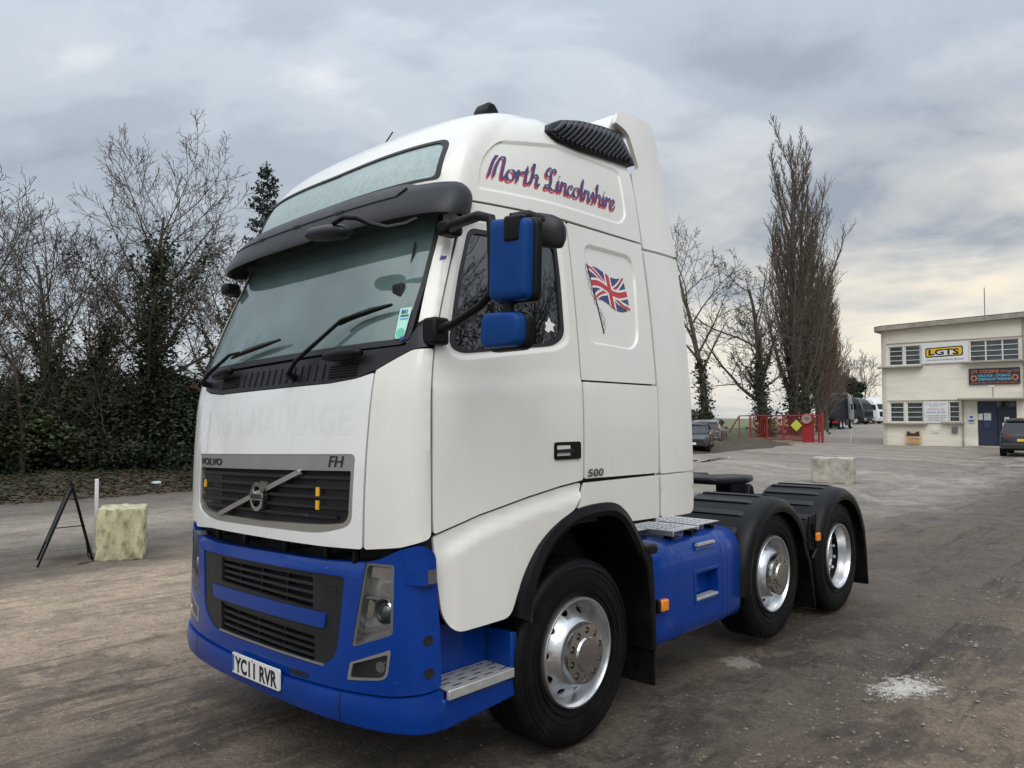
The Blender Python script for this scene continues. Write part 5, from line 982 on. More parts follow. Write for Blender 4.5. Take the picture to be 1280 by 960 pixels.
# ---- wheels
def tyre_prof(r, x0, x1):
    w = x1-x0; c = (x0+x1)/2
    half = [(.300,.44),(.345,.485),(.40,.50),(.445,.492),(.472,.475),(.490,.445),(.4975,.41)]
    P = [(q*r/.5, c-w*k) for q, k in half]
    tread = []
    for g in (-.26,-.09,.09,.26): tread += [(r, c+w*(g-.020)), (r*.972, c+w*(g-.014)), (r*.972, c+w*(g+.014)), (r, c+w*(g+.020))]
    return P+tread+[(q, 2*c-x) for q, x in P[::-1]]
def make_wheel(kind):      # axle along x, outer face towards +x at x = 0
    root = link('wheel', None, None); root.empty_display_size = .1
    m = MB(); m.lathe(tyre_prof(.5, -.305, .0), n=72)
    ty = m.build('tyre', RUBBER, root, sharp=38)
    m = MB()
    for k in range(4):      # raised bands on the sidewall
        rr = (.335,.375,.425,.452)[k]; m.lathe([(rr-.004, -.006+(.0 if k < 3 else -.004)),(rr-.002, .002),(rr+.002, .002),(rr+.004, -.006)], n=72)
    nl = 180; v = []; f = []
    for k in range(nl):     # shoulder lugs
        t = 2*math.pi*k/nl; t2 = t+.016
        for x_ in (-.006,-.030):
            for q in (t, t2): v.append((x_, (.478 if x_ > -.01 else .4995)*math.cos(q), (.478 if x_ > -.01 else .4995)*math.sin(q)))
        b = 4*k; f.append((b, b+1, b+3, b+2))
    m.add(v, f); m.build('sidewall_detail', RUBBER, ty, sharp=60, fix=False)
    if kind == 'duplex':
        m = MB(); m.lathe(tyre_prof(.5, -.655, -.35), n=60); m.build('inner_tyre', RUBBER, root, sharp=38)
    m = MB()
    if kind == 'steer':
        prof = [(.296,-.030),(.297,-.006),(.292,.004),(.284,.004),(.276,-.010),(.268,-.030),(.262,-.070),(.252,-.085)]
    else:
        prof = [(.296,-.030),(.297,-.004),(.292,.006),(.284,.006),(.276,-.008),(.268,-.035),(.262,-.075),(.254,-.095),(.250,-.150),(.246,-.165)]
    m.lathe(prof, n=64); rim = m.build('rim', ALLOY, root, sharp=35, fix=True)
    m = MB(); m.lathe([(.30,-.29),(.25,-.26),(.25,-.10)], n=32); m.build('rim_barrel', BLACK, rim)
    hole = []
    if kind == 'steer':
        dp = lambda r: np.interp(r, [.150,.165,.185,.205,.252], [.010,.004,-.018,-.050,-.085]); ro, ri, rh, hw, hh = .2525, .150, .222, .026, .019
    else:
        dp = lambda r: np.interp(r, [.10,.135,.16,.20,.246], [-.135,-.138,-.150,-.172,-.165]); ro, ri, rh, hw, hh = .2465, .10, .205, .022, .016
    # disc with ten hand holes, unrolled as (angle, r)
    n = 10
    for k in range(n):
        a0 = 2*math.pi*(k+.5)/n
        hole.append([((rh+hh*math.sin(q))*math.cos(a0+hw/rh*math.cos(q)), (rh+hh*math.sin(q))*math.sin(a0+hw/rh*math.cos(q))) for q in np.linspace(0, 2*math.pi, 15)[:-1]])
    oc = [(ro*math.cos(t), ro*math.sin(t)) for t in np.linspace(0, 2*math.pi, 65)[:-1]]; ic = [(ri*math.cos(t), ri*math.sin(t)) for t in np.linspace(0, 2*math.pi, 41)[:-1]]
    V, F = cdt(oc, hole+[ic], [[(r_*math.cos(t), r_*math.sin(t)) for t in np.linspace(0, 2*math.pi, 57)[:-1]] for r_ in ((.168,.190) if kind == 'steer' else (.135,.160))], .03, .02)
    rr = np.hypot(V[:,0], V[:,1]); me = mesh('disc', np.stack([dp(rr), V[:,0], V[:,1]], 1), F.tolist(), ALLOY, True, 50); d = link('wheel_disc', me, rim); solid(d, .012, -1)
    m = MB(); m.lathe([(.26,-.12 if kind == 'steer' else -.20),(.001,-.12 if kind == 'steer' else -.20)], n=32); m.build('brake_drum', DEEP, rim)
    if kind == 'steer':
        # polished hub trim with ten openings
        oc = [(.166*math.cos(t), .166*math.sin(t)) for t in np.linspace(0, 2*math.pi, 57)[:-1]]
        hs = [[(.127*math.cos(2*math.pi*k/10)+.0195*math.cos(q), .127*math.sin(2*math.pi*k/10)+.0195*math.sin(q)) for q in np.linspace(0, 2*math.pi, 17)[:-1]] for k in range(10)]
        V, F = cdt(oc, hs, [[(r_*math.cos(t), r_*math.sin(t)) for t in np.linspace(0, 2*math.pi, 49)[:-1]] for r_ in (.158,.092,.086)], .022, .014)
        rr = np.hypot(V[:,0], V[:,1]); xx = np.interp(rr, [0,.086,.092,.158,.163,.166], [.062,.060,.050,.046,.040,.012])
        me = mesh('hub_trim', np.stack([xx, V[:,0], V[:,1]], 1), F.tolist(), CHROME, True, 35); ht = link('hub_trim', me, root); solid(ht, .004, -1)
        m = MB(); m.lathe([(.150,.012),(.001,.012)], n=32); m.build('hub_back_plate', LGREY, root)  # plain grey plate seen through the trim openings
        for k in range(10):
            a = 2*math.pi*k/10; m = MB(); m.lathe([(.0145,.012),(.0145,.036),(.011,.044),(.0065,.046),(.0065,.052),(.001,.053)], (0, .127*math.cos(a), .127*math.sin(a)), n=6); m.build('wheel_nut', CHROME, root, sharp=25)
    else:
        m = MB(); m.lathe([(.090,-.14),(.090,-.105),(.080,-.092),(.05,-.088),(.045,-.08),(.001,-.078)], n=32); m.build('axle_hub', LGREY, root, sharp=35)
        for k in range(10):
            a = 2*math.pi*k/10; m = MB(); m.lathe([(.015,-.14),(.015,-.105),(.009,-.095),(.001,-.094)], (0, .1675*math.cos(a), .1675*math.sin(a)), n=6); m.build('wheel_nut', ALLOY, root, sharp=25)
    return root
W1 = make_wheel('steer'); W2 = make_wheel('duplex')
tinv = Matrix.Translation(TRUCK.location).inverted()
def put(w, x, y, z, turn, rz_, first):
    o = w if first else copy_tree(w); o.parent = TRUCK; o.matrix_parent_inverse = tinv
    o.rotation_euler = (turn, 0, rz_); o.rotation_mode = 'XYZ'; o.location = (x, y, z); return o
put(W1, 1.200, .012, .548, .25, 0, True); put(W1, -1.2, .012, .548, .6, math.pi, False)
put(W1, 1.200, 2.53, .600, .9, 0, False); put(W1, -1.2, 2.53, .600, .1, math.pi, False)
put(W2, 1.200, 3.94, .553, .4, 0, True); put(W2, -1.2, 3.94, .553, .2, math.pi, False)
for (y, z) in ((.012,.548),(2.53,.60),(3.94,.553)):
    m = MB(); m.tube([(-.9,y,z), (-.3,y,z), (.3,y,z), (.9,y,z)], [.07,.09,.09,.07], 12); m.build('axle', DEEP, TRUCK)
# ---- tank with straps, step well, grating and marker
TP = rpoly([(.50,.37),(1.17,.385),(1.205,.45),(1.205,.90),(1.15,1.003),(1.04,1.028),(.50,1.03)], [.03,.06,.06,.12,.10,.05,.03], 6)
m = MB(); secs = []
for y, k in ((.775,.985),(.785,1),(1.035,1),(1.040,1.012),(1.052,1.012),(1.057,1),(1.655,1),(1.660,1.012),(1.672,1.012),(1.677,1),(1.930,1),(1.942,.985)):
    c = np.array((.85,.72)); secs.append([(c[0]+(p[0]-c[0])*k, y, c[1]+(p[1]-c[1])*k) for p in TP])
m.sweep(secs); tank = m.build('side_tank', BLUE, TRUCK, sharp=35)
for y in (1.075,1.115,1.62,1.735): 
    m = MB(); m.sweep([[(.85+(p[0]-.85)*k, y+d, .72+(p[1]-.72)*k) for p in TP] for d, k in ((-.006,1.0),(-.003,1.006),(.003,1.006),(.006,1.0))]); m.build('tank_rib', BLUE, tank, sharp=60)
def cut(o, a, b):
    c = MB(); c.box(a, b); q = c.build('cutter', None); md = o.modifiers.new('cut', 'BOOLEAN'); md.object = q; md.operation = 'DIFFERENCE'; md.solver = 'EXACT'; bpy.context.view_layer.update()
    me = bpy.data.meshes.new_from_object(o.evaluated_get(bpy.context.evaluated_depsgraph_get())); o.modifiers.clear(); o.data = me; bpy.data.objects.remove(q); me.set_sharp_from_angle(angle=R_(35))
cut(tank, (1.13,1.285,.605), (1.40,1.585,.782))
for a, b in (((1.200,1.262,.580),(1.212,1.285,.806)),((1.200,1.585,.580),(1.212,1.608,.806)),((1.200,1.285,.782),(1.212,1.585,.806)),((1.200,1.285,.580),(1.212,1.585,.605))):
    m = MB(); m.box(a, b); m.build('step_well_frame', BLUE, tank, bevel=.004)
m = MB(); m.box((1.150,1.29,.604), (1.216,1.58,.622)); m.build('step_well_tread', TREAD, tank, bevel=.004)
m = MB(); m.prism([(1.30,.935),(1.57,.935),(1.54,.985),(1.33,.985)], lambda p, o: (1.186-(p[1]-.935)*.5+o, p[0], p[1]), 0, .018); m.build('top_step_bracket', BLUE, tank, bevel=.004)
m = MB(); m.box((1.184,1.31,.962), (1.206,1.56,.978)); m.build('top_step_edge', TREAD, tank)
def grating(x0, x1, y0, y1, z):
    hs = []
    for i in range(int((x1-x0-.04)/.05)):
        for j in range(int((y1-y0-.03)/.055)):
            a, b = x0+.03+i*.05, y0+.025+j*.055+(i % 2)*.018
            if b+.03 < y1-.012: hs.append([(a,b),(a+.022,b),(a+.022,b+.030),(a,b+.030)])
    V, F = cdt([(x0,y0),(x1,y0),(x1,y1),(x0,y1)], hs, (), .2, .2)
    o = link('deck_grating', mesh('deck_grating', [(p[0], p[1], z) for p in V], F.tolist(), TREAD, False), tank); solid(o, .004, -1); return o
grating(.55, 1.14, 1.12, 1.46, 1.078); grating(.55, 1.10, 1.52, 1.82, 1.078); grating(.55, .95, .82, 1.115, 1.078)
for (x, y) in ((1.08,1.16),(1.08,1.42),(1.04,1.55),(1.04,1.78)):
    m = MB(); m.box((x-.03,y-.02,.99), (x+.03,y+.02,1.05)); m.build('grating_foot', BLACK, tank)
for (y, x) in ((1.10,1.145),(1.50,1.105)): m = MB(); m.box((.56,y,1.045), (x,y+.016,1.082)); m.build('grating_edge', TREAD, tank, bevel=.004)
m = MB(); m.box((1.16,.77,.62), (1.235,.80,.70)); mk = m.build('marker_bracket', BLACK, TRUCK, bevel=.006)
m = MB(); m.box((1.205,.80,.625), (1.245,.88,.695)); m.build('side_marker', AMBER, mk, bevel=.008)
# ---- rear guards
def guard(cy, cz, s, a0, a1, front_drop, yflap):
    X = lambda x: s*x; R = .585
    P = [(cy-R*math.cos(t)*1.06, cz+R*math.sin(t)) for t in np.linspace(R_(a0), R_(a1), 26)]
    if front_drop: P = [(P[0][0]-.004, front_drop)]+P
    secs = []
    for i, (y, z) in enumerate(P):
        d = np.array((y-cy, z-cz)); d /= np.linalg.norm(d)
        def q(x, o): return (X(x), y+d[0]*o, z+d[1]*o)
        secs.append([q(.60, .0), q(1.13, .004), q(1.205, -.006), q(1.245, -.035), q(1.258, -.075), q(1.25, -.112), q(1.238, -.075), q(1.225, -.045), q(1.19, -.022), q(.60, -.018)])
    m = MB(); m.sweep(secs); g = m.build('rear_fender', BLACK, TRUCK, sharp=50)
    for k in range(9):
        t = R_(a0+12+k*(a1-a0-24)/8); t2 = t+.085
        if (cy-R*math.cos(t)*1.06) > yflap: continue
        rs = []
        for q_ in (t, t2):
            y, z = cy-R*math.cos(q_)*1.06, cz+R*math.sin(q_); d = np.array((y-cy, z-cz)); d /= np.linalg.norm(d)
            rs.append([(X(x), y+d[0]*o, z+d[1]*o) for x, o in ((.62,-.005),(.62,.012),(1.09,.014),(1.125,.006),(1.125,-.005))])
        m = MB(); m.sweep(rs); m.build('fender_rib', GREYB, g, sharp=30)
    return g
for s in (1, -1):
    X = lambda x: s*x; bx_ = lambda m, a, b, c, d, e, f: m.box((min(X(a), X(b)), c, e), (max(X(a), X(b)), d, f))
    g = guard(2.53, .615, s, 8, 160, .52, 9)
    m = MB(); m.prism([(3.03,.80),(3.08,.82),(3.20,.60),(3.29,.22),(3.27,.20),(3.16,.58)], lambda p, x: (X(x), p[0], p[1]), .80, 1.232); m.build('mud_flap', RUBBER, g, bevel=.006)
    g = guard(3.94, .600, s, 22, 162, None, 9)
    m = MB(); m.prism([(4.50,.77),(4.55,.78),(4.60,.55),(4.64,.20),(4.62,.19),(4.56,.55)], lambda p, x: (X(x), p[0], p[1]), .66, 1.232); m.build('mud_flap', RUBBER, g, bevel=.006)
    m = MB(); m.prism([(3.28,.98),(3.42,1.0),(3.40,.72),(3.36,.66),(3.24,.70)], lambda p, x: (X(x), p[0], p[1]), 1.17, 1.20); m.build('fender_link', BLACK, TRUCK, bevel=.01)
    m = MB(); m.tube([(X(1.215),3.30,.92), (X(1.215),3.36,.70), (X(1.20),3.30,.62)], .012, 6); lk = m.build('fender_stay', BLACK, TRUCK)
    m = MB(); bx_(m, 1.22, 1.245, 3.315, 3.395, .765, .835); m.build('side_marker', AMBER, lk, bevel=.008)
# ---- frame, coupling, tail
for s in (1, -1):
    m = MB(); m.prism([(-.9,.72),(5.05,.72),(5.05,.98),(-.9,.98)], lambda p, x: (s*x, p[0], p[1]), .36, .43); m.build('chassis_rail', BLUE, TRUCK, bevel=.01)
for y in (1.1,2.0,3.2,4.4,5.02):
    m = MB(); m.box((-.36,y,.74), (.36,y+.06,.96)); m.build('cross_member', BLUE, TRUCK, bevel=.006)
m = MB(); m.box((-.6,4.98,.62), (.6,5.06,.86)); m.build('tail_beam', BLUE, TRUCK, bevel=.01)
FWP = rpoly([(-.50,2.95),(.50,2.95),(.52,3.55),(.36,3.98),(.12,3.98),(.06,3.62),(-.06,3.62),(-.12,3.98),(-.36,3.98),(-.52,3.55)], [.12,.12,.05,.06,.05,.05,.05,.05,.06,.05])
m = MB(); m.prism(FWP, lambda p, z: (p[0], p[1], z+.03*(3.3-p[1])), 1.215, 1.275); fwl = m.build('fifth_wheel', BLACK, TRUCK, bevel=.02)
for x in (-.38,.38): m = MB(); m.box((x-.08,3.30,.98), (x+.08,3.60,1.22)); m.build('coupling_bracket', BLACK, fwl)
m = MB(); m.box((-.70,2.7,.98), (.70,4.1,1.02)); m.build('deck_plate', BLUE, TRUCK)
for s in (1, -1):
    m = MB(); m.prism([(3.30,1.0),(3.52,1.0),(3.46,1.19),(3.40,1.22)], lambda p, x: (s*x, p[0], p[1]), .55, .60); m.build('ramp_bracket', BLACK, TRUCK, bevel=.01)
for k, x in enumerate((-.25,-.1,.1,.25)):
    m = MB(); m.tube([(x,.80,1.75),(x,.98,1.55),(x*.7,1.25,1.15),(x*.5,1.5,1.02)], .018, 7); m.build('air_line', BLACK, TRUCK)
m = MB(); m.box((-.5,.82,1.02), (.5,1.15,1.16)); m.build('cab_mount_beam', DEEP, TRUCK)
m = MB(); m.box((-1.2,.8,.40), (-.5,1.93,1.05)); m.build('battery_box', BLUE, TRUCK, bevel=.05)
# ---- mirrors
def FOLD(v):      # the far-side mirror is folded back against its door
    v = np.array(v, float).reshape(-1, 3); a = R_(-78); dx = v[:,0]+1.10; dy = v[:,1]+.93; w = np.clip(-dx/.10, 0, 1)
    fx = -1.14+(-(-dx)*math.cos(a)+dy*math.sin(a)*0)-.06*0; nx_ = -1.13-(-dx)*math.cos(a)*.6-dy*.5; ny_ = -.93+(-dx)*.97+dy*.2
    v[:,0] = v[:,0]*(1-w)+nx_*w; v[:,1] = v[:,1]*(1-w)+ny_*w; return LEAN(v)
for s in (1, -1):
    X = lambda x: s*x
    def shell(name, m_, pts, y0, y1, parent, bulge=.05, r=.04, dx=0.0):      # face outline in (x,z), bulging forward
        P = rpoly(pts, r, 5); c = np.mean(P, 0); secs = []
        for t, k in ((1.0,1.0),(.55,1.0),(.2,.97),(.05,.90),(0,.74)):
            secs.append([(X(c[0]+(p[0]-c[0])*k+dx*t), y0+(y1-y0)*t, c[1]+(p[1]-c[1])*k) for p in P])
        m = MB(); m.sweep(secs); return m.build(name, m_, parent, sharp=60, post=LEAN if s > 0 else FOLD)
    arm = MB(); arm.tube([(X(1.09),-.86,2.745),(X(1.20),-.93,2.735),(X(1.40),-.97,2.725),(X(1.47),-.965,2.70),(X(1.475),-.96,2.62),(X(1.47),-.955,2.45),(X(1.465),-.955,2.37),(X(1.40),-.96,2.32),(X(1.22),-.96,2.255),(X(1.09),-.975,2.235)], [.026,.026,.023,.023,.024,.021,.021,.020,.022,.027], 10)
    post_ = LEAN if s > 0 else FOLD; ma = arm.build('mirror_arm', BLACK, TRUCK, sharp=80, post=post_)
    m = MB(); m.box((min(X(1.06), X(1.15)),-1.01,2.17), (max(X(1.06), X(1.15)),-.91,2.30)); m.build('mirror_hinge', BLACK, ma, bevel=.015, post=post_)
    m = MB(); m.box((min(X(1.04), X(1.13)),-.91,2.71), (max(X(1.04), X(1.13)),-.80,2.785)); m.build('mirror_hinge', BLACK, ma, bevel=.02, post=post_)
    mh = shell('main_mirror', BLUEM, [(1.485,2.325),(1.702,2.312),(1.712,2.655),(1.490,2.690)], -1.005, -.945, ma, r=.035)
    shell('mirror_rim', BLACK, [(1.478,2.315),(1.720,2.303),(1.730,2.662),(1.483,2.698)], -.955, -.918, mh, r=.035)
    shell('mirror_cap', BLACK, [(1.585,2.565),(1.675,2.558),(1.680,2.672),(1.587,2.680)], -1.012, -.97, mh, r=.012)
    shell('mirror_glass', CHROME, [(1.50,2.335),(1.70,2.325),(1.71,2.645),(1.505,2.675)], -.920, -.915, mh, r=.03)
    lm = shell('wide_angle_mirror', BLUEM, [(1.432,2.122),(1.662,2.118),(1.668,2.262),(1.438,2.282)], -1.005, -.945, ma, r=.05)
    shell('mirror_rim', BLACK, [(1.425,2.108),(1.675,2.105),(1.682,2.268),(1.43,2.288)], -.955, -.915, lm, r=.05)
    m = MB(); m.tube([(X(1.56),-.94,2.33),(X(1.56),-.94,2.27)], .03, 8); m.build('mirror_neck', BLACK, ma, post=post_)
    # kerb mirror pod behind, above the door glass
    m = MB(); m.tube([(X(1.56),-.93,2.685),(X(1.60),-.86,2.705),(X(1.64),-.80,2.68)], .028, 8); m.build('kerb_mirror_arm', BLACK, ma, sharp=80, post=post_)
    ring = []
    for t, r_ in ((-.16,.02),(-.14,.06),(-.06,.085),(.03,.085),(.09,.07),(.115,.03)):
        ring.append([(X(1.655+.55*t+.0), -.79+.30*t+.7*r_*math.cos(q)*.6, 2.630-.15*t+r_*math.sin(q)*.80+(.02 if math.sin(q) > 0 else 0)) for q in np.linspace(0, 2*math.pi, 15)[:-1]])
    m = MB(); m.sweep(ring); m.build('kerb_mirror', GREYB, ma, sharp=80, post=post_)
# ================================================================== YARD THINGS
CONC = mat('old_concrete', (.42,.385,.33), .9, var=.18, vscale=6, bump=.7, bscale=18, dirt=(.16,.14,.11), dirt_amt=.75, dscale=3.5)
LICH = mat('lichen_concrete', (.47,.44,.28), .92, var=.30, vscale=9, bump=.8, bscale=30, dirt=(.10,.09,.05), dirt_amt=.9, dscale=11, stretch=(1,1,.55))
def rough_block(name, label, cat, P, m_, seed, h, jit=.012, n=(10,10,10)):
    # P: four ground corners (counter-clockwise); h: height
    r = np.random.RandomState(seed); bm = bmesh.new(); v = [bm.verts.new(p) for p in P]+[bm.verts.new((p[0], p[1], p[2]+h)) for p in P]
    for q in ((0,3,2,1),(4,5,6,7),(0,1,5,4),(1,2,6,5),(2,3,7,6),(3,0,4,7)): bm.faces.new([v[i] for i in q])
    bmesh.ops.bevel(bm, geom=list(bm.edges), offset=.025, segments=2, affect='EDGES', profile=.6); bmesh.ops.subdivide_edges(bm, edges=[e for e in bm.edges if e.calc_length() > .12], cuts=7, use_grid_fill=True)
    for w in bm.verts: w.co += Vector(r.randn(3))*jit*.5+Vector((vnoise(np.array(w.co.x*7+w.co.z*5), np.array(w.co.y*7+w.co.z*3)),)*3)*jit*2
    bmesh.ops.recalc_face_normals(bm, faces=bm.faces); me = bpy.data.meshes.new(name); bm.to_mesh(me); bm.free(); me.materials.append(m_); me.polygons.foreach_set('use_smooth', [True]*len(me.polygons)); me.set_sharp_from_angle(angle=R_(50))
    o = link(name, me); tag(o, label, cat); return o
rough_block('concrete_block', 'yellow lichen-stained concrete block beside the folding sign', 'block', [(-6.40,.18,.055),(-6.165,.67,.055),(-6.80,.97,.055),(-7.03,.48,.055)], LICH, 1, .63)
rough_block('concrete_block', 'pale weathered concrete block standing behind the rear wheels', 'block', [(-4.46,17.80,.05),(-3.42,18.05,.05),(-3.58,18.75,.05),(-4.62,18.50,.05)], CONC, 2, .68)
m = MB(); m.box((-7.14,.415,.04), (-7.10,.455,1.02)); tag(m.build('marker_post', mat('white_plastic', (.72,.72,.70), .5, var=.05, dirt=(.4,.4,.36), dirt_amt=.3), bevel=.006), 'thin white post standing behind the lichen-stained block', 'post')
# folding sign seen edge-on
SG = thing('folding_sign', 'black folding A-frame sign standing open beside the lichen-stained block', 'sign', (-6.6,-.05,.05))
apex = np.array((-6.60,-.02,.985)); fa = np.array((-6.50,-.42,.05)); fb = np.array((-6.55,.21,.05)); wv = np.array((-.56,.16,0))
for nm, ft in (('front_panel', fa), ('rear_panel', fb)):
    d = (ft-apex); n_ = np.cross(d/np.linalg.norm(d), wv/np.linalg.norm(wv)); n_ /= np.linalg.norm(n_)
    def fp(t, s_, o_): return tuple(apex+d*t+wv*s_+n_*o_)
    m = MB(); m.hexa([fp(.04,.05,-.006),fp(.04,.95,-.006),fp(.74,.95,-.006),fp(.74,.05,-.006),fp(.04,.05,.006),fp(.04,.95,.006),fp(.74,.95,.006),fp(.74,.05,.006)]); m.build('sign_panel', mat('sign_black', (.02,.02,.022), .5, var=.2), SG)
    for s_ in (0, 1): m = MB(); m.tube([fp(0,s_,0), fp(1,s_,0)], .014, 6); m.build('leg', BLACK, SG)
    m = MB(); m.tube([fp(0,0,0), fp(0,1,0)], .014, 6); m.build('top_rail', BLACK, SG)
m = MB(); m.tube([tuple(apex+(fa-apex)*.52), tuple(apex+(fb-apex)*.52)], .006, 5); m.build('stay', BLACK, SG)
m = MB(); m.tube([(-6.55,.10,.50),(-6.52,.12,.30),(-6.50,.14,.12),(-6.46,.20,.065),(-6.40,.10,.062),(-6.38,-.02,.062)], .007, 5); tag(m.build('loose_cable', BLACK), 'thin dark cable trailing to the ground between sign and block', 'cable')
m = MB(); r = random.Random(4); pts = [(r.uniform(-.16,.16), r.uniform(-.10,.10)) for _ in range(14)]
V_ = [(-15.6+a, 4.75+b*1.4, GZ+.12+r.uniform(0,.10)) for a, b in pts]
bm = bmesh.new(); [bm.verts.new(p) for p in V_]; bmesh.ops.convex_hull(bm, input=bm.verts); me = bpy.data.meshes.new('litter_bag'); bm.to_mesh(me); bm.free(); me.materials.append(mat('pale_plastic_bag', (.42,.52,.50), .4, var=.2)); tag(link('litter_bag', me), 'crumpled pale blue plastic litter on the verge', 'litter')
# ---- office building
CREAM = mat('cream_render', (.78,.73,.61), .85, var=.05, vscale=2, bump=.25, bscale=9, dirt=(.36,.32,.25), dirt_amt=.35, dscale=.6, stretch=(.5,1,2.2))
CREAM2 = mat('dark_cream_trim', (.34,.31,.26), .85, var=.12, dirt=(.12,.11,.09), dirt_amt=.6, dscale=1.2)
FRAME = mat('window_frame_white', (.66,.66,.63), .5, var=.04)
OGL = glass('office_glass', (.82,.84,.84), ior=1.6)
BLIND = mat('window_blind', (.42,.43,.43), .8, var=.15, vscale=2)
NAVYD = mat('navy_door_paint', (.020,.030,.065), .4, var=.08)
YB = 45.66; BZ = .15
OFF = thing('office_building', 'two-storey cream flat-roofed office with long window bands and navy door', 'building', (-7, YB, BZ))
wins = [(-10.58,-9.76,4.93,6.04,1),(-9.70,-8.82,4.93,6.05,1),(-6.34,-3.95,4.97,6.12,3),(-10.58,-9.76,1.58,2.72,1),(-9.66,-8.74,1.58,2.72,1),(-7.44,-6.86,1.60,2.73,1),(-2.9,-.9,4.97,6.12,3),(-2.6,-.9,1.6,2.73,2)]
holes = [[(a,c),(b,c),(b,d),(a,d)] for a, b, c, d, _ in wins]+[[(-6.02,.24),(-4.16,.24),(-4.16,2.74),(-6.02,2.74)]]
V, F = cdt([(-10.70,.0),(1.5,.0),(1.5,7.30),(-10.70,7.05)], holes, (), .7, .5)
wl = link('wall', mesh('wall', [(x, YB, z) for x, z in V], F[:, :].tolist(), CREAM, False), OFF); solid(wl, .30, -1)
m = MB(); cr = [(-10.70,YB),(-10.95,YB+.12),(-11.10,YB+.4),(-11.12,YB+9)]
m.sweep([[(x, y, .0), (x, y, 7.05)] for x, y in cr], closed=False); m.build('side_wall', CREAM, OFF, sharp=60)
m = MB(); m.box((-10.7,YB+8.8,.0), (1.5,YB+9,7.2)); m.build('back_wall', CREAM, OFF)
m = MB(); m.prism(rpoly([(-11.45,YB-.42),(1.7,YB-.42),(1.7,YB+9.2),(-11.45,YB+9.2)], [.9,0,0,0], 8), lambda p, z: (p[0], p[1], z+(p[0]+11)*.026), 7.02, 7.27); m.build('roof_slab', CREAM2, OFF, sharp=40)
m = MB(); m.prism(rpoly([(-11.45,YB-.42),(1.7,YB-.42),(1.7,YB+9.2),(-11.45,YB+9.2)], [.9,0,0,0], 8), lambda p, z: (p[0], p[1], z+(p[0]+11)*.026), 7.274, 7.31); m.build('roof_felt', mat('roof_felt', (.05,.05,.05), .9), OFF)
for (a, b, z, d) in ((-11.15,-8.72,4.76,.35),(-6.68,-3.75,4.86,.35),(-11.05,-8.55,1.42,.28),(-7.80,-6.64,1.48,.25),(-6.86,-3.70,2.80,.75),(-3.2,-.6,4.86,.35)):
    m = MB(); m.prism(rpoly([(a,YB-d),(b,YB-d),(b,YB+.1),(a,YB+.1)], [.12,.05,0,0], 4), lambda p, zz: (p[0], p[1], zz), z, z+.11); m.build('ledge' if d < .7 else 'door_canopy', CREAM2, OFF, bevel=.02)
for (a, b, z) in ((-10.7,1.5,6.20),(-10.7,1.5,2.80)):
    m = MB(); m.box((a,YB-.035,z), (b,YB-.003,z+.05)); m.build('string_course', CREAM2, OFF)
for (a, b, c, d, n) in wins:
    fr = MB(); fr.box((a,YB+.06,c), (a+.05,YB+.12,d)); fr.add([], [])
    w = link('window', mesh('window', [(a+.02,YB+.10,c+.02),(b-.02,YB+.10,c+.02),(b-.02,YB+.10,d-.02),(a+.02,YB+.10,d-.02)], [(0,1,2,3)], OGL, False), OFF)
    for k in range(n+1):
        x = a+(b-a)*k/n; x0 = min(max(x-.035, a), b-.07); m = MB(); m.box((x0,YB+.05,c), (x0+.07,YB+.125,d)); m.build('mullion', FRAME, w)
    for k in range(5):
        z = c+(d-c)*k/4; z0 = min(max(z-.022, c), d-.05)+.001*k; m = MB(); m.box((a+.002,YB+.055,z0), (b-.002,YB+.12,z0+.035)); m.build('glazing_bar', FRAME, w)
    m = MB(); m.box((a+.01,YB+.20,c+.01), (b-.01,YB+.215,d-.01)); m.build('blind', BLIND, w)
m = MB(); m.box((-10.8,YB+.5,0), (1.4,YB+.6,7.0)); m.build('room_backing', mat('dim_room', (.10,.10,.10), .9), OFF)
m = MB(); m.tube([(-6.72,YB-.06,.2), (-6.72,YB-.06,2.78)], .04, 8); m.build('downpipe', CREAM2, OFF)
m = MB(); m.tube([(-3.75,YB-.06,2.95), (-3.75,YB-.06,7.1)], .045, 8); m.build('downpipe', CREAM2, OFF)
# entrance
m = MB(); m.box((-6.02,YB+.10,.24), (-5.17,YB+.16,2.73)); dp_ = m.build('door_side_panel', NAVYD, OFF, bevel=.01)
m = MB(); m.box((-5.17,YB+.05,.24), (-5.10,YB+.18,2.73)); m.box((-4.23,YB+.05,.24), (-4.165,YB+.18,2.73)); m.box((-5.10,YB+.05,2.34), (-4.23,YB+.18,2.41)); m.build('door_frame', NAVYD, OFF)
m = MB(); m.box((-5.10,YB+.10,.26), (-4.23,YB+.15,2.33)); dr = m.build('door', mat('dark_door', (.012,.016,.030), .4), OFF, bevel=.01)
m = MB(); m.box((-5.10,YB+.12,2.42), (-4.23,YB+.14,2.72)); m.build('transom_pane', OGL, OFF)
for (x0, x1, z0, z1, c, nm) in ((-6.0,-5.78,1.70,2.05,(.7,.7,.68),'door_notice'),(-5.72,-5.38,1.68,2.08,(.55,.58,.60),'door_notice'),(-4.75,-4.52,1.62,1.86,(.66,.66,.64),'door_notice'),(-4.85,-4.45,1.32,1.55,(.62,.62,.60),'door_notice')):
    m = MB(); m.box((x0,YB+.085,z0), (x1,YB+.097,z1)); m.build(nm, mat('paper_%d' % int(x0*-100), c, .7, var=.05), dp_ if x1 < -5.2 else dr)
m = MB(); m.box((-5.72,YB+.04,1.22), (-5.38,YB+.098,1.58)); m.build('letter_box', mat('box_navy', (.03,.045,.10), .5), dp_, bevel=.01)
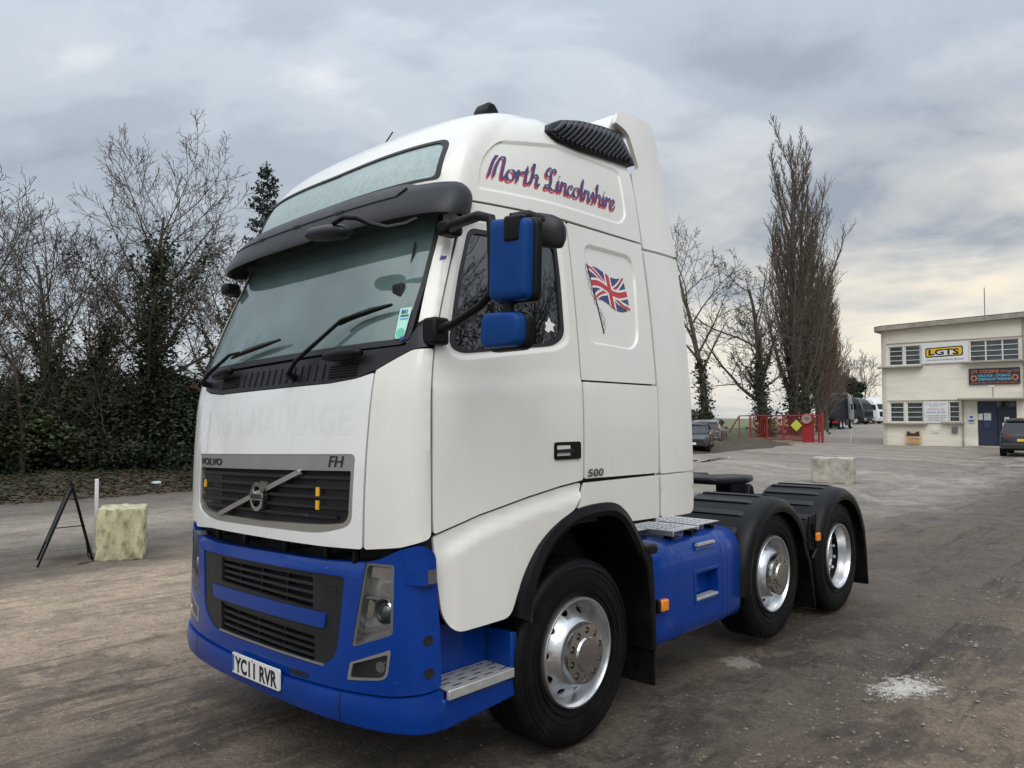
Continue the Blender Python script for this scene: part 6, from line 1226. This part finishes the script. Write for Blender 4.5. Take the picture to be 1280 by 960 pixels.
m = MB(); m.box((-11.3,YB-.55,.0), (-6.70,YB+.05,.20)); m.build('planting_kerb', mat('mossy_kerb', (.10,.105,.06), .95, var=.4, vscale=3, bump=.6), OFF, bevel=.03)
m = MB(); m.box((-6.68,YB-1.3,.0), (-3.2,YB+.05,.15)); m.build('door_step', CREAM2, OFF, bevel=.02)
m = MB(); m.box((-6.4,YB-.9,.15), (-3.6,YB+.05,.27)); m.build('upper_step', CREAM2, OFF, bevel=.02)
m = MB(); m.box((-7.28,YB-.12,.96), (-7.0,YB-.003,1.30)); m.build('meter_box', mat('grey_box', (.13,.13,.13), .6), OFF, bevel=.02)
m = MB(); m.box((-8.28,YB-.04,.95), (-7.95,YB-.003,1.17)); m.build('wall_plate', FRAME, OFF, bevel=.01)
m = MB(); m.tube([(-5.15,YB-.5,2.90),(-5.15,YB-.5,3.50)], .03, 6); cp = m.build('camera_pole', mat('galvanised', (.35,.36,.36), .45, metal=.6), OFF)
m = MB(); m.box((-5.38,YB-.56,3.48), (-5.08,YB-.44,3.58)); m.build('security_camera', FRAME, OFF, bevel=.02)
m = MB(); m.tube([(-5.72,YB+1,7.4),(-5.72,YB+1,9.2)], .02, 5); m.build('roof_aerial', BLACK, OFF)
def board(name, label, x0, x1, z0, z1, m_, y=YB-.06, th=.04):
    m = MB(); m.box((x0,y-th,z0), (x1,y,z1)); o = m.build(name, m_, bevel=.006); tag(o, label, 'sign'); return o
def wtext(o, body, cx, z, h, w, m_, y, bold=.0, name='lettering', shear=0):
    tv, tf = text2d(body, 1.0, bold=bold, shear=shear); a, b = tv[:,0].min(), tv[:,0].max(); hh = tv[:,1].max()
    me = mesh(name, [(cx-w/2+(p[0]-a)/(b-a)*w, y, z+p[1]/hh*h) for p in tv], tf, m_, False); return link(name, me, o)
SW = mat('sign_white', (.70,.70,.69), .5, var=.03); SY = mat('sign_yellow', (.72,.46,.02), .45, var=.05); SD = mat('sign_dark', (.030,.030,.045), .45, var=.1); SO = mat('sign_orange', (.62,.20,.06), .5); SB = mat('sign_sky_blue', (.16,.50,.66), .5); SRD = mat('sign_red', (.55,.06,.05), .5); SBL = mat('sign_blue', (.05,.13,.45), .5)
yb = YB-.105
o = board('banner_sign', 'white banner with yellow and black lettering between the upper windows', -8.74, -6.37, 4.94, 6.10, SW)
def flat(poly, y, m_, nm, par):
    me = mesh(nm, [(p[0], y, p[1]) for p in poly], [tuple(range(len(poly)))], m_, False); return link(nm, me, par)
flat(rpoly([(-8.55,5.28),(-6.62,5.34),(-6.62,5.90),(-8.55,5.84)], .12, 5), yb, INK, 'emblem_outline', o); flat(rpoly([(-8.49,5.34),(-6.68,5.40),(-6.68,5.84),(-8.49,5.78)], .10, 5), yb-.006, SY, 'emblem_field', o)
flat([(-8.2,5.36),(-7.2,5.40),(-6.95,5.60),(-7.4,5.72),(-7.9,5.60)], yb-.012, SW, 'emblem_flash', o)
wtext(o, 'LGTS', -7.60, 5.43, .32, 1.55, INK, yb-.018, bold=.03); wtext(o, 'HAULAGE & TRANSPORT SERVICES', -7.55, 5.10, .08, 1.9, INK, yb)
o = board('name_board', 'dark name board with orange and blue lettering above the door canopy', -6.37, -3.94, 3.66, 4.56, SD)
wtext(o, 'J.M. COUSINS', -5.58, 4.30, .17, 1.35, SO, yb, .01); wtext(o, '(Haulage) LTD', -4.42, 4.32, .13, .85, SO, yb); wtext(o, 'HAULAGE - STORAGE', -5.15, 4.08, .14, 1.55, SB, yb, .01); wtext(o, 'OVERNIGHT PARKING', -5.15, 3.88, .14, 1.60, SB, yb, .01); wtext(o, 'Phone 01652 Visitors and drivers report', -5.15, 3.72, .08, 2.2, SO, yb)
for x in (-6.12,-4.17):
    flat([(x+.15*math.cos(t), 4.02+.16*math.sin(t)) for t in np.linspace(0, 6.283, 20)[:-1]], yb, SO, 'wheel_emblem', o); flat([(x+.09*math.cos(t), 4.02+.10*math.sin(t)) for t in np.linspace(0, 6.283, 16)[:-1]], yb-.006, SD, 'wheel_emblem_core', o)
o = board('notice_board', 'white notice with red and blue lines between the lower windows', -8.70, -7.46, 1.52, 2.72, SW, YB-.02)
yn = YB-.066
for k, (t_, z, h, w, mm_) in enumerate((('HAULAGE - STORAGE - PARKING',2.58,.07,1.1,SBL),('TRANSPORT LTD',2.47,.06,.7,SBL),('NOTICE TO',2.25,.11,.62,SRD),('ALL',2.26,.10,.2,SBL),('DRIVERS & VISITORS',2.08,.10,1.0,SBL),('ALL VEHICLES MUST REPORT TO THE OFFICE',1.92,.05,1.1,INK),('NO UNAUTHORISED PERSONS BEYOND',1.82,.05,1.05,INK),('SPEED LIMIT 5 MPH',1.72,.05,.8,INK),('THIS SITE IS COVERED BY CCTV',1.62,.05,1.0,INK))): wtext(o, t_, -8.08-(.12 if t_ == 'NOTICE TO' else -.38 if t_ == 'ALL' else 0), z, h, w, mm_, yn)
o = board('small_notice', 'small blue and white notice beside the navy door', -6.45, -6.15, 1.56, 1.97, SW); flat([(-6.30+.10*math.cos(t), 1.86+.08*math.sin(t)) for t in np.linspace(0, 6.283, 16)[:-1]], yb, SBL, 'notice_disc', o); flat([(-6.43,1.60),(-6.17,1.60),(-6.17,1.72),(-6.43,1.72)], yb, SBL, 'notice_band', o)
o = board('parking_sign', 'small yellow and black sign low on the office wall', -9.70, -8.90, .32, 1.06, mat('sign_tan', (.62,.42,.20), .5)); flat(rpoly([(-9.66,.74),(-8.94,.74),(-8.98,1.02),(-9.10,1.02),(-9.18,.92),(-9.42,.92),(-9.50,1.02),(-9.62,1.02)], .03, 2), yb, SD, 'camera_pictogram', o); wtext(o, 'CCTV IN', -9.30, .54, .12, .6, INK, yb, .01); wtext(o, 'OPERATION', -9.30, .38, .10, .62, SRD, yb, .01)
# ---- red gate and its signs
REDP = mat('red_gate_paint', (.30,.014,.018), .5, var=.15, vscale=2, dirt=(.16,.03,.02), dirt_amt=.6, dscale=1.5)
GY_ = 46.1
GT = thing('red_gate', 'long red steel sliding gate with upright bars', 'gate', (-18.5, GY_, rz(-18.5, GY_)))
gz = rz(-18.5, GY_)
def tb(nm, pts, r, par, m_=REDP, n=6): mm_ = MB(); mm_.tube(pts, r, n); return mm_.build(nm, m_, par)
tb('top_rail', [(-19.6,GY_,gz+1.72),(-14.95,GY_,gz+1.72)], .05, GT); tb('bottom_rail', [(-19.6,GY_,gz+.14),(-14.95,GY_,gz+.14)], .05, GT); tb('mid_rail', [(-17.7,GY_,gz+.8),(-16.0,GY_,gz+.8)], .02, GT)
for k in range(36): tb('gate_bar', [(-19.5+k*.128,GY_,gz+.14),(-19.5+k*.128,GY_,gz+1.72)], .018, GT, n=5)
for x in (-19.6,-18.4,-17.3,-14.95): tb('gate_post', [(x,GY_,gz-.1),(x,GY_,gz+1.76)], .055, GT)
tb('raking_brace', [(-21.2,GY_+.1,gz+.55),(-20.4,GY_+.05,gz+1.70),(-19.6,GY_,gz+1.72)], .045, GT); tb('raking_post', [(-20.4,GY_+.05,gz),(-20.4,GY_+.05,gz+1.7)], .04, GT)
m = MB(); m.box((-16.05,GY_-.05,gz), (-15.25,GY_+.02,gz+1.80)); m.build('solid_panel', REDP, GT, bevel=.01)
tb('end_post', [(-14.7,GY_-.1,gz-.1),(-14.7,GY_-.1,gz+1.90)], .09, GT)
m = MB(); c = (-16.35, GY_-.14, gz+1.08); m.prism([(0,-.38),(.38,0),(0,.38),(-.38,0)], lambda p, y: (c[0]+p[0], y, c[2]+p[1]), c[1]-.02, c[1]); tag(m.build('diamond_sign', mat('lime_sign', (.52,.60,.06), .5)), 'lime yellow diamond hazard sign on the red gate', 'sign')
m = MB(); m.tube([(-15.66,GY_-.16,gz+1.52),(-15.66,GY_-.20,gz+1.52)], .34, 24); rs = m.build('round_sign', mat('faded_sign', (.33,.28,.24), .6, var=.2)); tag(rs, 'faded round speed sign at the end of the red gate', 'sign')
m = MB(); m.lathe([(.30,0),(.34,0),(.34,.02),(.30,.02),(.30,0)], (0,0,0), 24, 'z'); v_ = [(-15.66+p[0], GY_-.205-p[2], gz+1.52+p[1]) for p in m.v]; link('sign_ring', mesh('sign_ring', v_, m.f, SRD), rs)
wtext(rs, '10', -15.66, gz+1.42, .20, .26, INK, GY_-.204, .02)
for k, (x, y, a, L_) in enumerate(((-17.2,44.6,.3,2.4),(-18.2,44.9,-.2,1.8),(-16.9,45.0,.9,1.4))):
    m = MB(); m.box((-L_/2,-.09,0), (L_/2,.09,.07)); o = m.build('timber_plank', mat('grey_timber', (.20,.17,.13), .9, var=.2), loc=(x, y, rz(x, y)+.02+.03*k), bevel=.01); o.rotation_euler = (0,.02,a); tag(o, ('long grey plank lying in front of the red gate','shorter plank lying left of the gate planks','shortest plank crossing the others by the gate')[k], 'plank', 'planks by the gate')
m = MB(); m.box((-.3,-.2,0), (.3,.2,.14)); o = m.build('rubble_lump', CONC, loc=(-19.2,45.6,rz(-19.2,45.6)), bevel=.06); tag(o, 'pale rubble lump in the grass left of the gate', 'rubble')
tb('lane_post', [(-14.0,49.0,gz),(-13.9,49.1,gz+.9)], .03, None, FRAME); tag(bpy.data.objects['lane_post'], 'thin leaning pale post at the lane edge beside the gate', 'post')
# ---- cars
CGL = glass('car_glass', (.10,.11,.11), ior=1.8)
LRED = mat('tail_lamp_red', (.35,.015,.015), .2, coat=.8); LCL = mat('clear_lamp', (.55,.56,.58), .12, metal=.5, coat=.6); YPL = mat('plate_yellow', (.72,.50,.05), .4); TYR = mat('car_tyre', (.015,.015,.016), .7)
def car(name, label, loc, head, paint, kind, Ln=4.5, Wd=1.84, Ht=1.62, roofcol=None):
    root = thing(name, label, 'car', loc, 'cars parked in the yard'); ch, sh = math.cos(head), math.sin(head)
    def W(x, y, z): return (loc[0]+x*ch-y*sh, loc[1]+x*sh+y*ch, loc[2]+z)      # local: +y forward
    hl_ = Ln/2; hw = Wd/2
    # stations: y, half width, floor z, shoulder z, top z
    st = [(-hl_,hw*.80,.42,.86,.88),(-hl_+.05,hw*.93,.32,.95,.98),(-hl_+.35,hw*.98,.24,.99,1.02),(-hl_+1.2,hw,.22,.99,1.01),(0,hw,.22,.97,.99),(hl_-1.35,hw,.22,.95,.97),(hl_-.75,hw*.98,.22,.90,.93),(hl_-.2,hw*.90,.26,.78,.80),(hl_,hw*.72,.36,.66,.68)]
    secs = []
    for y, w, z0, z1, z2 in st: secs.append([W(-w*.86,y,z0),W(-w,y,z0+.12),W(-w,y,(z0+z1)/2),W(-w*.97,y,z1-.05),W(-w*.90,y,z1),W(0,y,z2),W(w*.90,y,z1),W(w*.97,y,z1-.05),W(w,y,(z0+z1)/2),W(w,y,z0+.12),W(w*.86,y,z0)])
    m = MB(); m.sweep(secs); m.build('body', paint, root, sharp=35)
    rb, rf, wf = -hl_+(.18 if kind == 'estate' else .35), -hl_+(.62 if kind == 'estate' else .9), hl_-1.25
    g_ = []
    for y, w, z in ((rb,hw*.84,1.0),(rf,hw*.72,Ht-.06),(-.2,hw*.73,Ht),(.45,hw*.72,Ht-.05),(wf,hw*.82,.97)): g_.append((y, w, z))
    # greenhouse glass then roof
    m = MB(); P0 = [W(-hw*.88,rb,.98),W(hw*.88,rb,.98),W(hw*.90,wf,.96),W(-hw*.90,wf,.96)]; P1 = [W(-hw*.70,rf,Ht-.07),W(hw*.70,rf,Ht-.07),W(hw*.70,.42,Ht-.07),W(-hw*.70,.42,Ht-.07)]
    m.hexa(P0+P1); m.build('windows', CGL, root, sharp=20)
    m = MB(); m.sweep([[W(-w,y,z-.06),W(-w*.97,y,z-.01),W(-w*.5,y,z+.02),W(w*.5,y,z+.02),W(w*.97,y,z-.01),W(w,y,z-.06)] for y, w, z in ((rf-.12,hw*.70,Ht-.08),(rf+.1,hw*.735,Ht-.03),(-.2,hw*.745,Ht),(.35,hw*.735,Ht-.03),(.52,hw*.70,Ht-.09))]); m.build('roof', roofcol or paint, root, sharp=45)
    for sx in (-1, 1):
        for (ya, za, yb2, zb2, r_) in ((rb,.98,rf,Ht-.06,.045),(wf,.96,.42,Ht-.06,.04),(-.15,.98,-.15,Ht-.05,.035)):
            k0 = .885 if za > .9 else .9; m = MB(); m.tube([W(sx*hw*.885,ya,za), W(sx*hw*.71,yb2,zb2)], r_, 6); m.build('pillar', paint, root)
        for y in (-hl_+.85, hl_-.85):
            m = MB(); m.lathe([(.20,-.10),(.33,-.11),(.345,-.08),(.345,.08),(.33,.11),(.20,.10)], n=28); v_ = [W(sx*(hw-.12)+p[0], y+p[1], .34+p[2]) for p in m.v]; wh = link('wheel', mesh('wheel', v_, m.f, TYR, True, 40), root)
            m = MB(); m.lathe([(.21,.085),(.19,.095),(.06,.07),(.001,.075)], n=20); v_ = [W(sx*(hw-.12+p[0]), y+p[1], .34+p[2]) for p in m.v]; link('hub', mesh('hub', v_, m.f, ALLOY, True, 40), wh)
            m = MB(); m.lathe([(.36,.0),(.41,.0),(.41,.03),(.36,.03)], n=28); v_ = [W(sx*(hw-.03+p[0]), y+p[1], .36+p[2]) for p in m.v]; link('wheel_arch', mesh('wheel_arch', v_, m.f, BLACK, True, 40), root)
        m = MB(); m.hexa([W(sx*hw*.58,-hl_-.02,.80),W(sx*hw*.86,-hl_+.06,.80),W(sx*hw*.86,-hl_+.16,.80),W(sx*hw*.58,-hl_+.08,.80),W(sx*hw*.58,-hl_-.01,.95),W(sx*hw*.86,-hl_+.07,.95),W(sx*hw*.86,-hl_+.16,.95),W(sx*hw*.58,-hl_+.08,.95)]); m.build('tail_lamp', LRED, root)
        m = MB(); m.hexa([W(sx*hw*.42,hl_-.10,.58),W(sx*hw*.86,hl_-.26,.60),W(sx*hw*.88,hl_-.42,.60),W(sx*hw*.42,hl_-.2,.58),W(sx*hw*.42,hl_-.05,.70),W(sx*hw*.84,hl_-.22,.76),W(sx*hw*.86,hl_-.42,.80),W(sx*hw*.42,hl_-.2,.74)]); m.build('headlamp', LCL, root)
        m = MB(); m.hexa([W(sx*hw*.95,.95,.98),W(sx*hw*1.12,.95,.98),W(sx*hw*1.12,1.10,.98),W(sx*hw*.95,1.10,.98),W(sx*hw*.95,.95,1.12),W(sx*hw*1.12,.95,1.12),W(sx*hw*1.12,1.06,1.12),W(sx*hw*.95,1.06,1.12)]); m.build('door_mirror', paint, root)
    m = MB(); m.hexa([W(-.26,-hl_-.03,.66),W(.26,-hl_-.03,.66),W(.26,-hl_+.04,.66),W(-.26,-hl_+.04,.66),W(-.26,-hl_-.02,.77),W(.26,-hl_-.02,.77),W(.26,-hl_+.04,.77),W(-.26,-hl_+.04,.77)]); m.build('rear_plate', YPL, root)
    m = MB(); m.hexa([W(-.26,hl_-.04,.40),W(.26,hl_-.04,.40),W(.26,hl_+.025,.40),W(-.26,hl_+.025,.40),W(-.26,hl_-.04,.51),W(.26,hl_-.04,.51),W(.26,hl_+.02,.51),W(-.26,hl_+.02,.51)]); m.build('front_plate', PLATE, root)
    m = MB(); m.hexa([W(-hw*.84,-hl_-.03,.34),W(hw*.84,-hl_-.03,.34),W(hw*.9,-hl_+.2,.30),W(-hw*.9,-hl_+.2,.30),W(-hw*.84,-hl_-.03,.56),W(hw*.84,-hl_-.03,.56),W(hw*.95,-hl_+.2,.58),W(-hw*.95,-hl_+.2,.58)]); m.build('rear_bumper', BLACK if kind != 'estate' else paint, root, bevel=.03)
    m = MB(); m.hexa([W(-hw*.45,hl_-.10,.54),W(hw*.45,hl_-.10,.54),W(hw*.45,hl_+.005,.54),W(-hw*.45,hl_+.005,.54),W(-hw*.40,hl_-.12,.66),W(hw*.40,hl_-.12,.66),W(hw*.40,hl_-.01,.66),W(-hw*.40,hl_-.01,.66)]); m.build('front_grille', BLACK, root)
    return root
DGREY = mat('dark_grey_car_paint', (.030,.031,.034), .25, metal=.3, var=.05, coat=.7, dirt=(.10,.09,.08), dirt_amt=.35, dscale=2); CBLACK = mat('black_car_paint', (.012,.013,.015), .22, var=.05, coat=.8); CGREY = mat('grey_car_paint', (.075,.072,.070), .3, metal=.3, var=.05, coat=.6, dirt=(.15,.13,.11), dirt_amt=.3)
car('parked_car', 'dark grey off-roader parked at the office door, cut by the right edge', (-2.60, 38.9, rz(-2.6, 38.9)), R_(4), DGREY, 'estate', 4.6, 1.95, 1.68)
car('parked_car', 'black car nosing out from behind the truck cab', (-16.2, 32.4, rz(-16.2, 32.4)), R_(205), CBLACK, 'hatch', 4.3, 1.8, 1.45)
car('parked_car', 'grey estate car, seen from the rear, behind the black car', (-18.6, 38.4, rz(-18.6, 38.4)), R_(22), CGREY, 'estate', 4.7, 1.86, 1.52, mat('silver_roof', (.35,.36,.37), .3, metal=.5))
# ---- lorries parked up the lane
def lorry(name, label, loc, head, paint, H=3.75, deflect=True):
    root = thing(name, label, 'truck', loc, 'lorries parked up the lane'); ch, sh = math.cos(head), math.sin(head)
    def W(x, y, z): return (loc[0]+x*ch-y*sh, loc[1]+x*sh+y*ch, loc[2]+z)
    m = MB(); secs = []
    for z, yf, yr, w in ((.95,2.95,.75,1.24),(2.0,2.90,.75,1.25),(2.15,2.82,.75,1.24),(2.95,2.50,.75,1.18),(H-.35,2.10,.78,1.10),(H-.08,1.55,.85,1.0),(H,1.25,.95,.85)):
        P = rpoly([(-w,yr),(w,yr),(w,yf),(-w,yf)], [.06,.06,.28,.28], 4); secs.append([W(p[0], p[1], z) for p in P])
    m.sweep(secs); m.build('cab', paint, root, sharp=40)
    m = MB(); m.hexa([W(-1.05,2.885,2.08),W(1.05,2.885,2.08),W(1.05,2.80,2.05),W(-1.05,2.80,2.05),W(-1.0,2.60,2.85),W(1.0,2.60,2.85),W(1.0,2.45,2.85),W(-1.0,2.45,2.85)]); m.build('windscreen', CGL, root)
    m = MB(); m.hexa([W(-1.22,2.98,.38),W(1.22,2.98,.38),W(1.24,2.3,.38),W(-1.24,2.3,.38),W(-1.22,3.0,1.0),W(1.22,3.0,1.0),W(1.24,2.3,1.0),W(-1.24,2.3,1.0)]); m.build('bumper', paint, root, bevel=.08)
    m = MB(); m.hexa([W(-.9,3.01,1.05),W(.9,3.01,1.05),W(.9,2.9,1.05),W(-.9,2.9,1.05),W(-.9,2.97,1.75),W(.9,2.97,1.75),W(.9,2.85,1.75),W(-.9,2.85,1.75)]); m.build('grille', BLACK, root)
    for sx in (-1, 1):
        m = MB(); m.hexa([W(sx*1.17,.35,1.1),W(sx*1.25,.35,1.1),W(sx*1.25,.76,1.1),W(sx*1.17,.76,1.1),W(sx*1.05,.38,H-.1),W(sx*1.12,.38,H-.1),W(sx*1.12,.76,H-.1),W(sx*1.05,.76,H-.1)]); m.build('side_deflector', paint, root)
        m = MB(); m.hexa([W(sx*1.252,1.5,1.98),W(sx*1.256,1.5,1.98),W(sx*1.256,2.55,1.98),W(sx*1.252,2.55,1.98),W(sx*1.195,1.5,2.72),W(sx*1.20,1.5,2.72),W(sx*1.20,2.30,2.72),W(sx*1.195,2.30,2.72)]); m.build('side_window', CGL, root)
        m = MB(); m.hexa([W(sx*.75,2.985,.55),W(sx*1.15,2.985,.55),W(sx*1.15,2.9,.55),W(sx*.75,2.9,.55),W(sx*.75,3.01,.85),W(sx*1.15,3.01,.85),W(sx*1.15,2.9,.85),W(sx*.75,2.9,.85)]); m.build('headlamp', LCL, root)
        m = MB(); m.hexa([W(sx*1.32,2.5,2.1),W(sx*1.52,2.5,2.1),W(sx*1.52,2.62,2.1),W(sx*1.32,2.62,2.1),W(sx*1.32,2.5,2.75),W(sx*1.52,2.5,2.75),W(sx*1.52,2.62,2.75),W(sx*1.32,2.62,2.75)]); mr = m.build('mirror', BLACK, root, bevel=.03)
        m = MB(); m.tube([W(sx*1.2,2.5,2.65), W(sx*1.35,2.55,2.65)], .03, 6); m.build('mirror_arm', BLACK, mr)
        for y in (1.75,-1.6,-2.95):
            m = MB(); m.lathe([(.28,-.14),(.47,-.15),(.50,-.11),(.50,.11),(.47,.15),(.30,.14)], n=30); v_ = [W(sx*1.06+p[0], y+p[1], .5+p[2]) for p in m.v]; wh = link('wheel', mesh('wheel', v_, m.f, TYR, True, 40), root)
            m = MB(); m.lathe([(.30,.13),(.25,.06),(.12,.10),(.001,.11)], n=20); v_ = [W(sx*(1.06+p[0]), y+p[1], .5+p[2]) for p in m.v]; link('hub', mesh('hub', v_, m.f, ALLOY, True, 40), wh)
        for y in (-1.6,-2.95):
            m = MB(); secs = [[W(sx*.75,y-.62*math.cos(t),.55+.60*math.sin(t)),W(sx*1.24,y-.62*math.cos(t),.55+.60*math.sin(t)),W(sx*1.24,y-.58*math.cos(t),.55+.56*math.sin(t)),W(sx*.75,y-.58*math.cos(t),.55+.56*math.sin(t))] for t in np.linspace(.25, 2.9, 12)]; m.sweep(secs); m.build('fender', BLACK, root, sharp=50)
        m = MB(); m.hexa([W(sx*.55,-3.72,.62),W(sx*1.15,-3.72,.62),W(sx*1.15,-3.64,.62),W(sx*.55,-3.64,.62),W(sx*.55,-3.72,.86),W(sx*1.15,-3.72,.86),W(sx*1.15,-3.64,.86),W(sx*.55,-3.64,.86)]); m.build('tail_lamp', LRED, root)
        m = MB(); m.hexa([W(sx*.65,-3.62,.16),W(sx*1.22,-3.62,.16),W(sx*1.22,-3.60,.16),W(sx*.65,-3.60,.16),W(sx*.65,-3.60,.75),W(sx*1.22,-3.60,.75),W(sx*1.22,-3.58,.75),W(sx*.65,-3.58,.75)]); m.build('mud_flap', TYR, root)
        m = MB(); m.hexa([W(sx*.62,-.7,.45),W(sx*1.18,-.7,.45),W(sx*1.18,.6,.45),W(sx*.62,.6,.45),W(sx*.62,-.7,1.05),W(sx*1.18,-.7,1.05),W(sx*1.18,.6,1.05),W(sx*.62,.6,1.05)]); m.build('side_tank', BLACK, root, bevel=.06)
        m = MB(); m.hexa([W(sx*.36,-3.7,.75),W(sx*.44,-3.7,.75),W(sx*.44,2.6,.75),W(sx*.36,2.6,.75),W(sx*.36,-3.7,1.0),W(sx*.44,-3.7,1.0),W(sx*.44,2.6,1.0),W(sx*.36,2.6,1.0)]); m.build('chassis_rail', BLACK, root)
    m = MB(); m.hexa([W(-.45,-2.7,1.12),W(.45,-2.7,1.12),W(.45,-1.7,1.18),W(-.45,-1.7,1.18),W(-.45,-2.7,1.2),W(.45,-2.7,1.2),W(.45,-1.7,1.26),W(-.45,-1.7,1.26)]); m.build('fifth_wheel', BLACK, root)
    m = MB(); m.hexa([W(-1.2,-3.74,.50),W(1.2,-3.74,.50),W(1.2,-3.66,.50),W(-1.2,-3.66,.50),W(-1.2,-3.74,.60),W(1.2,-3.74,.60),W(1.2,-3.66,.60),W(-1.2,-3.66,.60)]); m.build('tail_bar', BLACK, root)
    m = MB(); m.hexa([W(-.26,-3.76,.72),W(.26,-3.76,.72),W(.26,-3.70,.72),W(-.26,-3.70,.72),W(-.26,-3.76,.84),W(.26,-3.76,.84),W(.26,-3.70,.84),W(-.26,-3.70,.84)]); m.build('rear_plate', YPL, root)
    return root
LBLK = mat('black_lorry_paint', (.014,.016,.022), .35, var=.1, coat=.4); LWHT = mat('white_lorry_paint', (.68,.68,.67), .35, var=.04, coat=.4)
lorry('parked_lorry', 'dark lorry tractor unit seen from behind up the lane', (-26.7, 82.0, rz(-26.7, 82)), R_(6), LBLK, 3.95)
lorry('parked_lorry', 'black lorry facing out, between the dark and the white lorries', (-34.1, 107.8, rz(-34, 108)), R_(-104), LBLK, 3.7)
lorry('parked_lorry', 'white lorry facing out at the far end of the lane', (-34.6, 115.6, rz(-34.6, 115.6)), R_(-104), LWHT, 3.8)
m = MB(); m.box((-42,134,rz(-40,138)), (-36.5,138,rz(-40,138)+2.4)); tag(m.build('red_trailer', mat('dull_red', (.30,.06,.05), .6)), 'low red container far behind the white lorry', 'container')
